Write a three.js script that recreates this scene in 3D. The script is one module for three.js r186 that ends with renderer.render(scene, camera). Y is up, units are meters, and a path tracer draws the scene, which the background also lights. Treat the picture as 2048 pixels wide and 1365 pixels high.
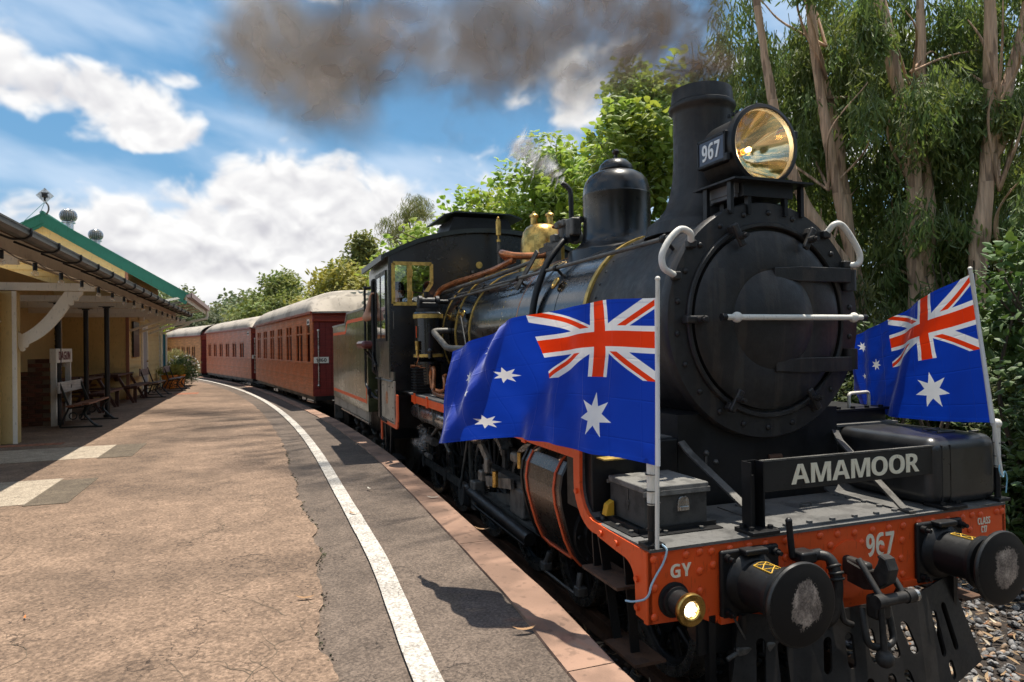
import * as THREE from 'three';
import { RoundedBoxGeometry } from 'three/addons/geometries/RoundedBoxGeometry.js';
import { TextGeometry } from 'three/addons/geometries/TextGeometry.js';
import { FontLoader } from 'three/addons/loaders/FontLoader.js';
import { mergeGeometries, mergeVertices, toCreasedNormals } from 'three/addons/utils/BufferGeometryUtils.js';
import { MarchingCubes } from 'three/addons/objects/MarchingCubes.js';

// ---------- camera, exposure ----------
const scene = new THREE.Scene();
const renderer = new THREE.WebGLRenderer({ antialias: true });
renderer.toneMapping = THREE.LinearToneMapping;
renderer.toneMappingExposure = 1.75;
renderer.shadowMap.enabled = true;
const camera = new THREE.PerspectiveCamera(53.13, 1024 / 682, 0.05, 1500);
camera.position.set(-2.976, 2.055, 2.84);
camera.rotation.order = 'YXZ';
camera.rotation.set(0.35 * Math.PI / 180, -20.4 * Math.PI / 180, -0.8 * Math.PI / 180);
camera.focus = 4.6; camera.userData.fStop = 6.3;
scene.add(camera);

// ---------- sun ----------
const SUN = new THREE.Vector3(0.2, 1, -0.12).normalize();
const sun = new THREE.DirectionalLight(new THREE.Color(1, 0.93, 0.82), 4.1);
sun.position.copy(SUN).multiplyScalar(60); sun.target.position.set(0, 0, 0);
sun.castShadow = true; sun.shadow.radius = 1; sun.shadow.mapSize.set(4096, 4096);
Object.assign(sun.shadow.camera, { left: -45, right: 30, top: 45, bottom: -45, near: 1, far: 140 });
scene.add(sun, sun.target);

// ---------- noise ----------
function mulberry(a) { return () => { a |= 0; a = a + 0x6D2B79F5 | 0; let t = Math.imul(a ^ a >>> 15, 1 | a); t = t + Math.imul(t ^ t >>> 7, 61 | t) ^ t; return ((t ^ t >>> 14) >>> 0) / 4294967296; }; }
const hash = (x, y, s = 0) => { let h = Math.imul(x | 0, 374761393) + Math.imul(y | 0, 668265263) + Math.imul(s | 0, 362437) | 0; h = Math.imul(h ^ h >>> 13, 1274126177); return ((h ^ h >>> 16) >>> 0) / 4294967296; };
const mod = (a, b) => ((a % b) + b) % b;
function vn(x, y, p = 0, s = 0) {
  const ix = Math.floor(x), iy = Math.floor(y), fx = x - ix, fy = y - iy, u = fx * fx * (3 - 2 * fx), v = fy * fy * (3 - 2 * fy);
  const h = p ? (a, b) => hash(mod(a, p), mod(b, p), s) : (a, b) => hash(a, b, s);
  return (h(ix, iy) * (1 - u) + h(ix + 1, iy) * u) * (1 - v) + (h(ix, iy + 1) * (1 - u) + h(ix + 1, iy + 1) * u) * v;
}
function fbm(x, y, o = 4, p = 0, s = 0) { let a = .5, t = 0, n = 0; for (let i = 0; i < o; i++) { t += a * vn(x, y, p, s + i); n += a; x *= 2; y *= 2; p *= 2; a *= .5; } return t / n; }
function h3(x, y, z) { return hash(x + z * 7919, y - z * 104729, z); }
function vn3(x, y, z) {
  const ix = Math.floor(x), iy = Math.floor(y), iz = Math.floor(z), fx = x - ix, fy = y - iy, fz = z - iz, u = fx * fx * (3 - 2 * fx), v = fy * fy * (3 - 2 * fy), w = fz * fz * (3 - 2 * fz);
  const L = (a, b, t) => a + (b - a) * t, f = (k) => L(L(h3(ix, iy, k), h3(ix + 1, iy, k), u), L(h3(ix, iy + 1, k), h3(ix + 1, iy + 1, k), u), v);
  return L(f(iz), f(iz + 1), w);
}
function fbm3(x, y, z, o = 4) { let a = .5, t = 0, n = 0; for (let i = 0; i < o; i++) { t += a * vn3(x, y, z); n += a; x = x * 2.03 + 11.3; y = y * 2.03 + 5.1; z = z * 2.03 + 3.7; a *= .5; } return t / n; }
const clamp = (x, a = 0, b = 1) => Math.min(b, Math.max(a, x)), ss = (a, b, x) => { const t = clamp((x - a) / (b - a)); return t * t * (3 - 2 * t); }, lerp = (a, b, t) => a + (b - a) * t;

// ---------- sky: air and clouds, computed for every direction ----------
{
  const W = 4096, H = 2048, D = new Float32Array(W * H * 4);
  const HALF = Math.PI / 180;
  // clouds seen in the photograph: azimuth from the track direction (deg), elevation, half sizes, strength
  const CL = [[-11.5, 17.5, 6.5, 2.6, 1], [-8.5, 16, 5, 2.0, .95], [-5.5, 19.6, 1.8, 1.0, .7], [-18, 18.5, 5, 3.4, .9], [3.5, 10.5, 7.5, 5.0, 1.2], [0, 7, 12, 6, 1.05], [9, 7, 9, 7.5, 1.05], [-14, 6, 10, 4, .7], [14, 7, 8, 8, .8], [22, 10, 10, 8, .8],
    [-1.5, 26, 3.0, 2.6, .5], [5.5, 27.5, 2.4, 2.2, .8], [14, 13, 4, 1.4, .55], [30, 20, 9, 6, .6], [42, 16, 10, 8, .6], [60, 14, 12, 7, .7], [85, 18, 14, 7, .7], [120, 14, 16, 8, .8], [160, 20, 14, 7, .7], [-160, 13, 16, 7, .8], [-120, 18, 14, 8, .7], [-85, 12, 14, 7, .8], [-50, 17, 12, 7, .7], [-35, 10, 10, 6, .7],
    [30, 52, 24, 11, .85], [95, 42, 26, 12, .95], [-95, 44, 26, 12, .95], [170, 46, 28, 12, .95], [-45, 48, 18, 9, .8], [60, 68, 40, 9, .9], [-120, 70, 40, 9, .9], [-150, 28, 16, 9, .8], [130, 30, 16, 9, .8], [-70, 30, 14, 8, .8], [70, 32, 14, 8, .8]];
  for (let j = 0; j < H; j++) {
    const el = ((j + .5) / H - .5) * 180;
    for (let i = 0; i < W; i++) {
      const k = (j * W + i) * 4; D[k + 3] = 1;
      if (el < -1) { D[k] = .22; D[k + 1] = .22; D[k + 2] = .2; continue; }
      const a = ((i + .5) / W - .5) * 360; let az = a + 90; if (az > 180) az -= 360;           // 0 = along -z, + towards +x
      const e = Math.max(el, 0), x = az * Math.cos(e * HALF * .8), t = Math.pow(1 - e / 90, 3);
      let r = lerp(.055, .22, t * t), g = lerp(.18, .37, t * t), b = lerp(.36, .50, t * t);
      const low = ss(11, 1, e); r = lerp(r, .50, low * .75); g = lerp(g, .54, low * .75); b = lerp(b, .60, low * .75);
      // thin high streaks
      const wa = fbm(x * .06 + 3 + e * .04, e * .2 + x * .03, 5, 0, 40), w2 = fbm(x * .2 + 9, e * .5 + x * .1, 5, 0, 60);
      const wisp = ss(.42, .74, wa * .7 + w2 * .3) * .5;
      r = lerp(r, .50, wisp); g = lerp(g, .56, wisp); b = lerp(b, .64, wisp);
      // heaped clouds
      let m = 0;
      for (const c of CL) { let dx = az - c[0]; if (dx > 180) dx -= 360; if (dx < -180) dx += 360; dx *= Math.cos(e * HALF); const q = (dx / c[2]) ** 2 + ((e - c[1]) / (e < c[1] ? c[3] * .75 : c[3])) ** 2; if (q < 4) m = Math.max(m, c[4] * (1 - q * .5)); }
      const wx = x + 2.2 * (fbm(x * .3, e * .4, 3, 0, 71) - .5), wy = e + 1.6 * (fbm(x * .3 + 50, e * .4, 3, 0, 72) - .5);
      const n = fbm(wx * .16 + 20, wy * .24, 6, 0, 3) * .6 + fbm(wx * .5 + 7, wy * .66 + 5, 5, 0, 17) * .4;
      const f = m * .95 + (n - .5) * 1.7 + ss(13, 2, e) * .22 - .12, cov = ss(.26, .60, f);
      if (cov > 0) {
        const up = fbm(wx * .16 + 20, (wy + 1.1) * .24, 5, 0, 3) * .6 + fbm(wx * .5 + 7, (wy + .7) * .66 + 5, 4, 0, 17) * .4;
        const lit = clamp(.60 + (n - up) * 3.2 + ss(.9, .3, f) * .22), br = lerp(.37, .60, lit);
        r = lerp(r, br, cov); g = lerp(g, br * .995, cov); b = lerp(b, br * .985 + .03 * (1 - lit), cov);
      }
      D[k] = r; D[k + 1] = g; D[k + 2] = b;
    }
  }
  const sky = new THREE.DataTexture(D, W, H, THREE.RGBAFormat, THREE.FloatType);
  sky.mapping = THREE.EquirectangularReflectionMapping; sky.minFilter = sky.magFilter = THREE.LinearFilter; sky.needsUpdate = true;
  scene.background = sky; scene.environment = sky;
}
// ---------- building helpers ----------
const R = mulberry(967), V = (x, y, z) => new THREE.Vector3(x, y, z), PI = Math.PI, deg = (a) => a * PI / 180;
const rnd = (a, b) => a + (b - a) * R();
const used = new Map();
function numbered(n) { const k = used.get(n) || 0; used.set(n, k + 1); return k ? n + '_' + String(k).padStart(3, '0') : n; }
function tag(o, label, category, group, kind) { o.userData.label = label; if (category) o.userData.category = category; if (group) o.userData.group = group; if (kind) o.userData.kind = kind; return o; }
function thing(name, label, category, pos = [0, 0, 0], ry = 0, group) { const g = new THREE.Group(); g.name = numbered(name); g.position.set(...pos); g.rotation.y = ry; tag(g, label, category, group); scene.add(g); return g; }
function clean(g) { if (g.index) g = g.toNonIndexed(); for (const k of Object.keys(g.attributes)) if (!['position', 'normal', 'uv'].includes(k)) g.deleteAttribute(k); if (!g.attributes.uv) g.setAttribute('uv', new THREE.BufferAttribute(new Float32Array(g.attributes.position.count * 2), 2)); if (!g.attributes.normal) g.computeVertexNormals(); g.morphAttributes = {}; return g; }
const _e1 = V(), _e2 = V(), _n = V();
function metreUV(g) { // uv in metres, projected along the face's main axis
  const p = g.attributes.position, u = g.attributes.uv, a = V(), b = V(), c = V();
  for (let i = 0; i < p.count; i += 3) {
    a.fromBufferAttribute(p, i); b.fromBufferAttribute(p, i + 1); c.fromBufferAttribute(p, i + 2);
    _n.crossVectors(_e1.subVectors(b, a), _e2.subVectors(c, a)); const x = Math.abs(_n.x), y = Math.abs(_n.y), z = Math.abs(_n.z);
    [a, b, c].forEach((q, k) => { if (y >= x && y >= z) u.setXY(i + k, q.x, q.z); else if (x >= z) u.setXY(i + k, q.z, q.y); else u.setXY(i + k, q.x, q.y); });
  }
  return g;
}
const join = (gs, uv = true) => { gs = gs.flat(9).filter(Boolean).map(clean); const g = gs.length > 1 ? mergeGeometries(gs) : gs[0]; return uv ? metreUV(g) : g; };
function part(name, gs, mat, parent, opt = {}) {
  const m = new THREE.Mesh(Array.isArray(gs) ? join(gs, opt.uv !== false) : gs, mat); m.name = parent ? name : numbered(name);
  m.castShadow = m.receiveShadow = true; (parent || scene).add(m); if (opt.label) m.userData.label = opt.label; if (opt.kind) m.userData.kind = opt.kind; if (opt.at) m.position.set(...opt.at); return m;
}
const parts = (name, gs, mat, parent, o) => gs.flat(9).map((g) => part(name, [g], mat, parent, o));
const T = (g, x = 0, y = 0, z = 0) => g.translate(x, y, z);
const box = (w, h, d, x = 0, y = 0, z = 0) => T(new THREE.BoxGeometry(w, h, d), x, y, z);
const rbox = (w, h, d, x = 0, y = 0, z = 0, r = .01, s = 2) => T(new RoundedBoxGeometry(w, h, d, s, Math.min(r, w / 2.01, h / 2.01, d / 2.01)), x, y, z);
const b6 = (x0, x1, y0, y1, z0, z1, r = 0) => (r ? rbox(x1 - x0, y1 - y0, z1 - z0, (x0 + x1) / 2, (y0 + y1) / 2, (z0 + z1) / 2, r) : box(x1 - x0, y1 - y0, z1 - z0, (x0 + x1) / 2, (y0 + y1) / 2, (z0 + z1) / 2));
const cylY = (r, h, x, y, z, s = 24, r2 = r) => T(new THREE.CylinderGeometry(r2, r, h, s), x, y, z);
const cylZ = (r, h, x, y, z, s = 24, r2 = r) => T(new THREE.CylinderGeometry(r2, r, h, s).rotateX(PI / 2), x, y, z);   // r2 at +z end
const cylX = (r, h, x, y, z, s = 24, r2 = r) => T(new THREE.CylinderGeometry(r2, r, h, s).rotateZ(-PI / 2), x, y, z);
const sph = (r, x, y, z, s = 16) => T(new THREE.SphereGeometry(r, s, s * .7 | 0), x, y, z);
const vec = (a) => (a.isVector3 ? a : V(...a));
function rod(a, b, r, s = 10, r2 = r) { a = vec(a); b = vec(b); const d = b.clone().sub(a), g = new THREE.CylinderGeometry(r2, r, d.length(), s); g.applyQuaternion(new THREE.Quaternion().setFromUnitVectors(V(0, 1, 0), d.clone().normalize())); const m = a.clone().add(b).multiplyScalar(.5); return g.translate(m.x, m.y, m.z); }
function bar(a, b, w, h, up = [0, 1, 0]) { // rectangular bar, w across, h along up
  a = vec(a); b = vec(b); const d = b.clone().sub(a), L = d.length(), z = d.clone().normalize(), x = V().crossVectors(vec(up), z).normalize(), y = V().crossVectors(z, x), g = new THREE.BoxGeometry(w, h, L);
  g.applyMatrix4(new THREE.Matrix4().makeBasis(x, y, z)); const m = a.clone().add(b).multiplyScalar(.5); return g.translate(m.x, m.y, m.z);
}
function tube(pts, r, s = 8, n = 0, closed = false, tension = .5) { const c = new THREE.CatmullRomCurve3(pts.map(vec), closed, 'catmullrom', tension); return new THREE.TubeGeometry(c, n || pts.length * 6, r, s, closed); }
function bent(pts, r, s = 8, rad = .05) { // pipe of straight runs with rounded elbows
  pts = pts.map(vec); const path = new THREE.CurvePath(); let prev = pts[0];
  for (let i = 1; i < pts.length - 1; i++) { const p = pts[i], a = pts[i - 1].clone().sub(p), b = pts[i + 1].clone().sub(p), k = Math.min(rad, a.length() * .45, b.length() * .45), A = p.clone().add(a.setLength(k)), B = p.clone().add(b.setLength(k)); path.add(new THREE.LineCurve3(prev, A)); path.add(new THREE.QuadraticBezierCurve3(A, p, B)); prev = B; }
  path.add(new THREE.LineCurve3(prev, pts[pts.length - 1]));
  const out = []; path.curves.forEach((c, i) => { const n = c.isLineCurve3 ? 1 : 6; for (let k = i ? 1 : 0; k <= n; k++) out.push(c.getPoint(k / n)); });
  return polyTube(out, r, s);
}
function polyTube(P, r, s = 8) { // tube through exact points, parallel-transported; r may be a function of the fraction
  const n = P.length, pos = [], idx = []; let N = null;
  for (let i = 0; i < n; i++) {
    const t = P[Math.min(i + 1, n - 1)].clone().sub(P[Math.max(i - 1, 0)]).normalize();
    if (!N) { N = Math.abs(t.y) < .9 ? V(0, 1, 0) : V(1, 0, 0); } N = N.clone().addScaledVector(t, -N.dot(t)).normalize(); const B = V().crossVectors(t, N), q = typeof r === 'function' ? r(i / (n - 1)) : r;
    for (let k = 0; k < s; k++) { const a = k / s * PI * 2, v = P[i].clone().addScaledVector(N, Math.cos(a) * q).addScaledVector(B, Math.sin(a) * q); pos.push(v.x, v.y, v.z); }
  }
  for (let i = 0; i < n - 1; i++) for (let k = 0; k < s; k++) { const a = i * s + k, b = i * s + (k + 1) % s, c = a + s, d = b + s; idx.push(a, b, c, b, d, c); }
  for (const [o, f] of [[0, 1], [(n - 1) * s, 0]]) for (let k = 1; k < s - 1; k++) f ? idx.push(o, o + k + 1, o + k) : idx.push(o, o + k, o + k + 1);
  const g = new THREE.BufferGeometry(); g.setAttribute('position', new THREE.Float32BufferAttribute(pos, 3)); g.setIndex(idx); g.computeVertexNormals(); return g;
}
const lathe = (pts, s = 40) => { const g = new THREE.LatheGeometry(pts.map((p) => new THREE.Vector2(p[0], p[1])), s); return toCreasedNormals(g, .6); };
const latheZ = (pts, s = 48) => lathe(pts, s).rotateX(PI / 2);                    // second coordinate becomes z
function shape(pts, holes = []) { const s = new THREE.Shape(pts.map((p) => new THREE.Vector2(p[0], p[1]))); for (const h of holes) s.holes.push(new THREE.Path(h.map((p) => new THREE.Vector2(p[0], p[1])))); return s; }
function ext(pts, d, holes = [], bevel = 0) { return new THREE.ExtrudeGeometry(pts.isShape ? pts : shape(pts, holes), { depth: d, bevelEnabled: bevel > 0, bevelThickness: bevel, bevelSize: bevel, bevelSegments: 1, curveSegments: 12 }); }
const extX = (ptsZY, x0, d, holes = []) => ext(ptsZY.map(([z, y]) => [-z, y]), d, holes.map((h) => h.map(([z, y]) => [-z, y]))).rotateY(PI / 2).translate(x0, 0, 0);  // profile in (z, y), thickness along +x from x0
function arc(cx, cy, r, a0, a1, n = 10) { const o = []; for (let i = 0; i <= n; i++) { const a = deg(a0 + (a1 - a0) * i / n); o.push([cx + Math.cos(a) * r, cy + Math.sin(a) * r]); } return o; }
const slot = (cx, cy, w, h, lean = 0) => [...arc(0, h / 2 - w / 2, w / 2, 0, 180, 8), ...arc(0, -h / 2 + w / 2, w / 2, 180, 360, 8)].map(([x, y]) => [cx + x + y * lean, cy + y]);
const F = {}; for (const [k, n] of [['b', 'droid_sans_bold'], ['r', 'droid_sans_regular']]) F[k] = await new FontLoader().loadAsync('fonts/droid/' + n + '.typeface.json');
function text(s, w, h, d = .004, font = 'b', space = 0) { // lettering fitted to a width and a height, centred
  let gs = [], x = 0; for (const ch of s) { if (ch === ' ') { x += .35; continue; } const g = new TextGeometry(ch, { font: F[font], size: 1, depth: 1, curveSegments: 6, bevelEnabled: false }); g.computeBoundingBox(); const q = g.boundingBox; g.translate(x - q.min.x, 0, 0); x += q.max.x - q.min.x + .12 + space; gs.push(g); }
  const g = mergeGeometries(gs.map(clean)); g.computeBoundingBox(); const q = g.boundingBox; g.translate(-(q.min.x + q.max.x) / 2, -(q.min.y + q.max.y) / 2, 0); return g.scale(w / (q.max.x - q.min.x), h / (q.max.y - q.min.y), d);
}
// ---------- textures ----------
function tex(W, H, fn, srgb = true, ru = 1, rv = ru) { const d = new Uint8Array(W * H * 4); for (let j = 0, k = 0; j < H; j++) for (let i = 0; i < W; i++, k += 4) { const c = fn(i / W, j / H, i, j); if (typeof c === 'number') d[k] = d[k + 1] = d[k + 2] = clamp(c) * 255; else { d[k] = clamp(c[0]) * 255; d[k + 1] = clamp(c[1]) * 255; d[k + 2] = clamp(c[2]) * 255; } d[k + 3] = 255; } const t = new THREE.DataTexture(d, W, H); t.wrapS = t.wrapT = THREE.RepeatWrapping; t.magFilter = t.minFilter = THREE.LinearFilter; if (srgb) t.colorSpace = THREE.SRGBColorSpace; t.repeat.set(ru, rv); t.needsUpdate = true; return t; }
const rep = (t, u, v = u) => { const c = t.clone(); c.repeat.set(u, v); c.needsUpdate = true; return c; };
const tSmudge = tex(512, 512, (u, v, i, j) => { const n = fbm(u * 6, v * 6, 5, 6, 1), f = fbm(u * 40, v * 40, 3, 40, 7); return .80 + .2 * ss(.3, .62, n) - .14 * ss(.6, .8, f) + (hash(i, j, 5) - .5) * .05; });
const tRough = tex(512, 512, (u, v, i, j) => { const n = fbm(u * 5, v * 5, 5, 5, 21), f = fbm(u * 34, v * 34, 3, 34, 27); return .62 + .5 * (n - .5) + .35 * (f - .5) + .15; }, false);
const tGrit = tex(512, 512, (u, v, i, j) => .5 + .5 * (fbm(u * 64, v * 64, 3, 64, 31) - .5) + .2 * (hash(i, j, 9) - .5), false);
const tWave = tex(256, 256, (u, v) => fbm(u * 4, v * 4, 3, 4, 77), false);
const tWood = tex(512, 512, (u, v, i, j) => { const g = fbm(u * 3, v * 48, 4, 0, 51), s = fbm(u * 8, v * 8, 3, 8, 52); return .74 + .34 * (g - .3) + .14 * (s - .5) + (hash(i, j, 3) - .5) * .04; });
const tSoot = tex(512, 512, (u, v, i, j) => { const n = fbm(u * 5, v * 5, 5, 5, 141), s = fbm(u * 26, v * 2.2, 4, 0, 143), f = fbm(u * 44, v * 44, 3, 44, 145), k = .74 + .34 * (n - .5) + .22 * (f - .5), b = ss(.55, .75, s) * .30; return [k + b, k + b * .72, k + b * .5]; });
const tPaint = tex(512, 512, (u, v, i, j) => { const n = fbm(u * 5, v * 5, 5, 5, 131), f = fbm(u * 60, v * 12, 3, 0, 137); return .955 + .08 * (n - .5) - .10 * ss(.66, .8, f) + (hash(i, j, 6) - .5) * .02; });
const std = (o) => new THREE.MeshStandardMaterial(o), phy = (o) => new THREE.MeshPhysicalMaterial(o), lin = (r, g, b) => new THREE.Color(r, g, b);
const M = {
  black: phy({ color: lin(.011, .011, .0115), roughness: .6, specularIntensity: .7, roughnessMap: tRough, map: tSmudge, bumpMap: tGrit, bumpScale: .0006 }),
  smoke: phy({ color: lin(.034, .032, .031), roughness: .62, specularIntensity: .85, roughnessMap: rep(tRough, .9), map: rep(tSoot, .8), bumpMap: rep(tGrit, 2), bumpScale: .0012 }),
  deck: std({ color: lin(.125, .122, .115), roughness: .9, roughnessMap: rep(tRough, 2), map: rep(tSmudge, 1.7), bumpMap: rep(tGrit, 3), bumpScale: .001 }),
  gloss: phy({ color: lin(.006, .006, .007), roughness: .36, specularIntensity: .6, roughnessMap: rep(tRough, .7), clearcoat: .8, clearcoatRoughness: .14, bumpMap: rep(tWave, 2.2), bumpScale: .0007, map: tSmudge }),
  dome: phy({ color: lin(.007, .007, .008), roughness: .4, specularIntensity: .7, roughnessMap: rep(tRough, .7), clearcoat: .45, clearcoatRoughness: .22, map: tSmudge }),
  red: std({ color: lin(.84, .10, .014), roughness: .58, roughnessMap: rep(tRough, 2), map: rep(tPaint, 1.6), bumpMap: tGrit, bumpScale: .0004 }),
  line: std({ color: lin(.78, .12, .035), roughness: .5 }),
  white: std({ color: lin(.78, .75, .67), roughness: .5, map: rep(tPaint, 2) }),
  letter: std({ color: lin(.92, .84, .64), roughness: .6, map: rep(tPaint, 3) }),
  brass: std({ color: lin(.62, .40, .12), metalness: 1, roughness: .42, roughnessMap: rep(tRough, 3), map: rep(tSmudge, 4) }),
  brassFlat: std({ color: lin(.66, .45, .12), metalness: .6, roughness: .5, map: rep(tSmudge, 4) }),
  copper: std({ color: lin(.48, .19, .085), metalness: .85, roughness: .4, roughnessMap: rep(tRough, 3), map: rep(tSmudge, 3) }),
  steel: std({ color: lin(.64, .63, .60), metalness: .95, roughness: .36, roughnessMap: rep(tRough, 2), map: rep(tSmudge, 2) }),
  iron: phy({ color: lin(.045, .042, .039), metalness: .35, roughness: .5, specularIntensity: .8, map: rep(tSmudge, 3), bumpMap: tGrit, bumpScale: .0006 }),
  dull: std({ color: lin(.14, .135, .125), metalness: .6, roughness: .6, map: rep(tSmudge, 3), bumpMap: tGrit, bumpScale: .0006 }),
  rust: std({ color: lin(.10, .05, .028), roughness: .9, map: rep(tSmudge, 3), bumpMap: rep(tGrit, 2), bumpScale: .001 }),
  glass: phy({ color: lin(.95, .97, .96), transmission: 1, thickness: 0, roughness: .02, ior: 1.5 }),
  dark: std({ color: lin(.008, .008, .008), roughness: .9 }),
};
const tr = (z) => { const d = Math.min(z + 5.15, 0); return -d * d / 218; };        // the track bends left
const trA = (z) => Math.atan(-Math.min(z + 5.15, 0) / 109);                          // its heading, turn about y
// ---------- ground, platform, track ----------
const PY = 0.665;
const spline = (pts) => (z) => { for (let i = 0; i < pts.length - 1; i++) { const [a, x] = pts[i], [b, y] = pts[i + 1]; if (z <= a && z >= b) return lerp(x, y, ss(0, 1, (a - z) / (a - b)) * .5 + .5 * (a - z) / (a - b)); } return z > pts[0][0] ? pts[0][1] : pts[pts.length - 1][1]; };
const edgeOff = spline([[1.5, -1.57], [.35, -1.53], [-.8, -1.46], [-2, -1.43], [-3.8, -1.395], [-5.8, -1.37], [-9.8, -1.41], [-12.5, -1.48], [-15.1, -1.54], [-22, -1.56]]);
const edgeX = (z) => tr(z) + edgeOff(z);
const tAsph = tex(1024, 1024, (u, v, i, j) => {
  const f = fbm(u * 12, v * 12, 4, 12, 61), g = fbm(u * 150, v * 150, 2, 150, 62), s = hash(i >> 1, j >> 1, 63), c1 = Math.abs(fbm(u * 7, v * 7, 5, 7, 64) - .5), c2 = Math.abs(fbm(u * 11 + .3, v * 11, 4, 11, 69) - .5), patch = ss(.45, .6, fbm(u * 3, v * 3, 3, 3, 65));
  let k = .74 + .22 * (f - .5) + .42 * (g - .5); if (s > .965) k += .16; if (s < .05) k -= .2; if (c1 < .006 || (c2 < .004)) k -= .26 * patch; return [k + .02, k, k - .015];
}), tAsphB = tex(1024, 1024, (u, v, i, j) => .5 + .5 * (fbm(u * 150, v * 150, 2, 150, 62) - .5) + .25 * (hash(i >> 1, j >> 1, 63) - .5), false);
const mBrown = std({ color: lin(.37, .262, .185), roughness: .95, map: rep(tAsph, .5), bumpMap: rep(tAsphB, .5), bumpScale: .004, vertexColors: true });
const mGrey = std({ color: lin(.225, .178, .142), roughness: .92, map: rep(tAsph, .7), bumpMap: rep(tAsphB, .7), bumpScale: .005, vertexColors: true });
const mConc = std({ color: lin(.60, .53, .42), roughness: .9, map: rep(tAsph, .9), bumpMap: rep(tAsphB, .9), bumpScale: .0015 });
const mCope = std({ color: lin(.34, .205, .14), roughness: .85, map: rep(tSmudge, .6), bumpMap: rep(tGrit, 2), bumpScale: .0015, vertexColors: true });
const mLine = std({ color: lin(.80, .78, .72), roughness: .7, map: rep(tAsph, .6), bumpMap: rep(tAsphB, .7), bumpScale: .002 });
const mPatch = std({ color: lin(.20, .165, .12), roughness: .95, map: rep(tAsph, .8), bumpMap: rep(tAsphB, .8), bumpScale: .004 });
const mBallast = std({ color: lin(.085, .07, .06), roughness: 1, map: rep(tAsph, .8), bumpMap: rep(tAsphB, .8), bumpScale: .02 });
const mSoil = std({ color: lin(.10, .085, .05), roughness: 1, map: rep(tSmudge, .2) });

function sheet(name, zs, xs, y, mat, stain) { // xs(z) -> list of x across
  const pos = [], col = [], idx = [], uv = []; let n = 0;
  zs.forEach((z, i) => { const row = xs(z); n = row.length; row.forEach((x) => { pos.push(x, y, z); uv.push(x, z); const s = stain ? stain(x, z) : 1; col.push(s, s, s); }); if (i) for (let k = 0; k < n - 1; k++) { const a = (i - 1) * n + k, b = a + 1, c = i * n + k, d = c + 1; idx.push(a, c, b, b, c, d); } });
  const g = new THREE.BufferGeometry(); g.setAttribute('position', new THREE.Float32BufferAttribute(pos, 3)); g.setAttribute('uv', new THREE.Float32BufferAttribute(uv, 2)); g.setAttribute('color', new THREE.Float32BufferAttribute(col, 3)); g.setIndex(idx); g.computeVertexNormals();
  if (g.attributes.normal.getY(0) < 0) { for (let i = 0; i < idx.length; i += 3) [idx[i], idx[i + 1]] = [idx[i + 1], idx[i]]; g.setIndex(idx); g.computeVertexNormals(); }
  return part(name, g, mat, null, { kind: 'structure' });
}
const range = (a, b, s) => { const o = []; const n = Math.ceil(Math.abs(b - a) / s); for (let i = 0; i <= n; i++) o.push(a + (b - a) * i / n); return o; };
const zAll = [...range(4, -14, .12), ...range(-14.5, -70, .5)];
const stain = (x, z) => { const n = fbm(x * .9 + 40, z * .55, 5, 0, 81), m = fbm(x * 3.1, z * 2.7, 4, 0, 82), w = fbm(x * .35 + 9, z * 1.1 + 4, 4, 0, 83); const q = vn(x * 9, z * 9, 0, 84); return 1 - .24 * ss(.5, .72, n) - .16 * ss(.5, .75, m) - .14 * ss(.52, .7, w) + .16 * ss(.58, .8, fbm(x * 1.6 + 70, z * 1.1, 4, 0, 86)) + .05 * (q - .5); };
const ragged = (z) => -2.64 + .16 * (fbm(z * .8 + 3, 1.5, 4, 0, 90) - .5) * 2 * ss(-5.5, -2.5, z) + .045 * (fbm(z * 5, 4.2, 4, 0, 91) - .5) * 2 + .018 * (fbm(z * 19, 8.2, 3, 0, 92) - .5) * 2 * ss(-8, -3, z) + tr(z);
// ground sheet
{ const g = new THREE.PlaneGeometry(1400, 1400, 1, 1).rotateX(-PI / 2); part('ground', [T(g, 0, -.32, 0)], mSoil, null, { kind: 'structure' }); }
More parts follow.
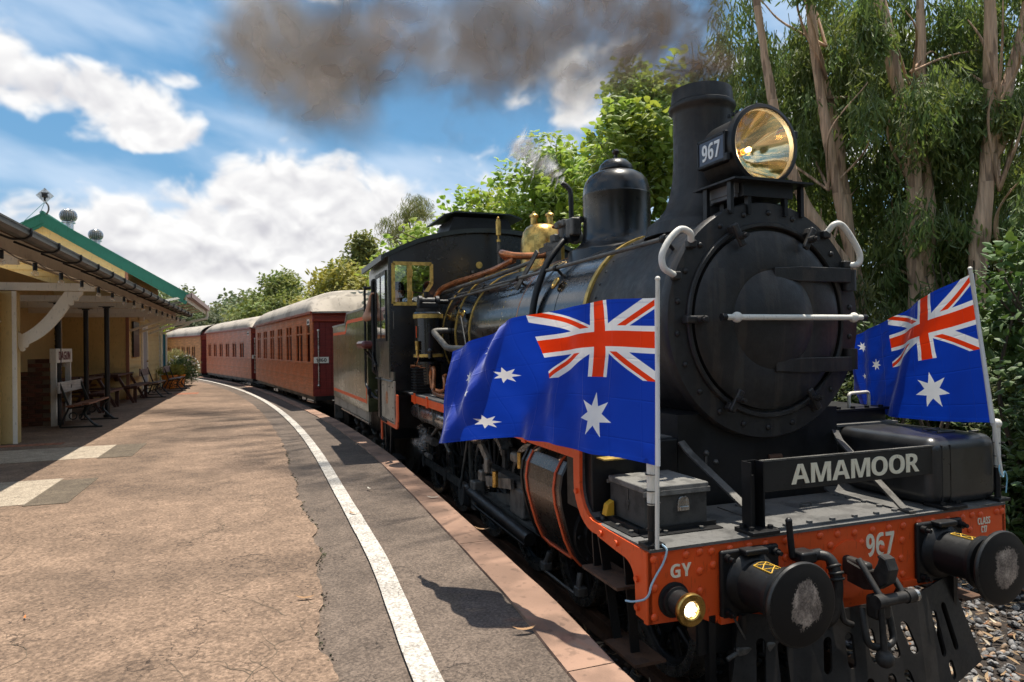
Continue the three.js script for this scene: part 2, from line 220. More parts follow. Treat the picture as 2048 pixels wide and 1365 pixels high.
// platform body, its surfacing in two layers, concrete strips, line
{
  const zs = [...range(6, -20, 1), ...range(-22, -70, 2)], L = zs.map((z) => [edgeX(z) - .02, -z]); // x, -z
  const g = ext([...L, [-16, 70], [-16, -6]], 1.0).rotateX(-PI / 2).translate(0, PY - .02 - 1.0, 0); part('platform', [g], mPatch, null, { kind: 'structure' });
  sheet('asphalt_strip', [...range(5.5, -20, .15), ...range(-21, -69, 1)], (z) => [-3.1 + tr(z), -2.9 + tr(z), -2.7 + tr(z), -2.4 + tr(z), -2.1 + tr(z), edgeX(z) - .235], PY - .012, mGrey, (x, z) => stain(x * 1.7 + 3, z * 1.3) * .98);
  sheet('asphalt_paving', [...range(5.5, -14, .05), ...range(-14.3, -69, .3)], (z) => { const r = ragged(z), o = []; for (let k = 0; k <= 48; k++) o.push(lerp(-15, r, Math.pow(k / 48, .55))); return o; }, PY, mBrown, stain);
  sheet('painted_line', [...range(5.5, -14, .2), ...range(-14.5, -69, .5)], (z) => [-2.312 - .085 * ss(-2, .5, z) + tr(z) + .004 * (vn(z * 7, 1) - .5), -2.193 - .085 * ss(-2, .5, z) + tr(z) + .004 * (vn(z * 7, 9) - .5)], PY + .004, mLine);
  const q = (name, x0, x1, z0, z1, m, dy = .004) => part(name, [b6(x0, x1, PY - .05, PY + dy, z1, z0)], m, null, { kind: 'structure' });
  q('concrete_strip', -12, -4.985, -4.53, -5.87, mConc); q('concrete_strip', -12, -4.95, -7.37, -8.64, mConc); q('asphalt_patch', -4.985, -4.63, -4.45, -5.75, mPatch, .005); q('asphalt_patch', -4.95, -4.55, -7.3, -8.62, mPatch, .005);
  // edging slabs
  const e = new THREE.Group(); e.name = 'platform_edging'; e.userData.kind = 'structure'; scene.add(e);
  let z0 = 4.4, c = 0;
  while (z0 > -46) {
    const len = (z0 > -14 ? 1.9 : 2.6) + .3 * R(), z1 = z0 - len, pos = [], col = [], idx = [], N = 8, prof = [[-.238, -.008], [-.236, .004], [-.018, .004], [-.004, -.006], [0, -.02], [0, -.17], [-.238, -.17]];
    for (let i = 0; i <= N; i++) { const z = lerp(z0 - .004, z1 + .004, i / N), x = edgeX(z), d = i === 0 || i === N ? .003 : 0; prof.forEach(([a, b], k) => { pos.push(x + a + .003 * (hash(c * 9 + i, k, 4) - .5), PY + b - d, z); const s = stain(x * 4 + k, z * 3) * (.94 + .1 * hash(c, 5, 8)); col.push(s, s, s); }); }
    for (let i = 0; i < N; i++) for (let k = 0; k < 7; k++) { const a = i * 7 + k, b = i * 7 + (k + 1) % 7, d = a + 7, f = b + 7; idx.push(a, b, d, b, f, d); }
    for (const [o, fl] of [[0, 1], [N * 7, 0]]) for (let k = 1; k < 6; k++) fl ? idx.push(o, o + k + 1, o + k) : idx.push(o, o + k, o + k + 1);
    let g = new THREE.BufferGeometry(); g.setAttribute('position', new THREE.Float32BufferAttribute(pos, 3)); g.setAttribute('color', new THREE.Float32BufferAttribute(col, 3)); g.setIndex(idx); g = g.toNonIndexed(); g.computeVertexNormals(); g.setAttribute('uv', new THREE.Float32BufferAttribute(new Float32Array(g.attributes.position.count * 2), 2)); metreUV(g);
    part('edging_slab', g, mCope, e); z0 = z1; c++;
  }
  // cracks in the paving: narrow irregular ribbons of dark grit
  {
    const pos = [], idx = []; const crack = (x, z, a, L, w) => { let n = 0, px = x, pz = z, b = a; const N = Math.ceil(L / .03); for (let i = 0; i <= N; i++) { const k = w * (1 - .75 * i / N) * (.5 + R()), nx = Math.cos(b), nz = -Math.sin(b), o = pos.length / 3; pos.push(px - nx * k, PY + .0015, pz - nz * k, px + nx * k, PY + .0015, pz + nz * k); if (n) idx.push(o - 2, o, o - 1, o - 1, o, o + 1); n = 1; b = a + .9 * (fbm(i * .22 + x * 9, z * 3, 3, 0, 97) - .5) * 4; px += Math.sin(b) * .03; pz += Math.cos(b) * .03; if (L > .5 && R() < .045) crackQ.push([px, pz, b + rnd(-1.3, 1.3), L * rnd(.2, .5), w * .7]); } }, crackQ = [];
    [[-2.95, .35, 3.3, 1.1, .0028], [-3.05, -.2, 2.7, .9, .0024], [-3.3, .1, 3.5, .8, .0022], [-2.85, -.9, 3.6, .9, .0024], [-3.6, .6, 2.9, 1.0, .0022], [-3.2, -1.4, 2.2, .9, .0022], [-4.1, -.4, 3.2, 1.2, .0022], [-3.5, -2.6, 2.6, 1.2, .0026], [-4.6, -1.9, 3.3, 1.3, .0026], [-2.95, -3.2, 3.2, 1.5, .0026], [-4.0, -4.3, 2.4, 1.4, .003]].forEach((q) => crackQ.push(q)); for (let i = 0; i < crackQ.length && i < 60; i++) crack(...crackQ[i]);
    const g = new THREE.BufferGeometry(); g.setAttribute('position', new THREE.Float32BufferAttribute(pos, 3)); g.setIndex(idx); g.computeVertexNormals(); part('paving_crack', [g], std({ color: lin(.11, .085, .06), roughness: 1, side: THREE.DoubleSide }), null, { kind: 'structure' });
  }
  // brick threshold and paver patch
  const mBr = std({ color: lin(.33, .13, .07), roughness: .9, map: rep(tSmudge, 2) });
  const th = new THREE.Group(); th.name = 'brick_threshold'; th.userData.kind = 'structure'; scene.add(th);
  for (let i = 0; i < 10; i++) part('brick', [b6(-6.9 + i * .115, -6.795 + i * .115, PY - .04, PY + .006, -9.3, -9.08, .004)], mBr, th);
  for (let i = 0; i < 9; i++) for (let j = 0; j < 3; j++) part('brick', [b6(-5.45 + i * .075, -5.385 + i * .075, PY - .04, PY + .006, -20.86 - j * .28, -20.6 - j * .28, .004)], mBr, th);
}
// ballast bed, sleepers, rails
{
  const zs = [...range(8, -20, 1), ...range(-22, -90, 2)];
  sheet('ballast_bed', zs, (z) => [-1.7 + tr(z), -1, 0, 1, 2.4, 6].map((a, i) => a + (i ? tr(z) : 0)), -.16, mBallast, (x, z) => .8 + .4 * (fbm(x * 2, z * 2, 3) - .5));
  const tk = new THREE.Group(); tk.name = 'railway_track'; tk.userData.kind = 'structure'; scene.add(tk);
  const prof = [[-.06, 0], [.06, 0], [.06, .012], [.012, .03], [.012, .085], [.034, .095], [.034, .125], [.028, .13], [-.028, .13], [-.034, .125], [-.034, .095], [-.012, .085], [-.012, .03], [-.06, .012]];
  const mRail = std({ color: lin(.115, .06, .035), roughness: .8, metalness: .2, map: rep(tSmudge, 2) }), mSl = std({ color: lin(.07, .05, .035), roughness: .95, map: rep(tWood, .8) });
  for (const s of [-1, 1]) {
    const pos = [], idx = [], n = prof.length; zs.forEach((z, i) => { prof.forEach(([a, b]) => pos.push(s * .57 + a + tr(z), b - .13, z)); if (i) for (let k = 0; k < n; k++) { const a = (i - 1) * n + k, b2 = (i - 1) * n + (k + 1) % n, c = a + n, d = b2 + n; idx.push(a, c, b2, b2, c, d); } });
    let g = new THREE.BufferGeometry(); g.setAttribute('position', new THREE.Float32BufferAttribute(pos, 3)); g.setIndex(idx); g = g.toNonIndexed(); g.computeVertexNormals(); part('rail', [g], mRail, tk);
  }
  const sg = join([b6(-1.05, 1.05, -.25, -.132, -.11, .11, .01)]);
  for (let z = 3.2; z > -30; z -= .66) { const m = part('sleeper', sg, mSl, tk); m.position.set(tr(z) + rnd(-.03, .03), rnd(-.012, 0), z); m.rotation.y = trA(z); }
}
// loose stones and leaf litter
function scatter(name, g, mat, list, kind = 'stuff') { const im = new THREE.InstancedMesh(g, mat, list.length), m = new THREE.Matrix4(), q = new THREE.Quaternion(), e = new THREE.Euler(), c = new THREE.Color(); list.forEach((o, i) => { q.setFromEuler(e.set(...o.r)); m.compose(V(...o.p), q, V(...(Array.isArray(o.s) ? o.s : [o.s, o.s, o.s]))); im.setMatrixAt(i, m); if (o.c) im.setColorAt(i, c.setRGB(...o.c)); }); im.name = numbered(name); im.userData.kind = kind; im.castShadow = im.receiveShadow = true; return im; }
{
  const stone = (seed) => { const g = new THREE.IcosahedronGeometry(1, 1), p = g.attributes.position; for (let i = 0; i < p.count; i++) { const k = .72 + .5 * vn3(p.getX(i) * 1.3 + seed, p.getY(i) * 1.3, p.getZ(i) * 1.3); p.setXYZ(i, p.getX(i) * k, p.getY(i) * k * .55, p.getZ(i) * k * .8); } g.computeVertexNormals(); return g; };
  const A = [], add = (x, z, s0, s1, tone) => { const w = tone * rnd(.5, 1.6), k = R(); A.push({ p: [x, -.155 + rnd(0, .03), z], r: [rnd(-.6, .6), rnd(0, 6.3), rnd(-.6, .6)], s: rnd(s0, s1), c: k < .2 ? [w * 1.5, w * 1.05, w * .7] : [w, w * .97, w * .95] }); };
  for (let i = 0; i < 5200; i++) { const z = rnd(2.2, -9), x = rnd(-1.5, -.64) + tr(z); add(x, z, .012, .032, .085); }
  for (let i = 0; i < 1500; i++) add(rnd(-.5, .5), rnd(2.2, -4), .012, .03, .07);
  for (let i = 0; i < 10500; i++) add(rnd(.64, 5.2), rnd(2.6, -4.5), .012, .036, .2);
  const a = scatter('ballast_stones', stone(3), std({ color: 0xffffff, roughness: .95, map: rep(tSmudge, 1) }), A); tag(a, 'loose grey ballast stones beside the rails', 'gravel', null, 'stuff'); scene.add(a);
  const Ms = []; for (let i = 0; i < 700; i++) { const z = rnd(1.2, -7.5), x = ragged(z) + Math.pow(R(), 2) * .035 - .006, w = rnd(.6, 1.4); if (fbm(z * 2.1, 3, 3, 0, 95) < .44) continue; Ms.push({ p: [x, PY - .009 + rnd(0, .006), z], r: [R() * 6, R() * 6, 0], s: rnd(.003, .007), c: R() < .5 ? [.09 * w, .09 * w, .05 * w] : [.13 * w, .10 * w, .08 * w] }); }
  const mo2 = scatter('moss', stone(5), std({ color: 0xffffff, roughness: 1 }), Ms); tag(mo2, 'dark moss and grit along the broken edge of the brown paving', 'moss', null, 'stuff'); scene.add(mo2);
  const leaf = new THREE.PlaneGeometry(.022, .11, 2, 5).rotateX(-PI / 2), p = leaf.attributes.position; for (let i = 0; i < p.count; i++) { const t = p.getZ(i) / .055; p.setX(i, p.getX(i) * (1 - t * t) + .012 * t * t); p.setY(i, .010 * t * t + .25 * Math.abs(p.getX(i))); } leaf.computeVertexNormals();
  const B = []; const put = (x, y, z, k = 1) => { const w = rnd(.4, 1.3) * k, h = R(); B.push({ p: [x, y, z], r: [rnd(-.5, .5), rnd(0, 6.3), rnd(-.5, .5)], s: rnd(.5, 1.15), c: h < .5 ? [.26 * w, .17 * w, .09 * w] : h < .8 ? [.34 * w, .28 * w, .2 * w] : [.16 * w, .07 * w, .03 * w] }); };
  for (let i = 0; i < 1500; i++) { const z = rnd(1.8, -8); put(rnd(-1.48, -.66) + tr(z), -.118 + rnd(0, .03), z); }
  for (let i = 0; i < 2600; i++) put(rnd(.7, 5), -.11 + rnd(0, .03), rnd(2.4, -4.5), 1.2);
  for (let i = 0; i < 1500; i++) put(rnd(2, 9), -.28 + rnd(0, .06), rnd(-3, -14), .7);
  const b = scatter('leaf_litter', leaf, std({ color: 0xffffff, roughness: .8, side: THREE.DoubleSide }), B); tag(b, 'dry fallen leaves lying among the stones', 'leaf litter', null, 'stuff'); scene.add(b);
  // single leaves on the platform
  const ml = std({ color: lin(.30, .17, .08), roughness: .8, side: THREE.DoubleSide }), mo = std({ color: lin(.55, .16, .03), roughness: .7, side: THREE.DoubleSide }), mg = std({ color: lin(.5, .46, .38), roughness: .8, side: THREE.DoubleSide });
  [[-1.98, -3.9, 'pale curled leaf lying on the grey asphalt right of the white line', mg, .9, .3], [-1.50, -3.25, 'pale leaf lying on the pinkish edging slabs', mg, 1.1, 1.2], [-2.26, -2.95, 'thin brown leaf lying on the white line', ml, 1, .5], [-1.78, -.25, 'thin red brown leaf lying in the shadow of the flag', ml, 1.1, 1.4], [-2.75, -1.1, 'reddish leaf lying at the broken edge of the brown paving', ml, 1, 1.3], [-4.13, -1.38, 'small orange leaf lying alone on the brown paving at lower left', mo, .45, .3], [-1.42, -2.05, 'dark twig like leaf at the edge of the edging slabs', ml, 1.2, .9]].forEach(([x, z, l, m, s, a]) => { const o = part('fallen_leaf', leaf, m, null); o.position.set(x, PY + .012, z); o.rotation.y = a; o.scale.setScalar(s); tag(o, l, 'leaf'); });
}
// ---------- steam locomotive ----------
const loco = thing('steam_locomotive', 'black steam locomotive with red buffer beam, tall chimney and round smokebox door', 'locomotive');
const BY = 2.19; // boiler centre line
const mir = (f) => [-1, 1].map((s) => f(s));
const boltG = join([sph(.0195, 0, 0, 0, 8).scale(1, 1, .8)]), hexG = join([cylY(.017, .018, 0, 0, 0, 6)]);
const rivetG = join([new THREE.SphereGeometry(.0215, 12, 6, 0, PI * 2, 0, PI / 2).rotateX(PI / 2).scale(1, 1, .75)]);
{ // buffer beam
  const bb = part('buffer_beam', [ext([[-1.25, 1.052], [1.25, 1.052], [1.25, .735], [.62, .70], [.36, .69], [.3, .60], [-.3, .60], [-.36, .69], [-.84, .70], [-.86, .655], [-.95, .70], [-1.25, .71]], .028, [], .002).translate(0, 0, -.03)], M.red, loco);
  for (const [x, y] of [[-.42, 1.02], [-.19, 1.02], [-.07, 1.015], [.05, 1.01], [.18, 1.01], [.3, 1.01], [.41, 1.01], [-.12, .96], [.1, .95], [-.42, .93], [.4, .93], [.39, .83], [.3, .74], [.4, .74], [.53, 1.015], [.64, 1.01], [.76, 1.01], [.88, 1.01], [.96, 1.015], [1.03, 1.01], [1.17, 1.015], [1.215, 1.015], [.94, .93], [.25, .9], [1.215, .88], [1.215, .77],
    [-1.21, 1.018], [-1.15, 1.018], [-1.03, 1.02], [-.95, 1.025], [-.88, 1.02], [-.77, 1.02], [-.65, 1.02], [-.55, 1.02], [-1.21, .88], [-1.21, .74], [-.95, .93], [-.87, .95], [-.95, .83]]) { const r = part('rivet', rivetG, M.red, bb); r.position.set(x, y, -.001); }
  parts('beam_angle', [b6(-.85, -.40, .66, .695, 0, .03), b6(.38, .9, .67, .705, 0, .02)], M.red, loco);
  part('number_lettering', [text('967', .205, .125).translate(.235, .928, .0005)], M.letter, loco, { label: 'number 967 painted on the red buffer beam' });
  part('depot_lettering', [text('GY', .118, .066).translate(-1.06, .948, .0005)], M.letter, loco, { label: 'letters GY painted on the red buffer beam' });
  part('class_lettering', [text('CLASS', .105, .042).translate(1.06, .972, .0005), text('C17', .048, .04).translate(1.06, .922, .0005)], M.letter, loco, { label: 'CLASS C17 painted on the right end of the beam' });
  part('coupling_plate', [cylZ(.155, .012, 0, .82, .004, 40)], M.red, loco);
}
// deck, running boards, side strips
part('front_deck', [b6(-1.235, 1.235, 1.053, 1.068, -.62, .012), b6(-.42, .46, 1.068, 1.074, -.56, -.03)], M.deck, loco);
for (let i = 0; i < 12; i++) { const b = part('bolt', hexG, M.deck, loco); b.position.set(...[[-.36, -.06], [-.2, -.06], [-.04, -.06], [.12, -.06], [.28, -.06], [.43, -.07], [.44, -.18], [.45, -.3], [.45, -.42], [.44, -.5], [-.30, -.52], [-.62, -.09]][i].reduce((a, v, k) => (k ? [a[0], 1.078, v] : [v]), [])); }
part('deck_hatch_handle', [bent([[.02, 1.07, -.36], [.02, 1.095, -.36], [.10, 1.095, -.36], [.10, 1.07, -.36]], .006, 6, .015)], M.deck, loco);
mir((s) => {
  const x0 = s > 0 ? 1.222 : -1.242;
  part('side_strip', [extX([[0, .71], [-.12, .715], [-.125, .86], ...arc(-.235, .86, .11, 0, 82, 6), [-.3, .975], [-.52, 1.0], ...arc(-.56, 1.26, .255, -82, -180, 8).map(([z, y]) => [z, y]), [-.815, 1.385], [-5.36, 1.385], [-5.36, 1.47], [-.73, 1.47], [-.735, 1.26], ...arc(-.55, 1.255, .185, 180, 260, 6), [-.4, 1.062], [0, 1.052]], x0, .02)], M.red, loco);
  part('running_board', [b6(s > 0 ? .52 : -1.24, s > 0 ? 1.24 : -.52, 1.47, 1.486, -5.9, -.72), extX([[-.60, 1.062], ...arc(-.55, 1.255, .195, 262, 180, 6), [-.745, 1.472], [-.76, 1.472], ...arc(-.55, 1.255, .21, 180, 262, 6)], s > 0 ? .5 : -1.235, .735)], M.deck, loco);
  for (const [z, y] of [[-.3, 1.02], [-.47, 1.028], [-.77, 1.2], [-.1, .9], [-.1, .76]]) { const r = part('bolt', hexG, M.red, loco); r.rotation.z = PI / 2; r.position.set(s * 1.247, y, z); }
  for (const z of [-5.15, -4.52, -3.0, -1.6]) part('pipe_clip', [b6(s * 1.2475 - .006, s * 1.2475 + .006, 1.375, 1.50, z - .035, z + .035), cylX(.008, .02, s * 1.25, 1.49, z, 6)], M.red, loco);
});
part('frame_plate', [...mir((s) => b6(s * .42 - .02, s * .42 + .02, .42, 1.05, -8.4, -.05)), b6(-.4, .4, .5, 1.04, -.4, -.08), b6(-.55, .55, .55, 1.0, -6, -1.1), b6(-.62, .62, 1.0, 1.62, -1.62, -.66), b6(-.45, .45, 1.0, 1.6, -5.8, -1.7)], M.black, loco);
// smokebox and front
part('smokebox', [latheZ([[.0, -1.72], [.69, -1.72], [.70, -1.70], [.70, -.66], [.735, -.66], [.738, -.645], [.738, -.60], [.728, -.585], [.60, -.58], [.595, -.6], [.3, -.62], [0, -.62]], 96).translate(0, BY, 0)], M.smoke, loco);
for (let i = 0; i < 22; i++) { const a = deg(i * 360 / 22 + 7), b = part('bolt', boltG, M.smoke, loco); b.position.set(Math.cos(a) * .668, BY + Math.sin(a) * .668, -.583); }
for (let i = 0; i < 20; i++) for (const z of [-.70, -1.60]) { const a = deg(8 + i * 164 / 19), b = part('rivet', rivetG, M.smoke, loco); b.scale.setScalar(.55); b.position.set(Math.cos(a) * .699, BY + Math.sin(a) * .699, z); b.lookAt(Math.cos(a) * 3, BY + Math.sin(a) * 3, z); }
const door = part('smokebox_door', [latheZ([[0, -.462], [.06, -.463], [.16, -.475], [.235, -.497], [.285, -.517], [.305, -.527], [.32, -.524], [.40, -.53], [.50, -.545], [.535, -.556], [.553, -.568], [.557, -.60], [0, -.60]], 96).translate(0, BY, 0)], M.smoke, loco);
part('door_ring', [latheZ([[.575, -.59], [.575, -.566], [.582, -.556], [.60, -.556], [.607, -.566], [.607, -.59]], 96).translate(0, BY, 0)], M.smoke, loco);
for (const a of [62, 118, 180, 238, 300]) { const q = new THREE.Group(); q.name = 'door_clamp'; loco.add(q); q.position.set(0, BY, 0); q.rotation.z = deg(a); part('clamp_bar', [rbox(.15, .045, .03, .575, 0, -.512, .012), rbox(.05, .05, .05, .62, 0, -.54, .012)], M.smoke, q); part('clamp_nut', [cylZ(.022, .05, .565, 0, -.485, 6), cylZ(.013, .03, .565, 0, -.45, 8)], M.smoke, q); }
for (const [y, t] of [[BY + .285, 0], [BY - .285, 1]]) { const h = part('hinge_strap', [ext([[.0, -.03], [.2, -.042], [.60, -.042], [.60, .042], [.2, .042], [.0, .03]], .018, [], .004).translate(.0, y, -.534 + .004)], M.smoke, loco); part('hinge_knuckle', [cylY(.042, .135, .63, y + (t ? .03 : -.03), -.55, 16), rbox(.08, .085, .05, .655, y + (t ? .045 : -.045), -.57, .012)], M.smoke, h); }
{ const h = part('handrail', [rod([-.44, BY + .01, -.425], [.63, BY + .01, -.455], .0175, 14)], M.white, loco, { label: 'white horizontal handrail across the smokebox door' }); part('handrail_knob', [sph(.032, -.36, BY + .01, -.427), rod([-.36, BY + .01, -.427], [-.36, BY + .01, -.53], .012), sph(.032, .56, BY + .01, -.453), rod([.56, BY + .01, -.453], [.56, BY + .01, -.55], .012)], M.white, h); part('rail_nut', [cylX(.024, .03, -.455, BY + .01, -.425, 6), cylX(.022, .03, .645, BY + .01, -.455, 6)], M.black, h); }
part('grab_rail', [tube([[-.575, 2.655, -.56], [-.60, 2.70, -.535], [-.67, 2.715, -.53], [-.745, 2.65, -.53], [-.795, 2.56, -.53], [-.785, 2.49, -.53], [-.735, 2.462, -.54], [-.69, 2.455, -.57]], .0195, 12, 50)], M.white, loco, { label: 'white curved grab rail on the left of the smokebox' });
part('grab_rail', [tube([[.47, 2.755, -.565], [.50, 2.80, -.54], [.56, 2.80, -.535], [.64, 2.72, -.535], [.705, 2.62, -.535], [.70, 2.555, -.54], [.64, 2.545, -.57]], .0195, 12, 50)], M.white, loco, { label: 'white curved grab rail on the right of the smokebox' });
parts('rail_bracket', [[-.565, 2.64], [-.675, 2.45], [.46, 2.74], [.625, 2.55]].map(([x, y]) => rbox(.06, .05, .05, x, y, -.575, .012)), M.smoke, loco);
// chimney
part('chimney', [lathe([[.0, 2.80], [.42, 2.80], [.39, 2.885], [.315, 2.94], [.265, 3.01], [.232, 3.10], [.212, 3.22], [.203, 3.36], [.202, 3.66], [.212, 3.685], [.228, 3.70], [.232, 3.715], [.228, 3.735], [.214, 3.745], [.212, 3.80], [.205, 3.84], [.192, 3.842], [.185, 3.80], [.185, 3.2], [0, 3.2]], 56).translate(0, 0, -1.22)], M.smoke, loco);
// headlamp
{
  const hl = new THREE.Group(); hl.name = 'headlight'; hl.position.set(0, 3.285, 0); loco.add(hl);
  part('lamp_body', [latheZ([[0, -1.0], [.15, -.99], [.205, -.97], [.222, -.94], [.224, -.66], [.242, -.655], [.245, -.63], [.245, -.6]], 56)], M.black, hl);
  part('lamp_rim', [latheZ([[.222, -.62], [.225, -.585], [.232, -.578], [.255, -.585], [.258, -.60], [.256, -.64], [.25, -.645]], 64)], M.black, hl);
  const mirror = std({ color: lin(1, .84, .58), metalness: 1, roughness: .07, side: THREE.DoubleSide, roughnessMap: rep(tRough, 2) }), P = []; for (let i = 0; i <= 24; i++) { const r = .222 * i / 24; P.push([Math.max(r, .0001), -.81 + r * r * 3.9]); }
  part('reflector', [latheZ(P, 64)], mirror, hl);
  const bulb = std({ color: lin(1, .8, .5), emissive: lin(1, .62, .22), emissiveIntensity: 14, roughness: .3 });
  part('bulb', [sph(.016, .0, .01, -.735, 12)], bulb, hl); part('bulb_holder', [cylZ(.014, .07, 0, .01, -.79, 12), cylZ(.02, .02, 0, .01, -.80, 12)], M.brass, hl);
  const pl = new THREE.PointLight(lin(1, .72, .4), .9); pl.position.set(0, .01, -.735); pl.castShadow = true; pl.shadow.radius = .8; hl.add(pl); pl.name = 'headlight_lamp';
  part('lens', [cylZ(.224, .003, 0, 0, -.597, 56)], M.glass, hl);
  part('lamp_catch', [rbox(.03, .05, .04, .262, .09, -.62, .008), rbox(.03, .05, .04, -.262, -.09, -.62, .008), rbox(.05, .02, .04, 0, .262, -.64, .006), cylY(.012, .02, -.1, .235, -.8, 8), cylY(.012, .02, -.1, .235, -.76, 8), cylY(.012, .02, -.1, .235, -.72, 8)], M.black, hl);
  mir((s) => { const nb = new THREE.Group(); nb.name = 'number_box'; hl.add(nb); nb.position.set(s * .235, -.012, -.775); nb.rotation.y = s * PI / 2; part('number_panel', [rbox(.285, .19, .05, 0, 0, 0, .008)], M.black, nb); parts('number_frame', [b6(-.135, .135, .075, .09, .02, .032), b6(-.135, .135, -.09, -.075, .02, .032), b6(-.142, -.127, -.09, .09, .02, .032), b6(.127, .142, -.09, .09, .02, .032)], M.black, nb); part('glass_panel', [b6(-.128, .128, -.076, .076, .024, .0265)], std({ color: lin(.05, .06, .09), roughness: .25 }), nb); part('number_digits', [text('967', .18, .105).translate(0, 0, .0268)], std({ color: lin(.72, .74, .74), roughness: .4 }), nb); });
  part('lamp_bracket', [b6(-.30, .30, 3.035, 3.047, -.92, -.50), b6(-.19, .19, 2.95, 3.07, -.9, -.56), ...[-.27, -.14, .14, .27].flatMap((x) => [b6(x - .012, x + .012, 2.82, 3.036, -.84, -.8), b6(x - .012, x + .012, 2.84, 3.036, -.6, -.565)])], M.black, loco);
  part('junction_box', [rbox(.035, .075, .26, -.205, 3.01, -.73, .006), rbox(.03, .03, .24, -.20, 2.965, -.73, .005)], std({ color: lin(.12, .125, .135), roughness: .6 }), loco);
}
// boiler, dome, firebox
part('boiler', [latheZ([[0, -5.9], [.80, -5.9], [.80, -4.95], [.79, -4.9], [.735, -4.72], [.725, -4.66], [.708, -1.725], [0, -1.725]], 96).translate(0, BY, 0)], M.gloss, loco);
for (const [z, r, m, w, l] of [[-1.735, .716, M.brassFlat, .05], [-2.30, .714, M.gloss, .035], [-2.76, .716, M.black, .05], [-3.14, .7175, M.copper, .022], [-3.58, .718, M.brassFlat, .04], [-4.6, .735, M.brassFlat, .04], [-4.93, .805, M.brassFlat, .035], [-5.5, .808, M.brassFlat, .035]]) part('boiler_band', [latheZ([[r - .02, z - w / 2], [r, z - w / 2], [r + .001, z], [r, z + w / 2], [r - .02, z + w / 2]], 72).translate(0, BY, 0)], m, loco);
part('dome', [lathe([[.0, 2.75], [.45, 2.75], [.43, 2.86], [.355, 2.905], [.32, 2.94], [.303, 2.985], [.296, 3.03], [.296, 3.345], [.298, 3.35], [.298, 3.36], [.294, 3.365], [.290, 3.42], [.272, 3.48], [.235, 3.53], [.18, 3.562], [.138, 3.573], [.150, 3.578], [.153, 3.592], [.142, 3.625], [.10, 3.668], [.04, 3.685], [.014, 3.69], [.016, 3.72], [.030, 3.738], [.032, 3.752], [.022, 3.77], [.0, 3.775]], 64).translate(0, 0, -2.47)], M.dome, loco);
const bd = part('steam_dome', [lathe([[.0, 2.86], [.27, 2.86], [.258, 2.92], [.245, 2.96], [.243, 3.12], [.236, 3.22], [.215, 3.305], [.175, 3.36], [.12, 3.386], [0, 3.392]], 48).translate(0, 0, -4.15)], M.brass, loco);
for (const s of [-1, 1]) part('safety_valve', [lathe([[.0, 3.36], [.05, 3.36], [.05, 3.39], [.040, 3.40], [.040, 3.475], [.052, 3.48], [.052, 3.50], [.036, 3.515], [.016, 3.525], [.014, 3.545], [0, 3.55]], 20).translate(s * .075, 0, -4.15 + s * .05)], M.brass, loco);
part('manifold', [cylY(.085, .22, -.07, 3.0, -3.70, 20), cylY(.10, .03, -.07, 3.10, -3.70, 6), rbox(.13, .09, .12, -.03, 3.16, -3.68, .02), rbox(.09, .12, .10, .10, 3.16, -3.5, .03), sph(.085, .10, 3.17, -3.52), rod([-.03, 3.17, -3.68], [.10, 3.17, -3.5], .035), cylY(.04, .10, -.0, 3.22, -3.62, 10), rod([-.14, 2.98, -3.72], [-.07, 2.98, -3.7], .055)], M.dull, loco);
{ const hw = part('valve_wheel', [new THREE.TorusGeometry(.062, .013, 8, 24).rotateX(PI / 2).translate(-.02, 3.285, -3.66), rod([-.08, 3.285, -3.66], [.04, 3.285, -3.66], .008), rod([-.02, 3.285, -3.72], [-.02, 3.285, -3.60], .008), rod([-.02, 3.2, -3.66], [-.02, 3.29, -3.66], .012)], M.copper, loco); }
part('blower_pipe', [polyTube([V(.05, 3.1, -3.5), V(.05, 3.4, -3.5), V(.05, 3.58, -3.5), V(.045, 3.64, -3.51), V(.01, 3.69, -3.53), V(-.03, 3.72, -3.55)], .026, 12)], M.black, loco);
{ const w = part('whistle', [cylY(.036, .185, .0, 3.595, -5.62, 18), cylY(.028, .03, 0, 3.70, -5.62, 14), sph(.018, 0, 3.73, -5.62, 10), cylY(.012, .06, 0, 3.475, -5.62, 8), cylY(.03, .03, 0, 3.43, -5.62, 12)], M.brass, loco); part('whistle_stem', [cylY(.022, .14, 0, 3.35, -5.62, 12), cylY(.028, .03, 0, 3.29, -5.62, 8), cylY(.018, .3, 0, 3.12, -5.62, 10)], M.dull, loco); }
// rods and pipes along the boiler side
part('boiler_rail', [rod([-.60, 2.705, -.74], [-.60, 2.70, -5.85], .0155, 12)], M.dull, loco);
part('rail_pillar', [-.80, -2.45, -3.35, -4.4, -5.5].flatMap((z) => [sph(.03, -.60, 2.704, z, 12), rod([-.60, 2.704, z], [-.50, 2.60, z], .013), cylZ(.026, .05, -.6, 2.704, z, 10)]), M.black, loco);
part('copper_pipe', [polyTube(new THREE.CatmullRomCurve3([[-.13, 3.0, -3.72], [-.28, 2.99, -3.80], [-.42, 3.0, -3.90], [-.50, 3.03, -4.0], [-.49, 3.05, -4.12], [-.42, 3.0, -4.14], [-.42, 2.955, -4.0]].map(vec)).getPoints(30), .037, 12)], M.copper, loco);
part('copper_pipe', [polyTube(new THREE.CatmullRomCurve3([[-.44, 2.955, -3.9], [-.50, 2.90, -4.3], [-.60, 2.86, -4.9], [-.72, 2.82, -5.4], [-.80, 2.76, -5.62], [-.84, 2.64, -5.72], [-.845, 2.50, -5.76]].map(vec)).getPoints(40), .036, 12)], M.copper, loco);
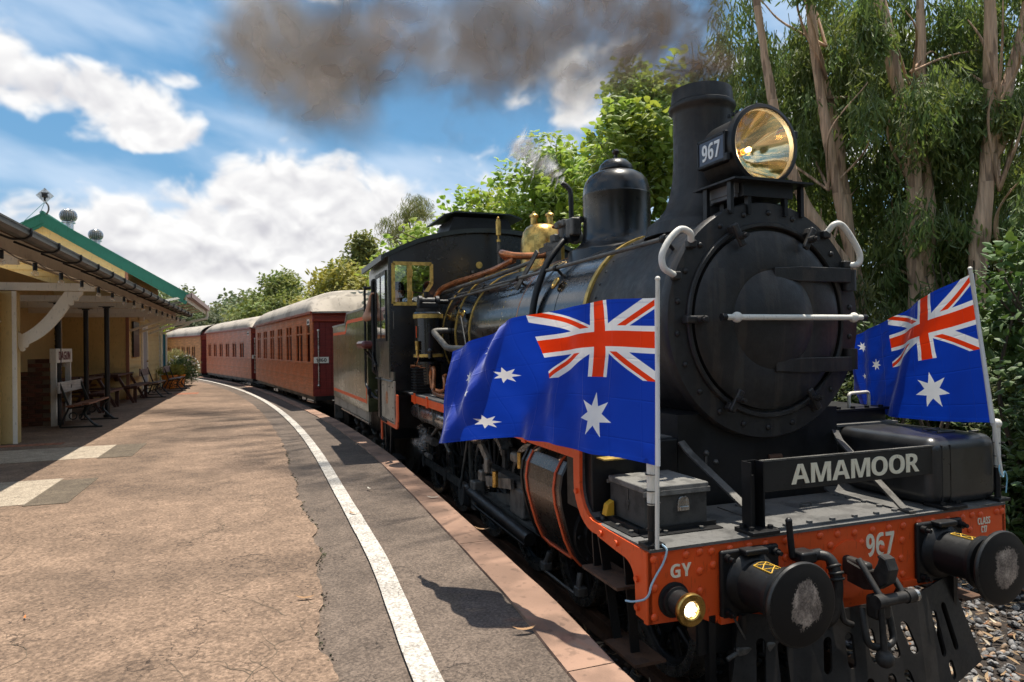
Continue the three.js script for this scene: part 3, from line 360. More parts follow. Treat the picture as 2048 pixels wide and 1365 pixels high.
part('lagged_pipe', [polyTube(new THREE.CatmullRomCurve3([[-.36, 2.90, -3.55], [-.50, 2.84, -3.75], [-.585, 2.80, -4.2], [-.66, 2.775, -4.8], [-.70, 2.76, -5.3], [-.72, 2.74, -5.84]].map(vec)).getPoints(40), .022, 10)], M.dull, loco);
part('reach_rod', [bar([-.36, 2.98, -2.85], [-.50, 2.93, -3.05], .014, .05), bar([-.30, 3.1, -2.75], [-.36, 2.99, -2.85], .014, .05), bar([-.52, 2.93, -3.05], [-.62, 2.60, -3.35], .016, .045), rod([-.66, 2.66, -3.4], [-.78, 2.62, -5.8], .014)], M.dull, loco);
part('feed_pipe', [tube([[-.30, 3.06, -2.78], [-.45, 2.93, -2.72], [-.60, 2.74, -2.68], [-.715, 2.45, -2.66], [-.74, 2.2, -2.66], [-.70, 1.9, -2.66], [-.6, 1.7, -2.66]], .03, 12, 40), rbox(.12, .12, .12, -.28, 3.08, -2.8, .02), cylZ(.05, .16, -.33, 3.02, -2.72, 8)], M.black, loco);
part('dome_clevis', [rbox(.10, .16, .14, -.33, 3.10, -2.66, .02), rod([-.38, 3.16, -2.85], [-.28, 3.16, -2.6], .03), rbox(.05, .06, .2, -.36, 3.16, -2.86, .01)], M.dull, loco);
part('oil_plug', [T(new THREE.TorusGeometry(.045, .013, 8, 20).rotateY(-PI / 2 - .1).rotateZ(-.55), -.645, 2.57, -2.37), T(new THREE.CylinderGeometry(.02, .02, .02, 12).rotateZ(1.0), -.645, 2.57, -2.37)], M.brass, loco);
for (const z of [-4.75, -5.28]) part('washout_plug', [T(new THREE.CylinderGeometry(.05, .055, .02, 16).rotateZ(1.2), -.765, 2.42, z), T(new THREE.CylinderGeometry(.018, .018, .05, 6).rotateZ(1.2), -.785, 2.425, z)], M.brass, loco);
part('stay_rod', [rod([-.74, 2.52, -4.95], [-1.02, 1.78, -3.6], .008, 6)], M.dull, loco);
part('steam_pipe', [bent([[-.80, 2.24, -5.15], [-1.02, 2.24, -5.15], [-1.0, 2.03, -4.55], [-.9, 2.02, -4.05], [-.68, 2.02, -4.0]], .036, 12, .09)], M.dull, loco);
// air pump and fittings on the running board
{
  const p = new THREE.Group(); p.name = 'air_pump'; loco.add(p); p.position.set(-1.03, 0, -5.32);
  part('pump_cylinder', [lathe([[0, 1.92], [.175, 1.92], [.182, 1.94], [.175, 1.96], [.165, 1.97], [.165, 2.40], [.178, 2.41], [.182, 2.45], [.17, 2.47], [0, 2.475]], 36)], M.gloss, p);
  part('brass_band', [lathe([[.16, 2.395], [.1835, 2.395], [.1835, 2.445], [.16, 2.445]], 36), lathe([[.16, 1.925], [.1835, 1.925], [.1835, 1.962], [.16, 1.962]], 36)], M.brassFlat, p);
  part('pump_head', [cylY(.15, .04, 0, 2.495, 0, 24), cylX(.055, .16, 0, 2.60, 0, 18), cylX(.075, .04, -.10, 2.60, 0, 16), cylX(.075, .04, .11, 2.60, 0, 16), rbox(.26, .08, .14, 0, 2.55, 0, .02), cylY(.03, .06, -.02, 2.69, 0, 10), cylX(.03, .1, .2, 2.60, 0, 10), ...[0, 60, 120, 180, 240, 300].map((a) => cylY(.014, .03, Math.cos(deg(a)) * .14, 2.485, Math.sin(deg(a)) * .14, 6))], M.black, p);
  part('pump_lower', [lathe([[0, 1.58], [.13, 1.58], [.15, 1.6], [.155, 1.84], [.178, 1.845], [.178, 1.87], [.08, 1.885], [.05, 1.93], [0, 1.93]], 32), cylY(.03, .1, -.02, 1.96, .17, 12), sph(.042, -.02, 2.0, .17, 12)], M.gloss, p);
  part('lubricator', [cylY(.028, .1, -.16, 2.06, .1, 12), cylY(.02, .05, -.16, 1.98, .1, 10), cylY(.032, .02, -.16, 2.11, .1, 12)], M.brass, p);
  part('oil_pipe', [tube([[-.16, 1.96, .1], [-.155, 1.9, .12], [-.17, 1.84, .1], [-.12, 1.80, .12], [-.02, 1.80, .14]], .006, 6, 24), cylX(.02, .05, -.22, 1.82, .1, 10), rod([-.2, 1.82, .1], [.0, 1.82, .12], .006)], M.copper, p);
  part('red_mark', [rod([-.165, 2.3, .075], [-.165, 2.16, .075], .006, 6)], M.red, p);
  const fins = []; for (let i = 0; i < 9; i++) fins.push(rbox(.20, .012, .24, -.10, 1.515 + i * .034, .02, .004)); part('cooling_fin', fins, M.black, p); part('cooler_core', [b6(-.18, -.02, 1.49, 1.80, -.08, .12)], M.black, p);
}
part('copper_coil', [polyTube(new THREE.CatmullRomCurve3([[-.82, 1.62, -4.82], [-.92, 1.56, -4.84], [-1.0, 1.53, -4.9], [-1.06, 1.56, -5.02], [-1.07, 1.72, -5.06], [-1.06, 1.80, -5.0], [-1.07, 1.76, -4.9], [-1.09, 1.60, -4.85], [-1.11, 1.53, -4.75], [-1.12, 1.515, -4.4], [-1.12, 1.53, -4.05], [-1.10, 1.60, -3.93], [-1.05, 1.75, -3.9], [-.9, 1.79, -3.9]].map(vec), false, 'catmullrom', .4).getPoints(90), .024, 10), polyTube(new THREE.CatmullRomCurve3([[-.98, 1.72, -4.72], [-1.03, 1.71, -4.6], [-1.05, 1.66, -4.5], [-1.05, 1.58, -4.48], [-1.0, 1.545, -4.55], [-.92, 1.54, -4.6]].map(vec)).getPoints(30), .02, 10)], M.copper, loco);
part('equipment_box', [rbox(.36, .28, .42, -.86, 1.63, -4.1, .01)], std({ color: lin(.20, .19, .165), roughness: .8, map: rep(tSmudge, 2) }), loco);
part('air_reservoir', [cylZ(.098, 2.5, -1.10, 1.255, -4.35, 32), sph(.097, -1.10, 1.255, -5.6, 20).scale(1, 1, 1), sph(.097, -1.10, 1.255, -3.1, 20)], M.steel, loco);
for (const z of [-5.12, -4.42, -3.5]) part('reservoir_strap', [T(new THREE.TorusGeometry(.102, .011, 8, 32), -1.10, 1.255, z), rod([-1.202, 1.25, z], [-1.215, 1.45, z], .010)], M.dull, loco);
// cylinders
mir((s) => {
  const c = new THREE.Group(); c.name = 'cylinder_block'; loco.add(c);
  const prof = [[.45, 1.42], [.84, 1.42], [.95, 1.405], [1.05, 1.365], [1.13, 1.30], [1.175, 1.22], [1.19, 1.12], [1.18, 1.02], [1.15, .90], [1.115, .78], [1.07, .68], [1.0, .60], [.9, .55], [.8, .56], [.45, .6]];
  part('cylinder_jacket', [ext(prof.map(([x, y]) => [s * x, y]), .66).translate(0, 0, -1.78)], phy({ color: lin(.03, .026, .022), metalness: .35, roughness: .36, roughnessMap: rep(tRough, 2), clearcoat: .6, clearcoatRoughness: .25, map: rep(tSmudge, 2) }), c);
  part('steam_chest_cover', [cylZ(.16, .08, s * .84, 1.21, -1.08, 28), cylZ(.12, .05, s * .84, 1.21, -1.02, 24), cylZ(.22, .07, s * .90, .84, -1.085, 32), cylZ(.17, .05, s * .90, .84, -1.03, 28), ...[0, 45, 90, 135, 180, 225, 270, 315].map((a) => cylZ(.016, .03, s * .90 + Math.cos(deg(a)) * .195, .84 + Math.sin(deg(a)) * .195, -1.035, 6))], M.black, c);
  parts('end_flange', [ext(prof.map(([x, y]) => [s * (x * 1.008), 1 + (y - 1) * 1.012]), .03).translate(0, 0, -1.81), ext(prof.map(([x, y]) => [s * (x * 1.008), 1 + (y - 1) * 1.012]), .03).translate(0, 0, -1.122)], M.black, c);
  const L = (z) => prof.slice(3, 12).map(([x, y]) => V(s * (x + .003), y, z)); const drawn = (P, w) => polyTube(P, w, 4);
  part('lining', [drawn([...L(-1.70)], .011), drawn([...L(-1.22)], .011), drawn([V(s * 1.062, .68, -1.70), V(s * 1.035, .635, -1.64), V(s * 1.02, .62, -1.34), V(s * 1.045, .64, -1.27), V(s * 1.07, .68, -1.22)], .012)], M.line, c);
  parts('oil_cup', [cylY(.03, .05, s * 1.05, 1.385, -1.68, 10), cylY(.03, .05, s * 1.05, 1.385, -1.25, 10)], M.rust, c); parts('flange_plate', [T(new THREE.CylinderGeometry(.055, .055, .012, 18).scale(1.5, 1, .7).rotateZ(s * -.6), s * 1.075, 1.345, -1.68), T(new THREE.CylinderGeometry(.055, .055, .012, 18).scale(1.5, 1, .7).rotateZ(s * -.6), s * 1.075, 1.345, -1.25)], M.steel, c);
  parts('drain_cock', [rod([s * 1.02, .56, -1.70], [s * 1.05, .42, -1.74], .02), rod([s * 1.02, .56, -1.2], [s * 1.05, .42, -1.18], .02), rbox(.07, .06, .08, s * 1.03, .45, -1.74, .01), rbox(.07, .06, .08, s * 1.03, .45, -1.18, .01), rod([s * 1.05, .42, -1.74], [s * 1.05, .42, -1.18], .01)], M.dull, c);
  part('hanging_disc', [T(new THREE.CylinderGeometry(.06, .06, .012, 20).scale(1, 1, 1.5).rotateZ(PI / 2), s * 1.12, 1.26, -1.0)], M.dull, c);
});
// wheels
function wheel(r, x, z, n, w = .13) {
  const g = new THREE.Group(); g.name = 'wheel'; loco.add(g); g.position.set(x, r, z); const s = Math.sign(x);
  part('tyre', [lathe([[r - .06, -w / 2], [r, -w / 2], [r, w / 2 - .025], [r + .025, w / 2 - .018], [r + .025, w / 2], [r - .06, w / 2], [r - .06, -w / 2]], 48).rotateZ(s * PI / 2)], M.steel, g);
  part('wheel_centre', [lathe([[0, -w * .35], [.11, -w * .35], [.12, w * .3], [0, w * .3]], 24).rotateZ(s * PI / 2), T(new THREE.TorusGeometry(r - .075, .03, 8, 40).rotateY(PI / 2)), ...range(0, n - 1, 1).map((i) => { const a = i / n * 2 * PI; return rod([0, Math.cos(a) * .08, Math.sin(a) * .08], [0, Math.cos(a) * (r - .07), Math.sin(a) * (r - .07)], .028, 6, .022); })], M.black, g);
  return g;
}
for (const s of [-1, 1]) { for (const z of [-.85, -2.05]) wheel(.36, s * .57, z, 9); for (const z of [-3.0, -4.2, -5.4, -6.55]) wheel(.57, s * .57, z, 14); }
mir((s) => {
  part('coupling_rod', [bar([s * .80, .46, -6.6], [s * .80, .46, -2.95], .04, .085), ...[-3.0, -4.2, -5.4, -6.55].map((z) => cylX(.085, .07, s * .80, .46, z, 20))], M.dull, loco);
  part('connecting_rod', [bar([s * .93, .46, -4.2], [s * .95, .80, -2.25], .04, .10), cylX(.11, .07, s * .93, .46, -4.2, 20)], M.dull, loco);
  parts('slide_bar', [b6(s * .97 - .05, s * .97 + .05, .90, .95, -3.25, -1.82), b6(s * .97 - .05, s * .97 + .05, .62, .66, -3.3, -1.82), b6(s * 1.04 - .06, s * 1.04 + .06, .50, .78, -3.42, -3.28, .02)], M.dull, loco);
  part('crosshead', [rbox(.13, .24, .30, s * .97, .78, -2.35, .03), rod([s * .93, .80, -2.25], [s * .92, .84, -1.8], .035)], M.dull, loco);
  part('guide_yoke', [rod([s * 1.09, .66, -3.42], [s * 1.09, .60, -1.9], .05, 14), rod([s * 1.09, .555, -3.38], [s * 1.09, .53, -2.0], .014, 8), rbox(.13, .22, .12, s * 1.08, .62, -3.45, .04)], M.black, loco);
  part('valve_link', [bar([s * 1.08, 1.30, -3.35], [s * 1.08, 1.0, -2.85], .03, .075), bar([s * 1.09, 1.30, -2.72], [s * 1.09, .98, -2.72], .03, .055), rbox(.05, .14, .07, s * 1.1, 1.0, -2.87, .02), bar([s * 1.06, .84, -3.0], [s * 1.06, .93, -2.35], .03, .085), rbox(.07, .1, .1, s * 1.07, .87, -3.1, .02), rbox(.06, .09, .28, s * 1.04, 1.15, -2.25, .03)], std({ color: lin(.24, .22, .19), metalness: .6, roughness: .55, map: rep(tSmudge, 3) }), loco);
  parts('oil_box', [cylY(.026, .13, s * 1.12, .93, -2.6, 12), cylY(.024, .12, s * 1.10, 1.17, -2.06, 12)], M.brass, loco);
  parts('brake_hanger', [bar([s * .66, 1.0, -3.65], [s * .66, .30, -3.6], .03, .08), bar([s * .66, 1.0, -4.85], [s * .66, .30, -4.8], .03, .08), rod([s * 1.0, 1.1, -3.8], [s * 1.0, .55, -4.1], .014), rod([s * 1.05, 1.15, -4.9], [s * 1.05, .9, -4.3], .02)], M.dull, loco);
  part('injector', [cylZ(.05, .35, s * 1.05, .93, -5.15, 14), rbox(.12, .12, .12, s * 1.05, .93, -5.35, .03), rod([s * 1.05, 1.0, -5.1], [s * 1.1, 1.15, -4.6], .02), cylZ(.03, .2, s * 1.1, .76, -5.1, 10)], M.dull, loco);
});
// ladder-like steps on both sides near the front
mir((s) => {
  const st = new THREE.Group(); st.name = 'step'; loco.add(st);
  parts('step_hanger', [bar([s * 1.20, 1.02, -.62], [s * 1.20, .80, -.60], .012, .05, [1, 0, 0]), bar([s * 1.20, 1.0, -.27], [s * 1.16, .42, -.27], .012, .05, [1, 0, 0]), bar([s * 1.20, 1.0, -.55], [s * 1.16, .42, -.45], .012, .05, [1, 0, 0])], M.black, st);
  parts('step_tread', [b6(s * 1.19 - .09, s * 1.19 + .09, .795, .81, -.64, -.24), b6(s * 1.15 - .09, s * 1.15 + .09, .44, .455, -.46, -.14)], M.rust, st);
});
part('brass_plate', [b6(-1.17, -.99, 1.40, 1.408, -.72, -.56)], M.brassFlat, loco);
// headboard with posts and braces
{
  const nb = new THREE.Group(); nb.name = 'destination_board'; nb.userData.label = 'black destination board lettered AMAMOOR in cream'; loco.add(nb);
  part('board', [rbox(1.29, .158, .018, .125, 1.345, -.062, .004)], std({ color: lin(.014, .013, .012), roughness: .55, map: rep(tSmudge, 2), bumpMap: tGrit, bumpScale: .0005 }), nb);
  part('board_edge', [b6(-.52, .77, 1.4245, 1.434, -.072, -.05)], M.dull, nb);
  part('board_lettering', [text('AMAMOOR', .93, .108, .004, 'b', -.03).translate(.14, 1.345, -.0528)], M.letter, nb);
  for (const [x, w] of [[-.565, .09], [.80, .075]]) { part('board_post', [b6(x - w / 2, x + w / 2, 1.075, 1.432, -.10, -.092), b6(x - w / 2, x - w / 2 + .008, 1.075, 1.432, -.092, -.03), b6(x + w / 2 - .008, x + w / 2, 1.075, 1.432, -.092, -.03), b6(x - .015, x + .004, 1.08, 1.36, -.092, -.06)], M.black, nb); part('post_foot', [rbox(.17, .02, .15, x, 1.08, -.04, .004), cylY(.015, .02, x - .06, 1.098, -.01, 6), cylY(.015, .02, x + .06, 1.098, -.01, 6), cylY(.015, .02, x - .06, 1.098, -.08, 6)], M.black, nb); }
}
mir((s) => part('deck_brace', [bar([s * .60, 1.46, -.66], [s * .58, 1.40, -.60], .012, .05, [1, 0, 0]), bar([s * .58, 1.40, -.60], [s * .49, 1.085, -.06], .012, .05, [1, 0, 0]), bar([s * .49, 1.085, -.06], [s * .49, 1.078, .0], .012, .05, [1, 0, 0])], M.dull, loco));
// boxes at the right front
part('air_tank', [rbox(.56, .405, .74, .975, 1.272, -.40, .075, 5)], phy({ color: lin(.022, .022, .023), roughness: .45, roughnessMap: rep(tRough, 2), clearcoat: .4, clearcoatRoughness: .3, map: tSmudge }), loco, { label: 'black tank with rounded top on the right of the deck' });
parts('tank_hinge', [rod([.95, 1.48, -.2], [1.1, 1.48, -.2], .006, 6), rod([.95, 1.485, -.3], [1.1, 1.485, -.3], .006, 6), tube([[1.0, 1.48, -.2], [.98, 1.49, -.25], [1.0, 1.48, -.3]], .005, 6), tube([[1.14, 1.48, -.14], [1.17, 1.49, -.1], [1.2, 1.48, -.16]], .005, 6)], M.dull, loco);
part('side_chest', [b6(.50, 1.22, 1.07, 1.565, -1.32, -.80, .01), b6(.47, 1.25, 1.565, 1.58, -1.36, -.77)], M.black, loco); part('chest_handle', [bent([[.94, 1.58, -.86], [.94, 1.68, -.86], [1.17, 1.68, -.9], [1.17, 1.58, -.9]], .012, 10, .03)], M.white, loco);
for (let i = 0; i < 6; i++) { const b = part('bolt', hexG, M.black, loco); b.position.set(.52 + i * .13, 1.587, -.80); }
part('left_chest', [b6(-1.2, -.62, 1.07, 1.48, -1.0, -.66, .01)], M.black, loco);
part('drain_pipe', [cylX(.016, .5, -.05, 1.26, -.72, 10), cylX(.035, .06, -.24, 1.27, -.7, 12), cylX(.02, .1, .1, 1.32, -.66, 10)], M.rust, loco);
part('valve_knob', [sph(.02, -.42, 1.38, -.66, 8), sph(.018, -.35, 1.32, -.66, 8), rod([-.42, 1.3, -.66], [-.42, 1.38, -.66], .008)], M.dull, loco);
// marker posts
mir((s) => { const m = new THREE.Group(); m.name = 'marker_post'; loco.add(m); const x = s > 0 ? 1.245 : -1.195; part('post_shaft', [cylY(.018, .20, x, 1.17, -.04, 14), rbox(.10, .02, .09, x, 1.078, -.04, .004)], M.black, m); part('post_top', [cylY(.0205, .25, x, 1.395, -.04, 16), sph(.030, x, 1.535, -.04, 16)], M.white, m); parts('cable_tie', [1.15, 1.28, 1.34, 1.42].map((y) => T(new THREE.TorusGeometry(.03, .0025, 6, 20).scale(1.2, 1, 1).rotateX(PI / 2), x + .008, y, -.035)), M.dark, m); });
part('twine', [tube([[-1.165, 1.085, .0], [-1.15, 1.06, .02], [-1.17, 1.0, .018], [-1.205, .95, .016], [-1.235, .90, .014], [-1.245, .86, .01], [-1.255, .825, -.02], [-1.27, .79, -.1], [-1.275, .775, -.16]], .0055, 6, 60)], std({ color: lin(.35, .5, .62), roughness: .9 }), loco);
part('twine', [tube([[1.24, 1.32, -.02], [1.21, 1.30, 0], [1.19, 1.26, .01], [1.22, 1.22, .01], [1.25, 1.25, .0], [1.27, 1.21, .0], [1.26, 1.12, .0]], .004, 6, 50)], std({ color: lin(.25, .5, .62), roughness: .9 }), loco);
// lamp on the left of the beam
{
  const L = new THREE.Group(); L.name = 'marker_lamp'; L.position.set(-1.105, .812, 0); L.scale.set(.86, .86, .78); loco.add(L);
  part('lamp_socket', [latheZ([[.098, 0], [.100, .012], [.085, .016], [.085, .05], [.07, .055], [.068, .17], [0, .17]], 36)], M.black, L);
  part('lamp_bezel', [latheZ([[.068, .16], [.087, .165], [.090, .175], [.090, .193], [.084, .201], [.052, .202], [.046, .196], [.046, .19], [.044, .17]], 48), ...[20, 80, 140, 200, 260, 320].map((a) => cylZ(.005, .004, Math.cos(deg(a)) * .07, Math.sin(deg(a)) * .07, .2025, 8))], M.brass, L);
  part('lamp_plate', [cylZ(.05, .01, 0, 0, .172, 32)], M.steel, L);
  const led = std({ color: lin(1, 1, 1), emissive: lin(1, .97, .9), emissiveIntensity: 5 }); for (let i = 0; i < 7; i++) { const a = deg(i * 60), r = i < 6 ? .027 : 0; part('led', [cylZ(.0118, .01, Math.cos(a) * r, Math.sin(a) * r, .182, 16)], led, L); }
  part('lens', [cylZ(.046, .003, 0, 0, .193, 32)], M.glass, L);
  const sl = new THREE.SpotLight(lin(1, .97, .9), 3, 20, .6, .6); sl.position.set(0, 0, .21); sl.target.position.set(0, -.1, 2); sl.castShadow = true; sl.name = 'marker_lamp_beam'; L.add(sl, sl.target);
}
// buffers
const tWear = (seed) => { const c = [], N = 256; return tex(N, N, (u, v, i, j) => { const x = (u - .5) * 2, y = (v - .5) * 2, n = fbm(u * 7, v * 7, 4, 0, seed), f = fbm(u * 60, v * 60, 2, 0, seed + 3), r = Math.hypot((x - .02) * 1.45, (y - .06) * 1.15) + (n - .5) * .42 + (f - .5) * .22; const w = ss(.74, .66, r), k = .32 + .34 * n + .3 * (f - .5) + .12 * ss(.5, .8, fbm(u * 14, v * 3, 3, 0, seed + 9)); return [lerp(.11, k * 1.06 + .02, w), lerp(.105, k, w), lerp(.10, k * .92, w)]; }); };
mir((s) => {
  const b = new THREE.Group(); b.name = 'buffer'; b.position.set(s * .665, .85, 0); loco.add(b);
  part('buffer_base', [rbox(.36, .34, .03, 0, 0, .017, .02, 3), ...[[-1, -1], [1, -1], [-1, 1], [1, 1]].flatMap(([x, y]) => [cylZ(.022, .03, x * .145, y * .135, .045, 6), cylZ(.012, .03, x * .145, y * .135, .07, 8)]), rbox(.14, .03, .07, 0, .16, .05, .01)], M.black, b);
  part('buffer_barrel', [latheZ([[.155, .03], [.150, .045], [.118, .07], [.115, .245], [.142, .262], [.145, .285], [.135, .295], [.098, .30], [.07, .31], [.065, .352], [0, .352]], 48)], M.black, b);
  part('buffer_head', [latheZ([[.06, .345], [.12, .348], [.18, .352], [.194, .358], [.196, .368], [.190, .378], [.14, .388], [.07, .394], [0, .396]], 64)], phy({ color: lin(.035, .034, .032), roughness: .42, roughnessMap: rep(tRough, 2), metalness: .3, map: rep(tSmudge, 2) }), b);
  const face = new THREE.CircleGeometry(.186, 48), p = face.attributes.position; for (let i = 0; i < p.count; i++) { const q = Math.hypot(p.getX(i), p.getY(i)); p.setZ(i, .3975 - q * q * .52); } 
  const fg = new THREE.RingGeometry(.0001, .184, 48, 10), fp = fg.attributes.position; for (let i = 0; i < fp.count; i++) { const q = Math.hypot(fp.getX(i), fp.getY(i)); fp.setZ(i, .3968 - (q < .07 ? q / .07 * .002 : q < .14 ? .002 + (q - .07) / .07 * .006 : .008 + (q - .14) / .05 * .010) + .0012); } fg.computeVertexNormals();
  part('worn_face', fg, std({ map: tWear(s > 0 ? 311 : 307), roughness: .55, metalness: .35, bumpMap: tGrit, bumpScale: .0005 }), b, { label: 'buffer face worn to bare grey metal' });
  const cr = []; const yx = (a, b2) => cr.push(bar(a, b2, .004, .0055)); const Y = .119; const pt = (u, v) => { const a = PI / 2 - .1 * s + u; return [Math.cos(a) * Y, Math.sin(a) * Y, v]; };
  const z0 = .11, z1 = .235, w = .33; for (const u of [-w, w]) yx(pt(u, z0), pt(u, z1)); for (const v of [z0, z1]) { yx(pt(-w, v), pt(0, v)); yx(pt(0, v), pt(w, v)); } for (const k of [0, 1]) { const a = lerp(z0, z1, k / 2), c = lerp(z0, z1, (k + 1) / 2); yx(pt(-w, a), pt(0, (a + c) / 2)); yx(pt(0, (a + c) / 2), pt(w, c)); yx(pt(w, a), pt(0, (a + c) / 2)); yx(pt(0, (a + c) / 2), pt(-w, c)); }
  part('yellow_grid', [cr], std({ color: lin(.62, .36, .03), roughness: .6 }), b);
});
// coupling, hose
{
  const c = new THREE.Group(); c.name = 'coupling'; loco.add(c);
  part('draw_hook', [rbox(.055, .10, .17, -.02, .85, .08, .02, 3), ext([[0, .78], [.10, .77], [.17, .79], [.235, .84], [.255, .91], [.235, .955], [.205, .965], [.19, .92], [.165, .875], [.12, .86], [0, .88]].map(([a, b]) => [-a, b]), .055, [], .006).rotateY(PI / 2).translate(-.05, 0, .05)], M.iron, c);
  const link = (x, y0, y1, z0, z1, r) => tube([[x, y0, z0], [x, (y0 + y1) / 2, (z0 + z1) / 2 + .02], [x, y1, z1]], r, 10, 20);
  part('shackle', [bent([[-.075, .93, .16], [-.075, .78, .29], [-.055, .755, .31], [.055, .755, .31], [.075, .78, .29], [.075, .93, .16]].map(([x, y, z]) => [x - .02, y, z]), .0165, 10, .05), cylX(.034, .05, -.12, .765, .305, 16), cylX(.034, .05, .08, .765, .305, 16), cylX(.028, .16, -.02, .765, .305, 16)], M.iron, c);
  part('pin_bolt', [cylX(.032, .02, .115, .765, .305, 20), sph(.02, .125, .765, .305, 10)], M.steel, c);
  part('screw_lever', [rod([-.07, .76, .27], [-.075, .50, .29], .013, 10, .017), sph(.044, -.075, .47, .292, 18)], M.iron, c);
  part('lower_link', [bent([[-.12, .70, .20], [-.13, .52, .24], [-.02, .50, .25], [.05, .52, .24], [.05, .70, .20]], .018, 10, .06), rbox(.10, .12, .08, -.03, .70, .22, .02), bent([[-.2, .93, .06], [-.2, .75, .13], [-.19, .62, .15], [-.14, .6, .16]], .016, 8, .06)], M.iron, c);
}
{
  const h = new THREE.Group(); h.name = 'brake_hose'; loco.add(h);
  part('hose_cock', [rbox(.10, .06, .10, -.36, .95, .06, .015), cylX(.03, .12, -.32, .95, .07, 12), rod([-.44, 1.13, .05], [-.42, .95, .05], .017, 10), sph(.018, -.44, 1.135, .05, 10)], M.black, h);
  part('hose', [tube([[-.28, .95, .07], [-.24, .94, .11], [-.225, .88, .14], [-.225, .78, .15], [-.24, .66, .14], [-.27, .60, .11]], .026, 12, 40), T(new THREE.TorusGeometry(.03, .008, 8, 20).rotateX(PI / 2 - .3), -.225, .87, .142), T(new THREE.TorusGeometry(.03, .008, 8, 20).rotateX(PI / 2 - .3), -.225, .84, .146), T(new THREE.TorusGeometry(.03, .008, 8, 20).rotateX(PI / 2 - .5), -.228, .90, .13)], M.iron, h);
}
// cow catcher: three slotted plates
{
  const cw = new THREE.Group(); cw.name = 'cow_catcher'; loco.add(cw); const mC = phy({ color: lin(.024, .021, .019), specularIntensity: .6, roughness: .62, roughnessMap: rep(tRough, 2), map: rep(tSmudge, 1.5), bumpMap: tGrit, bumpScale: .0006 });
  const plate = (pts, holes, P0, U, W) => { const g = ext(pts, .014, holes); g.applyMatrix4(new THREE.Matrix4().makeBasis(U, W, V().crossVectors(U, W)).setPosition(P0)); return g; };
  const W = V(0, -.96, .27).normalize();
  // centre plate, sloping forward to the bottom
  part('guard_plate', [plate([[-.40, 0], [.40, 0], [.30, .55], [-.30, .55]], [slot(-.28, .2, .055, .17, -.25), slot(-.13, .2, .055, .17, -.12), slot(.02, .2, .055, .17), slot(.16, .2, .055, .17, .12), slot(.28, .2, .055, .17, .25), slot(-.2, .42, .055, .15, -.2), slot(-.05, .42, .055, .15, -.05), slot(.1, .42, .055, .15, .05), slot(.22, .42, .05, .15, .2)], V(-.02, .66, .10), V(1, 0, 0), W)], mC, cw);
  mir((s) => { const top = V(s * .40 - .02, .66, .10), bot = V(s * .30 - .02, .66, .10).addScaledVector(W, .55), out = V(s * .74, .70, .02); const U = out.clone().sub(top).normalize(), D = bot.clone().sub(top); const N = V().crossVectors(U, D).normalize(), Wd = V().crossVectors(N, U).multiplyScalar(1); const u1 = D.dot(U), w1 = D.dot(Wd), L = out.clone().sub(top).length(), sg = Math.sign(w1);
    const Wp = Wd.multiplyScalar(sg); part('guard_plate', [plate([[0, 0], [L, 0], [L + .06, .50], [u1, Math.abs(w1)]], [slot(.10, .24, .05, .24, -.1), slot(.22, .24, .05, .26, .0), slot(.12, .44, .045, .1, -.1)], top, U, Wp)], mC, cw);
    part('guard_end', [b6(s * .735 - .012, s * .735 + .012, .20, .70, -.05, .06)], mC, cw); });
  part('guard_stay', [b6(-.95, -.40, .50, .68, -.04, -.02), b6(-.9, -.86, .3, .7, -.04, .0)], M.black, cw); part('brake_drum', [cylX(.06, .12, -.86, .60, -.10, 20), cylX(.075, .02, -.80, .60, -.10, 20)], M.rust, cw);
  part('chain', [tube([[-.80, .73, .03], [-.77, .66, .05], [-.73, .58, .06], [-.72, .55, .06]], .006, 6), rbox(.10, .04, .04, -.74, .53, .06, .012), rod([-.84, .50, .06], [-.74, .54, .06], .012), rbox(.06, .07, .05, -.60, .53, .08, .015)], M.dull, cw);
}
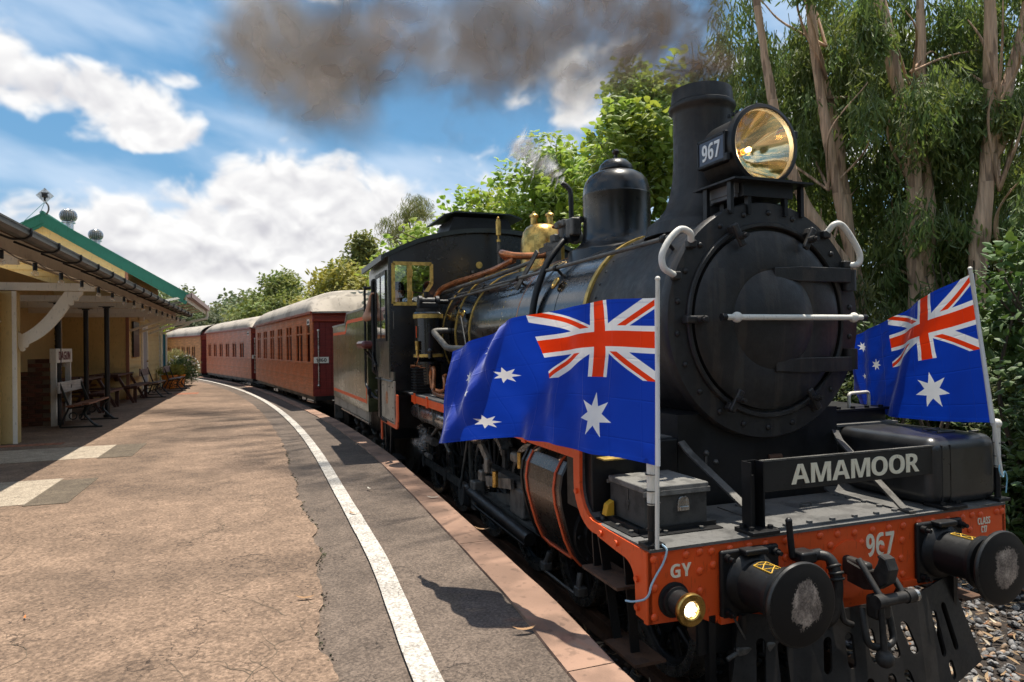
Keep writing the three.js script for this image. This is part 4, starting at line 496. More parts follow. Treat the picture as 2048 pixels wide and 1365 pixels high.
// ---------- cab ----------
{
  const Z = -5.86, Z2 = -7.42, X = 1.41, roofY = (x) => 3.25 + .35 * (1 - Math.pow(Math.abs(x) / 1.41, 2.2));
  const cabG = phy({ color: lin(.012, .012, .013), roughness: .4, roughnessMap: rep(tRough, 1), clearcoat: .5, clearcoatRoughness: .2, map: tSmudge });
  const side = phy({ color: lin(.085, .085, .066), roughness: .42, specularIntensity: .6, roughnessMap: rep(tRough, 1), clearcoat: .35, clearcoatRoughness: .2, map: rep(tSmudge, 1.2), bumpMap: rep(tWave, 1.5), bumpScale: .003 });
  const win = (s) => [[-1.355, 2.605], [-1.03, 2.605], [-.855, 2.87], [-.855, 3.125], [-1.355, 3.125]].map(([x, y]) => [x * -s, y]);
  const top = []; for (let i = 0; i <= 24; i++) { const x = lerp(1.40, -1.40, i / 24); top.push([x, roofY(x) - .015]); }
  part('cab_front', [ext([[-1.40, 1.49], [1.40, 1.49], ...top], .012, [win(1), win(-1)]).translate(0, 0, Z)], cabG, loco);
  mir((s) => {
    const w = new THREE.Group(); w.name = 'cab_window'; loco.add(w); const P = win(s), q = (a, b, t = .045) => bar([a[0], a[1], Z + .02], [b[0], b[1], Z + .02], t, .02, [0, 0, 1]);
    parts('window_frame', [...P.map((p, i) => q(p, P[(i + 1) % P.length])), b6(s * -1 * 1.135 - .04, s * -1 * 1.135 + .02, 2.59, 3.14, Z + .012, Z + .034)], M.brassFlat, w);
    part('window_hinge', [2.72, 3.0].map((y) => [rbox(.05, .10, .02, s * -1 * 1.135, y, Z + .045, .004), cylY(.008, .09, s * -1 * 1.135 + .02, y, Z + .055, 8)]), M.brass, w);
    parts('pane', [ext(P, .003).translate(0, 0, Z + .005)], M.glass, w);
  });
  mir((s) => {
    const hole = [[-6.76, 2.13], [-5.97, 2.13], [-5.97, 3.03], [-6.02, 3.06], [-6.72, 3.06], [-6.76, 3.03]];
    part('cab_side', [extX([[Z + .012, 1.66], [Z + .012, 3.22], [-6.86, 3.22], [-7.42, 3.17], [-7.42, 3.0], [-7.38, 2.96], [-6.93, 2.96], [-6.90, 2.9], [-6.90, 1.70], [-6.80, 1.66]], s * X - .008, .016, [hole])], side, loco);
    const w = new THREE.Group(); w.name = 'side_window'; loco.add(w);
    part('sash', [b6(s * X - .025, s * X - .01, 2.13, 3.05, -6.76, -6.72), b6(s * X - .025, s * X - .01, 2.13, 3.05, -6.02, -5.97), b6(s * X - .025, s * X - .01, 2.13, 3.05, -6.40, -6.37), b6(s * X - .025, s * X - .01, 2.13, 2.17, -6.72, -6.02), b6(s * X - .025, s * X - .01, 3.0, 3.05, -6.72, -6.02)], M.black, w);
    parts('pane', [b6(s * X - .019, s * X - .016, 2.17, 3.0, -6.72, -6.40), b6(s * X - .019, s * X - .016, 2.17, 3.0, -6.37, -6.02)], M.glass, w);
    // flared skirt and lower panel
    part('cab_skirt', [extX([[Z + .012, 1.66], [-6.82, 1.66], [-6.8, 1.63], [-5.6, 1.63], [-5.56, 1.65]], s * X - .01, .02), ext([[0, 0], [.0, .12], [.02, .12], [.02, .02], [.06, 0]].map(([a, b]) => [s * (X - .02 + a), 1.62 + b]), 1.2).translate(0, 0, -6.8)], side, loco);
    part('step_panel', [b6(s * X - .012, s * X + .004, 1.10, 1.63, -6.42, -5.5)], std({ color: lin(.34, .31, .25), roughness: .5, roughnessMap: tRough, map: rep(tSmudge, 1.5) }), loco);
    part('panel_edging', [extX([[-5.36, 1.47], [-5.36, 1.12], ...arc(-5.45, 1.14, .09, 0, -90, 5), [-6.5, 1.05], [-6.5, .80], [-6.56, .80], [-6.56, 1.13], [-6.46, 1.13], [-5.52, 1.13], ...arc(-5.49, 1.17, .04, -90, 0, 4), [-5.45, 1.47]], s * X - .004, .018)], M.line, loco);
    part('maker_plate', [T(new THREE.CylinderGeometry(.085, .085, .012, 28).rotateZ(PI / 2), s * (X + .008), 1.40, -6.02)], M.copper, loco);
    parts('screw', [[-5.62, 1.55], [-5.6, 1.3], [-5.62, 1.16], [-6.3, 1.55], [-5.85, 1.55]].map(([z, y]) => sph(.013, s * (X + .006), y, z, 8)), M.dark, loco);
    part('grille_step', [...range(0, 7, 1).map((i) => b6(s * X - .02, s * X + .03, 1.115, 1.125, -6.42 + i * .11, -6.36 + i * .11)), ...range(0, 3, 1).map((i) => rbox(.03, .05, .06, s * (X + .012), 1.09, -6.40 + i * .1, .015))], M.black, loco);
    part('cab_handrail', [bent([[s * 1.40, 2.93, -7.36], [s * 1.49, 2.93, -7.40], [s * 1.49, 1.50, -7.40], [s * 1.44, 1.34, -6.9], [s * 1.42, 1.34, -6.6]], .018, 10, .08), sph(.03, s * 1.48, 2.93, -7.40, 10), bent([[s * 1.40, 3.0, -6.90], [s * 1.445, 3.0, -6.93], [s * 1.445, 1.72, -6.93], [s * 1.40, 1.68, -6.93]], .026, 10, .04)], M.black, loco);
    parts('door_post', [b6(s * X - .02, s * X + .012, 1.66, 2.98, -6.93, -6.87), b6(s * X - .03, s * X + .0, 1.1, 1.64, -6.62, -6.46)], M.black, loco);
    part('armrest', [rbox(.22, .115, .62, s * 1.50, 2.09, -7.22, .05, 4)], phy({ color: lin(.11, .02, .018), roughness: .4, clearcoat: .3, map: tSmudge }), loco);
    part('armrest_bracket', [bar([s * 1.5, 2.03, -7.45], [s * 1.42, 1.80, -6.85], .02, .03), bar([s * 1.5, 2.03, -7.0], [s * 1.42, 1.80, -6.8], .02, .03), bar([s * 1.42, 1.86, -6.9], [s * 1.42, 1.6, -6.7], .02, .03), rbox(.05, .04, .22, s * 1.43, 1.80, -6.85, .01), tube([[s * 1.46, 1.98, -6.9], [s * 1.46, 1.86, -6.82], [s * 1.43, 1.80, -6.75]], .012, 8)], M.black, loco);
    part('lamp_iron', [bent([[s * 1.40, 1.34, -7.0], [s * 1.50, 1.34, -7.0], [s * 1.50, 1.42, -7.0]], .016, 8, .02), rbox(.05, .09, .05, s * 1.50, 1.42, -7.0, .01), rbox(.04, .06, .06, s * 1.42, 1.42, -6.75, .01)], M.black, loco);
    part('footstep', [b6(s * 1.30 - .14, s * 1.30 + .14, .56, .58, -6.6, -6.1), bar([s * 1.35, 1.05, -6.55], [s * 1.35, .57, -6.5], .02, .06), bar([s * 1.35, 1.05, -6.1], [s * 1.35, .57, -6.2], .02, .06)], M.black, loco);
  });
  const rt = [], rb = []; for (let i = 0; i <= 32; i++) { const x = lerp(1.50, -1.50, i / 32); rt.push([x, roofY(Math.min(Math.abs(x), 1.41)) + .02 - Math.max(0, Math.abs(x) - 1.41) * .5]); } for (let i = 32; i >= 0; i--) rb.push([rt[i][0], rt[i][1] - .028]);
  part('cab_roof', [ext([...rt, ...rb], 1.72).translate(0, 0, -7.52)], std({ color: lin(.02, .026, .024), roughness: .5, roughnessMap: tRough, map: tSmudge }), loco);
  part('roof_edge', [ext([...rt, ...rb.map(([x, y]) => [x, y - .03])], .02).translate(0, 0, -5.805), ...mir((s) => b6(s * 1.50 - .015, s * 1.50 + .015, 3.15, 3.225, -7.53, -5.78))], std({ color: lin(.022, .03, .027), roughness: .4 }), loco);
  part('roof_vent', [ext([[-.50, 3.60], [.50, 3.60], [.40, 3.86], [-.40, 3.86]], .82).translate(0, 0, -7.15)], M.black, loco);
  part('vent_lid', [ext([[-.58, 3.845], [-.40, 3.90], [.40, 3.90], [.58, 3.845], [.58, 3.865], [.40, 3.92], [-.40, 3.92], [-.58, 3.865]], 1.02).translate(0, 0, -7.25)], std({ color: lin(.02, .03, .026), roughness: .45 }), loco);
  part('cab_floor', [b6(-1.36, 1.36, 1.38, 1.42, -7.4, -5.87), b6(-1.3, 1.3, 1.0, 1.38, -7.3, -5.9)], M.black, loco);
  part('backhead', [cylZ(.62, .3, 0, 2.1, -6.0, 28), rbox(.4, .3, .2, 0, 1.9, -6.2, .03), ...[[-.3, 2.4], [.3, 2.4], [0, 2.55]].map(([x, y]) => cylZ(.07, .05, x, y, -6.2, 18)), rod([-.5, 2.2, -6.2], [-.2, 2.6, -6.3], .015)], M.black, loco);
  part('gauge_plate', [cylZ(.045, .015, -.20, 3.13, Z + .018, 20), cylZ(.012, .02, -.20, 3.13, Z + .024, 8)], M.brassFlat, loco);
  part('front_grab', [rod([-1.36, 2.5, Z + .04], [-1.36, 2.28, Z + .04], .008), sph(.012, -1.36, 2.5, Z + .04, 8), rod([-.3, 3.05, Z + .05], [-.3, 3.02, Z + .05], .02)], M.dull, loco);
}
// ---------- tender ----------
{
  const t = thing('coal_tender', 'dark green glossy coal tender with orange lining behind the cab', 'tender', [tr(-9.5) - .03, 0, -9.5], trA(-9.5) * .8), H = 1.38;
  const green = phy({ color: lin(.075, .085, .040), roughness: .4, specularIntensity: .7, roughnessMap: rep(tRough, .6), clearcoat: .6, clearcoatRoughness: .10, bumpMap: rep(tex(256, 256, (u, v) => fbm(u * 14, v * 2, 3, 0, 501), false), .35, .16), bumpScale: .010, map: rep(tSmudge, .8) });
  const out = [[1.92, 1.08], [1.92, 2.64], [-.02, 2.64], [-.08, 2.63], [-.20, 2.50], [-.26, 2.47], [-1.9, 2.46], [-1.9, 1.08]];
  part('tank', [extX(out, -H, 2 * H)], green, t);
  parts('tank_rim', mir((s) => [bar([s * (H - .01), 2.655, 1.92], [s * (H - .01), 2.655, -.05], .045, .03), bar([s * (H - .01), 2.475, -.27], [s * (H - .01), 2.475, -1.92], .045, .03), bar([s * (H - .01), 2.65, -.04], [s * (H - .01), 2.48, -.27], .045, .03)]), std({ color: lin(.32, .31, .27), roughness: .6 }), t);
  mir((s) => part('lining', [extX([[1.80, 2.53], [.0, 2.53], [-.12, 2.50], [-.26, 2.35], [-.3, 2.345], [-1.84, 2.345], [-1.84, 2.295], [-.29, 2.295], [-.22, 2.31], [-.08, 2.46], [.02, 2.475], [1.80, 2.475]], s > 0 ? H : -H - .003, .003), b6(s > 0 ? H : -H - .003, s > 0 ? H + .003 : -H, 1.20, 1.255, -1.84, 1.80), b6(s > 0 ? H : -H - .003, s > 0 ? H + .003 : -H, 1.255, 2.475, 1.75, 1.80)], M.line, t));
  parts('sole_panel', mir((s) => b6(s * (H - .03) - .015, s * (H - .03) + .015, .93, 1.08, -1.88, 1.88)), std({ color: lin(.30, .27, .22), roughness: .6, map: tSmudge }), t);
  part('underframe', [b6(-1.0, 1.0, .62, .95, -1.7, 1.7), ...mir((s) => [b6(s * .95 - .03, s * .95 + .03, .45, .78, -1.5, -.3), b6(s * .95 - .03, s * .95 + .03, .45, .78, .3, 1.5)])], M.black, t);
  parts('side_pipe', mir((s) => rod([s * 1.30, .87, -1.3], [s * 1.30, .87, 1.6], .022, 10)), M.steel, t);
  mir((s) => parts('axle_gear', [-1.25, -.55, .55, 1.25].map((z) => [rbox(.10, .16, .16, s * 1.0, .42, z, .02), tube([[s * 1.02, .62, z - .25], [s * 1.02, .56, z], [s * 1.02, .62, z + .25]], .03, 6), rod([s * 1.05, .5, z + .1], [s * 1.05, .25, z + .18], .012)]), M.dull, t));
  for (const z of [-1.25, -.55, .55, 1.25]) mir((s) => part('wheel', [lathe([[0, -.04], [.36, -.04], [.38, .04], [.41, .05], [.41, .07], [0, .07]], 32).rotateZ(s * PI / 2).translate(s * .57, .38, z)], M.dull, t));
  const cg = []; for (let i = 0; i < 420; i++) { const z = rnd(-.9, 1.8), x = rnd(-1.2, 1.2), h = 2.36 + .46 * (1 - Math.pow(Math.abs(x) / 1.45, 2)) * ss(-1.0, .6, z) + rnd(-.05, .05), r = rnd(.05, .12); const g = new THREE.DodecahedronGeometry(r, 0); g.rotateX(rnd(0, 6)); g.rotateY(rnd(0, 6)); g.scale(1, .8, 1.2); cg.push(T(g, x, h, z)); }
  part('coal', cg, std({ color: lin(.02, .02, .022), roughness: .35, roughnessMap: tRough }), t, { kind: 'stuff' });
  part('coal_bed', [b6(-1.3, 1.3, 2.0, 2.5, -.7, 1.9)], M.dark, t);
  part('tool', [rod([-1.0, 2.5, -1.2], [-1.0, 2.58, -1.2], .012), sph(.02, -1.0, 2.59, -1.2, 8)], M.white, t);
  part('rear_step', [b6(-1.36, -1.20, .62, .98, -1.98, -1.94), b6(-1.32, -1.26, .30, .98, -1.99, -1.955), b6(-1.40, -1.18, .975, .99, -2.04, -1.88), tube([[-1.3, .7, -1.97], [-1.36, .5, -2.1], [-1.4, .36, -2.0]], .015, 6)], M.dull, t);
  part('rear_hose', [tube([[-.95, 1.85, -1.92], [-1.05, 1.7, -2.0], [-1.08, 1.4, -2.0], [-.95, 1.15, -1.96]], .018, 8, 24)], M.dark, t);
}
// ---------- carriages ----------
const mMar = std({ color: lin(.42, .055, .024), roughness: .5, roughnessMap: tRough, map: rep(tWood, .7) }), mMar2 = std({ color: lin(.24, .017, .012), roughness: .6, map: rep(tWood, .7) }), mWoodCar = std({ color: lin(.72, .32, .10), roughness: .6, map: rep(tWood, .6) });
const mRoof = std({ color: lin(.43, .375, .31), roughness: .85, map: rep(tSmudge, .35), bumpMap: rep(tGrit, 1), bumpScale: .002 }), mShut = std({ color: lin(.11, .016, .012), roughness: .5, map: tWood });
function carriage(N, Fa, label, o) {
  const n = V(N[0], 0, N[1]), f = V(Fa[0], 0, Fa[1]), d = n.clone().sub(f).normalize(), L = n.distanceTo(f), W = 1.45, right = V(d.z, 0, -d.x), c = n.clone().add(f).multiplyScalar(.5).addScaledVector(right, W);
  const t = thing('railway_carriage', label, 'carriage', [c.x, o.dy || 0, c.z], Math.atan2(d.x, d.z), 'wooden carriages behind the tender'), h = L / 2, y0 = .93, y1 = 2.86, mat = o.mat;
  const zw = o.waist, zt = o.wtop, G = (L - 1.1) / o.groups, slots = [];   // window openings, measured from the near end
  for (let i = 0; i < o.groups; i++) { const z = h - .95 - i * G - (G - .12) / 2; if (o.single && i === 0) { slots.push([z - .02, .42]); continue; } slots.push([z - .245 * o.ws, .40 * o.ws], [z + .245 * o.ws, .40 * o.ws]); }
  if (o.lone) slots.push([h - .5, .44]);
  slots.sort((a, b) => a[0] - b[0]);
  for (const s of [-1, 1]) {
    const xo = s * W, w = new THREE.Group(); w.name = 'side_wall'; t.add(w);
    const bd = [], bw = .098, nb = Math.floor(L / bw); for (let i = 0; i < nb; i++) { const z = -h + (i + .5) * L / nb; bd.push(b6(xo - .02, xo + .02, y0, zw, z - L / nb / 2 + .006, z + L / nb / 2 - .006)); }
    part('lower_boarding', bd, mat, w, { kind: 'stuff' }); part('board_backing', [b6(xo - .015, xo + .012, y0 + .01, zw, -h + .005, h - .005)], mMar2, w);
    part('waist_rail', [b6(xo - .03, xo + .035, zw, zw + .045, -h, h, .006)], mat, w);
    let z = -h; const posts = []; for (const [c0, ww] of slots) { posts.push(b6(xo - .02, xo + .018, zw + .045, zt, z, c0 - ww / 2)); z = c0 + ww / 2; } posts.push(b6(xo - .02, xo + .018, zw + .045, zt, z, h)); parts('window_post', posts, mat, w);
    part('upper_panel', [b6(xo - .02, xo + .02, zt, y1, -h, h)], mat, w);
    part('panel_bead', [b6(xo - .01, xo + .03, zt, zt + .03, -h, h), b6(xo - .01, xo + .035, y1 - .07, y1, -h, h), ...range(0, o.groups, 1).map((i) => b6(xo - .01, xo + .028, zt + .03, y1 - .07, h - .98 - i * G, h - .94 - i * G)), ...range(0, o.groups, 1).map((i) => b6(xo - .01, xo + .03, zw + .045, zt, h - .98 - i * G, h - .94 - i * G))], mat, w);
    for (const [c0, ww] of slots) { const q = new THREE.Group(); q.name = 'window'; t.add(q); const ys = lerp(zw, zt, o.shut); part('sash', [b6(xo - .012, xo + .006, zw + .045, zt, c0 - ww / 2, c0 - ww / 2 + .035), b6(xo - .012, xo + .006, zw + .045, zt, c0 + ww / 2 - .035, c0 + ww / 2), b6(xo - .012, xo + .006, ys - .02, ys + .02, c0 - ww / 2, c0 + ww / 2)], mat, q); part('shutter', [b6(xo - s * .05 - .008, xo - s * .05 + .008, zw, ys, c0 - ww / 2 - .02, c0 + ww / 2 + .02)], mShut, q); parts('pane', [b6(xo - s * .018 - .002, xo - s * .018 + .002, ys, zt, c0 - ww / 2, c0 + ww / 2)], M.glass, q); }
    part('truss_rod', [rod([s * 1.1, .85, h - 2.2], [s * 1.1, .42, h - 3.6], .016), rod([s * 1.1, .42, h - 3.6], [s * 1.1, .42, -h + 3.6], .016), rod([s * 1.1, .42, -h + 3.6], [s * 1.1, .85, -h + 2.2], .016)], M.dull, t);
    parts('queen_post', [-1, 1].map((k) => ext([[-.10, 0], [.10, 0], [.02, -.42], [-.02, -.42]], .03).rotateY(PI / 2).translate(s * 1.1, .86, k * (h - 3.6))), M.dull, t);
    part('footboard', [b6(s * 1.28 - .14, s * 1.28 + .14, .60, .63, -h + .8, h - .8), ...range(0, 8, 1).map((i) => ext([[-.09, 0], [.09, 0], [0, -.2]], .02).rotateY(PI / 2).translate(s * 1.25, .88, -h + 1 + i * (L - 2) / 8))], M.dull, t);
  }
  const arcEnd = (k) => { const p = []; for (let i = 0; i <= 20; i++) { const a = PI * i / 20; p.push([Math.cos(a) * W, y1 - .02 + Math.sin(a) * o.rh * .94]); } return ext([[-W, y0], [W, y0], ...(o.dome ? [[W, y1], [-W, y1]] : p)], .04).translate(0, 0, k * h - (k > 0 ? .04 : 0)); };
  part('end_wall', [arcEnd(1), arcEnd(-1)].slice(0, 1), mMar2, t); part('end_wall', [arcEnd(-1)], mMar2, t);
  part('end_plank', range(0, 22, 1).map((i) => b6(-W + .02 + i * .131, -W + .14 + i * .131, y0 + .05, y1 - .05, h, h + .012)), mMar2, t);
  part('end_cornice', [rbox(2 * W + .06, .17, .06, 0, y1 - .11, h + .03, .015), rbox(2 * W + .12, .06, .14, 0, y1 + .0, h + .04, .02)], mMar, t);
  const NS = 40, NA = 20, pos = [], idx = []; for (let i = 0; i <= NS; i++) { let z = lerp(-h - .18, h + .22, i / NS); const e = Math.min(z + h + .18, h + .22 - z), k = o.dome ? Math.pow(clamp(1 - Math.pow(1 - Math.min(1, e / 1.15), 2.1), 0, 1), .5) : 1; for (let j = 0; j <= NA; j++) { const a = PI * j / NA, cx = Math.sign(Math.cos(a)) * Math.pow(Math.abs(Math.cos(a)), .8); pos.push(cx * (W + .09), y1 + .02 + Math.pow(Math.sin(a), .85) * o.rh * Math.max(k, .04), z); } }
  for (let i = 0; i < NS; i++) for (let j = 0; j < NA; j++) { const a = i * (NA + 1) + j, b = a + 1, c2 = a + NA + 1, e = c2 + 1; idx.push(a, c2, b, b, c2, e); }
  const rg = new THREE.BufferGeometry(); rg.setAttribute('position', new THREE.Float32BufferAttribute(pos, 3)); rg.setIndex(idx); rg.computeVertexNormals(); const r2 = rg.clone(); { const p = r2.attributes.position; for (let i = 0; i < p.count; i++) p.setXYZ(i, p.getX(i) * .985, p.getY(i) - .035, p.getZ(i)); const id = r2.index.array; for (let i = 0; i < id.length; i += 3) { const q = id[i]; id[i] = id[i + 1]; id[i + 1] = q; } r2.computeVertexNormals(); }
  part('roof', [rg, r2], mRoof, t); parts('roof_gutter', mir((s) => b6(s * (W + .08) - .025, s * (W + .08) + .02, y1 - .02, y1 + .035, -h - .15, h + .2)), mMar, t);
  part('floor', [b6(-W + .03, W - .03, y0 - .1, y0, -h, h), b6(-1, 1, .7, y0 - .1, -h + .1, h - .1)], M.black, t);
  for (const k of [-1, 1]) { const b = new THREE.Group(); b.name = 'bogie'; t.add(b); b.position.z = k * (h - 1.7); part('bogie_frame', [...mir((s) => b6(s * .78 - .04, s * .78 + .04, .35, .62, -1.0, 1.0)), b6(-.8, .8, .45, .65, -.15, .15)], M.black, b); for (const z of [-.72, .72]) mir((s) => part('wheel', [lathe([[0, -.04], [.38, -.04], [.40, .04], [.43, .05], [.43, .07], [0, .07]], 28).rotateZ(s * PI / 2).translate(s * .57, .40, z)], M.dull, b)); }
  if (o.plate) { part('end_handrail', [rod([-W + .10, 1.18, h + .06], [-W + .10, 2.46, h + .06], .016), sph(.035, -W + .10, 2.46, h + .06, 8), sph(.035, -W + .10, 1.18, h + .06, 8)], M.steel, t); part('number_plate', [b6(-W + .0, -W + .34, 1.70, 1.84, h + .02, h + .035)], M.white, t); part('plate_digits', [text('1160', .24, .085).translate(-W + .17, 1.77, h + .0355)], M.dark, t); part('class_plate', [b6(-W - .028, -W - .02, 2.60, 2.74, h - .62, h - .32)], M.white, t); part('class_mark', [text('2nd', .18, .07).rotateY(-PI / 2).translate(-W - .0285, 2.67, h - .47)], M.dark, t); }
  return t;
}
carriage([-1.78, -13.6], [-3.05, -23.8], 'maroon timber carriage with rounded roof end directly behind the tender', { groups: 6, lone: true, waist: 1.68, wtop: 2.62, ws: .95, shut: .76, rh: .62, dome: true, plate: true, mat: std({ color: lin(.78, .20, .06), roughness: .5, roughnessMap: tRough, map: rep(tWood, .7) }) });
carriage([-3.22, -24.9], [-5.39, -34.4], 'brown red timber carriage in the middle with low windows under tall panels', { groups: 6, waist: 1.70, wtop: 2.35, ws: .85, shut: .95, rh: .56, dome: true, plate: true, dy: -.02, mat: std({ color: lin(.76, .185, .055), roughness: .5, roughnessMap: tRough, map: rep(tWood, .7) }) });
carriage([-5.75, -35.7], [-8.9, -45.4], 'varnished wooden carriage farthest from the engine, with arched roof end', { groups: 8, waist: 1.70, wtop: 2.35, ws: .8, shut: .95, rh: .62, dome: false, dy: -.1, mat: mWoodCar });
// ---------- toolbox on the deck ----------
{
  const t = thing('toolbox', 'grey black metal toolbox with silver latch on the front left of the deck', 'toolbox', [-.915, 1.068, -.43]), mB = std({ color: lin(.055, .052, .047), roughness: .75, map: rep(tSmudge, 3), bumpMap: tGrit, bumpScale: .001 });
  part('box_body', [rbox(.385, .185, .37, 0, .115, 0, .006)], mB, t); part('lid', [rbox(.40, .035, .39, 0, .222, 0, .008), b6(-.205, .205, .195, .215, -.2, -.19), b6(-.205, .205, .19, .215, .19, .2)], std({ color: lin(.17, .165, .15), roughness: .8, map: rep(tSmudge, 3), bumpMap: tGrit, bumpScale: .001 }), t);
  part('latch', [ext([[-.034, 0], [.034, 0], [.034, .03], [.028, .062], [.015, .072], [-.015, .072], [-.028, .062], [-.034, .03]], .006, [], .002).translate(.04, .10, .187), rbox(.055, .022, .012, .04, .112, .198, .003), cylZ(.006, .004, .02, .15, .196, 8), cylZ(.006, .004, .06, .15, .196, 8)], M.steel, t);
  part('rack', [b6(-.24, .24, 0, .03, .195, .2), b6(-.24, .24, 0, .006, .2, .26), b6(-.24, -.235, 0, .03, -.22, .2), b6(-.29, -.24, 0, .006, -.22, .22)], M.black, t); parts('rack_bolt', [[-.26, -.15], [-.26, .02], [-.26, .16], [-.1, .235], [.12, .235]].map(([x, z]) => cylY(.013, .014, x, .012, z, 6)), M.dull, t);
  part('yellow_wedge', [ext([[0, 0], [.05, 0], [.05, .08], [.015, .06]], .05).translate(-.26, .03, -.16)], std({ color: lin(.6, .33, .02), roughness: .6 }), t); part('clasp', [T(new THREE.TorusGeometry(.012, .003, 6, 16).rotateY(PI / 2), -.195, .13, .02), rod([-.196, .2, .02], [-.196, .09, .02], .003)], M.dull, t);
}
// ---------- flags ----------
const tFlag = (() => {
  const W = 1200, H = 600, c = document.createElement('canvas'); c.width = W; c.height = H; const g = c.getContext('2d'), BL = '#0a3bb4', RD = '#f03c0a', WH = '#f1f2f4';
  g.fillStyle = BL; g.fillRect(0, 0, W, H); const w = 600, h = 300;
  g.save(); g.beginPath(); g.rect(0, 0, w, h); g.clip(); g.strokeStyle = WH; g.lineWidth = 60; g.beginPath(); g.moveTo(0, 0); g.lineTo(w, h); g.moveTo(w, 0); g.lineTo(0, h); g.stroke();
  const dg = (x0, y0, x1, y1, side) => { g.save(); g.beginPath(); const dx = x1 - x0, dy = y1 - y0, l = Math.hypot(dx, dy), nx = -dy / l * 20 * side, ny = dx / l * 20 * side; g.moveTo(x0, y0); g.lineTo(x1, y1); g.lineTo(x1 + nx, y1 + ny); g.lineTo(x0 + nx, y0 + ny); g.closePath(); g.fillStyle = RD; g.fill(); g.restore(); };
  dg(0, 0, w / 2, h / 2, 1); dg(w, h, w / 2, h / 2, 1); dg(w, 0, w / 2, h / 2, 1); dg(0, h, w / 2, h / 2, 1);
  g.fillStyle = WH; g.fillRect(w / 2 - 50, 0, 100, h); g.fillRect(0, h / 2 - 50, w, 100); g.fillStyle = RD; g.fillRect(w / 2 - 30, 0, 60, h); g.fillRect(0, h / 2 - 30, w, 60); g.restore();
  const star = (x, y, R1, n) => { g.beginPath(); for (let i = 0; i < 2 * n; i++) { const r = i % 2 ? R1 * (n === 7 ? .444 : .42) : R1, a = -PI / 2 + i * PI / n; g.lineTo(x + Math.cos(a) * r, y + Math.sin(a) * r); } g.closePath(); g.fillStyle = WH; g.fill(); };
  star(300, 450, 90, 7); star(900, 500, 43, 7); star(750, 263, 43, 7); star(900, 100, 43, 7); star(1033, 222, 43, 7); star(960, 325, 26, 5);
  const t = new THREE.CanvasTexture(c); t.colorSpace = THREE.SRGBColorSpace; return t;
})();
const tCloth = tex(1024, 512, (u, v) => { const cr = (t, n, w) => { const q = Math.abs(((t * n) % 1) - .5) / n; return Math.exp(-((q / w) ** 2)); }; return .5 + .06 * Math.sin(u * 1024 * PI / 2) * Math.sin(v * 512 * PI / 2) + .35 * (fbm(u * 16 + v * 5, v * 9 - u * 3, 5, 0, 411) - .5) - .28 * cr(u, 8, .0022) - .28 * cr(v, 4, .0045) + .4 * ss(.975, .985, u) + .3 * ss(.03, .02, v) + .3 * ss(.97, .98, v); }, false);
const mFlag = phy({ map: tFlag, roughness: .92, transmission: .34, thickness: 0, side: THREE.DoubleSide, bumpMap: tCloth, bumpScale: .006, ior: 1.3 });
const mHoist = std({ color: lin(.75, .76, .78), roughness: .8, side: THREE.DoubleSide });
function flag(name, label, o) {
  const t = thing(name, label, 'flag', [0, 0, 0]), NX = 120, NY = 60, pos = [], uv = [], idx = [], C = new THREE.CatmullRomCurve3(o.plan.map(([x, z]) => V(x, 0, z))), tp = new THREE.CatmullRomCurve3(o.top.map(([s, y]) => V(s, y, 0))), bt = new THREE.CatmullRomCurve3(o.bot.map(([s, y]) => V(s, y, 0)));
  for (let i = 0; i <= NX; i++) for (let j = 0; j <= NY; j++) {
    const s = i / NX, v = j / NY, p = C.getPoint(s), q = C.getTangent(s), n = V(-q.z, 0, q.x).normalize().multiplyScalar(o.side), ya = tp.getPoint(s).y, yb = bt.getPoint(s).y;
    let w = 0; for (const [A, f, k, ph, s0] of o.waves) w += A * ss(0, s0, s) * Math.sin(2 * PI * (f * s + k * v + ph));
    w += .016 * ss(0, .3, s) * (fbm(s * 7 + v * 2, v * 3.4 - s * 2, 4, 0, o.seed) - .5) * 2 + .0035 * ss(0, .1, s) * (Math.abs((v * 4) % 1 - .5) < .02 ? 1 : 0);
    const hl = o.hoist(v).map((a) => a * (1 - s) * (1 - s)); pos.push(p.x + n.x * w + hl[0], lerp(yb, ya, v), p.z + n.z * w + hl[1]); uv.push(s, v);
  }
  for (let i = 0; i < NX; i++) for (let j = 0; j < NY; j++) { const a = i * (NY + 1) + j, b = a + 1, c = a + NY + 1, d = c + 1; idx.push(a, c, b, b, c, d); }
  const g = new THREE.BufferGeometry(); g.setAttribute('position', new THREE.Float32BufferAttribute(pos, 3)); g.setAttribute('uv', new THREE.Float32BufferAttribute(uv, 2)); g.setIndex(idx); g.computeVertexNormals(); part('cloth', g, mFlag, t);
  part('flagpole', [rod(o.pole[0], o.pole[1], .0105, 12), sph(.013, ...o.pole[1], 10)], M.white, t);
  const hs = []; for (let j = 0; j < NY; j += 4) { const k = j * 3, m = Math.min(j + 4, NY) * 3; hs.push(rod([pos[k], pos[k + 1], pos[k + 2]], [pos[m], pos[m + 1], pos[m + 2]], .011, 10)); } part('hoist_sleeve', hs, mHoist, t);
  return t;
}
flag('flag', 'australian flag flying from the pole at the left front corner of the engine', { seed: 5, side: 1, plan: [[-1.20, .045], [-1.36, -.27], [-1.53, -.62], [-1.70, -1.0], [-1.87, -1.40]], top: [[0, 2.27], [.25, 2.275], [.5, 2.215], [.75, 2.13], [1, 2.02]], bot: [[0, 1.47], [.3, 1.50], [.6, 1.52], [.8, 1.50], [1, 1.44]], waves: [[.080, 1.4, .60, .36, .5], [.042, 3.0, 1.0, .1, .6], [.014, 6, -.7, .3, .5]], pole: [[-1.198, 1.07, .012], [-1.20, 2.36, .055]], hoist: (v) => [0, .01 * v - .01] });
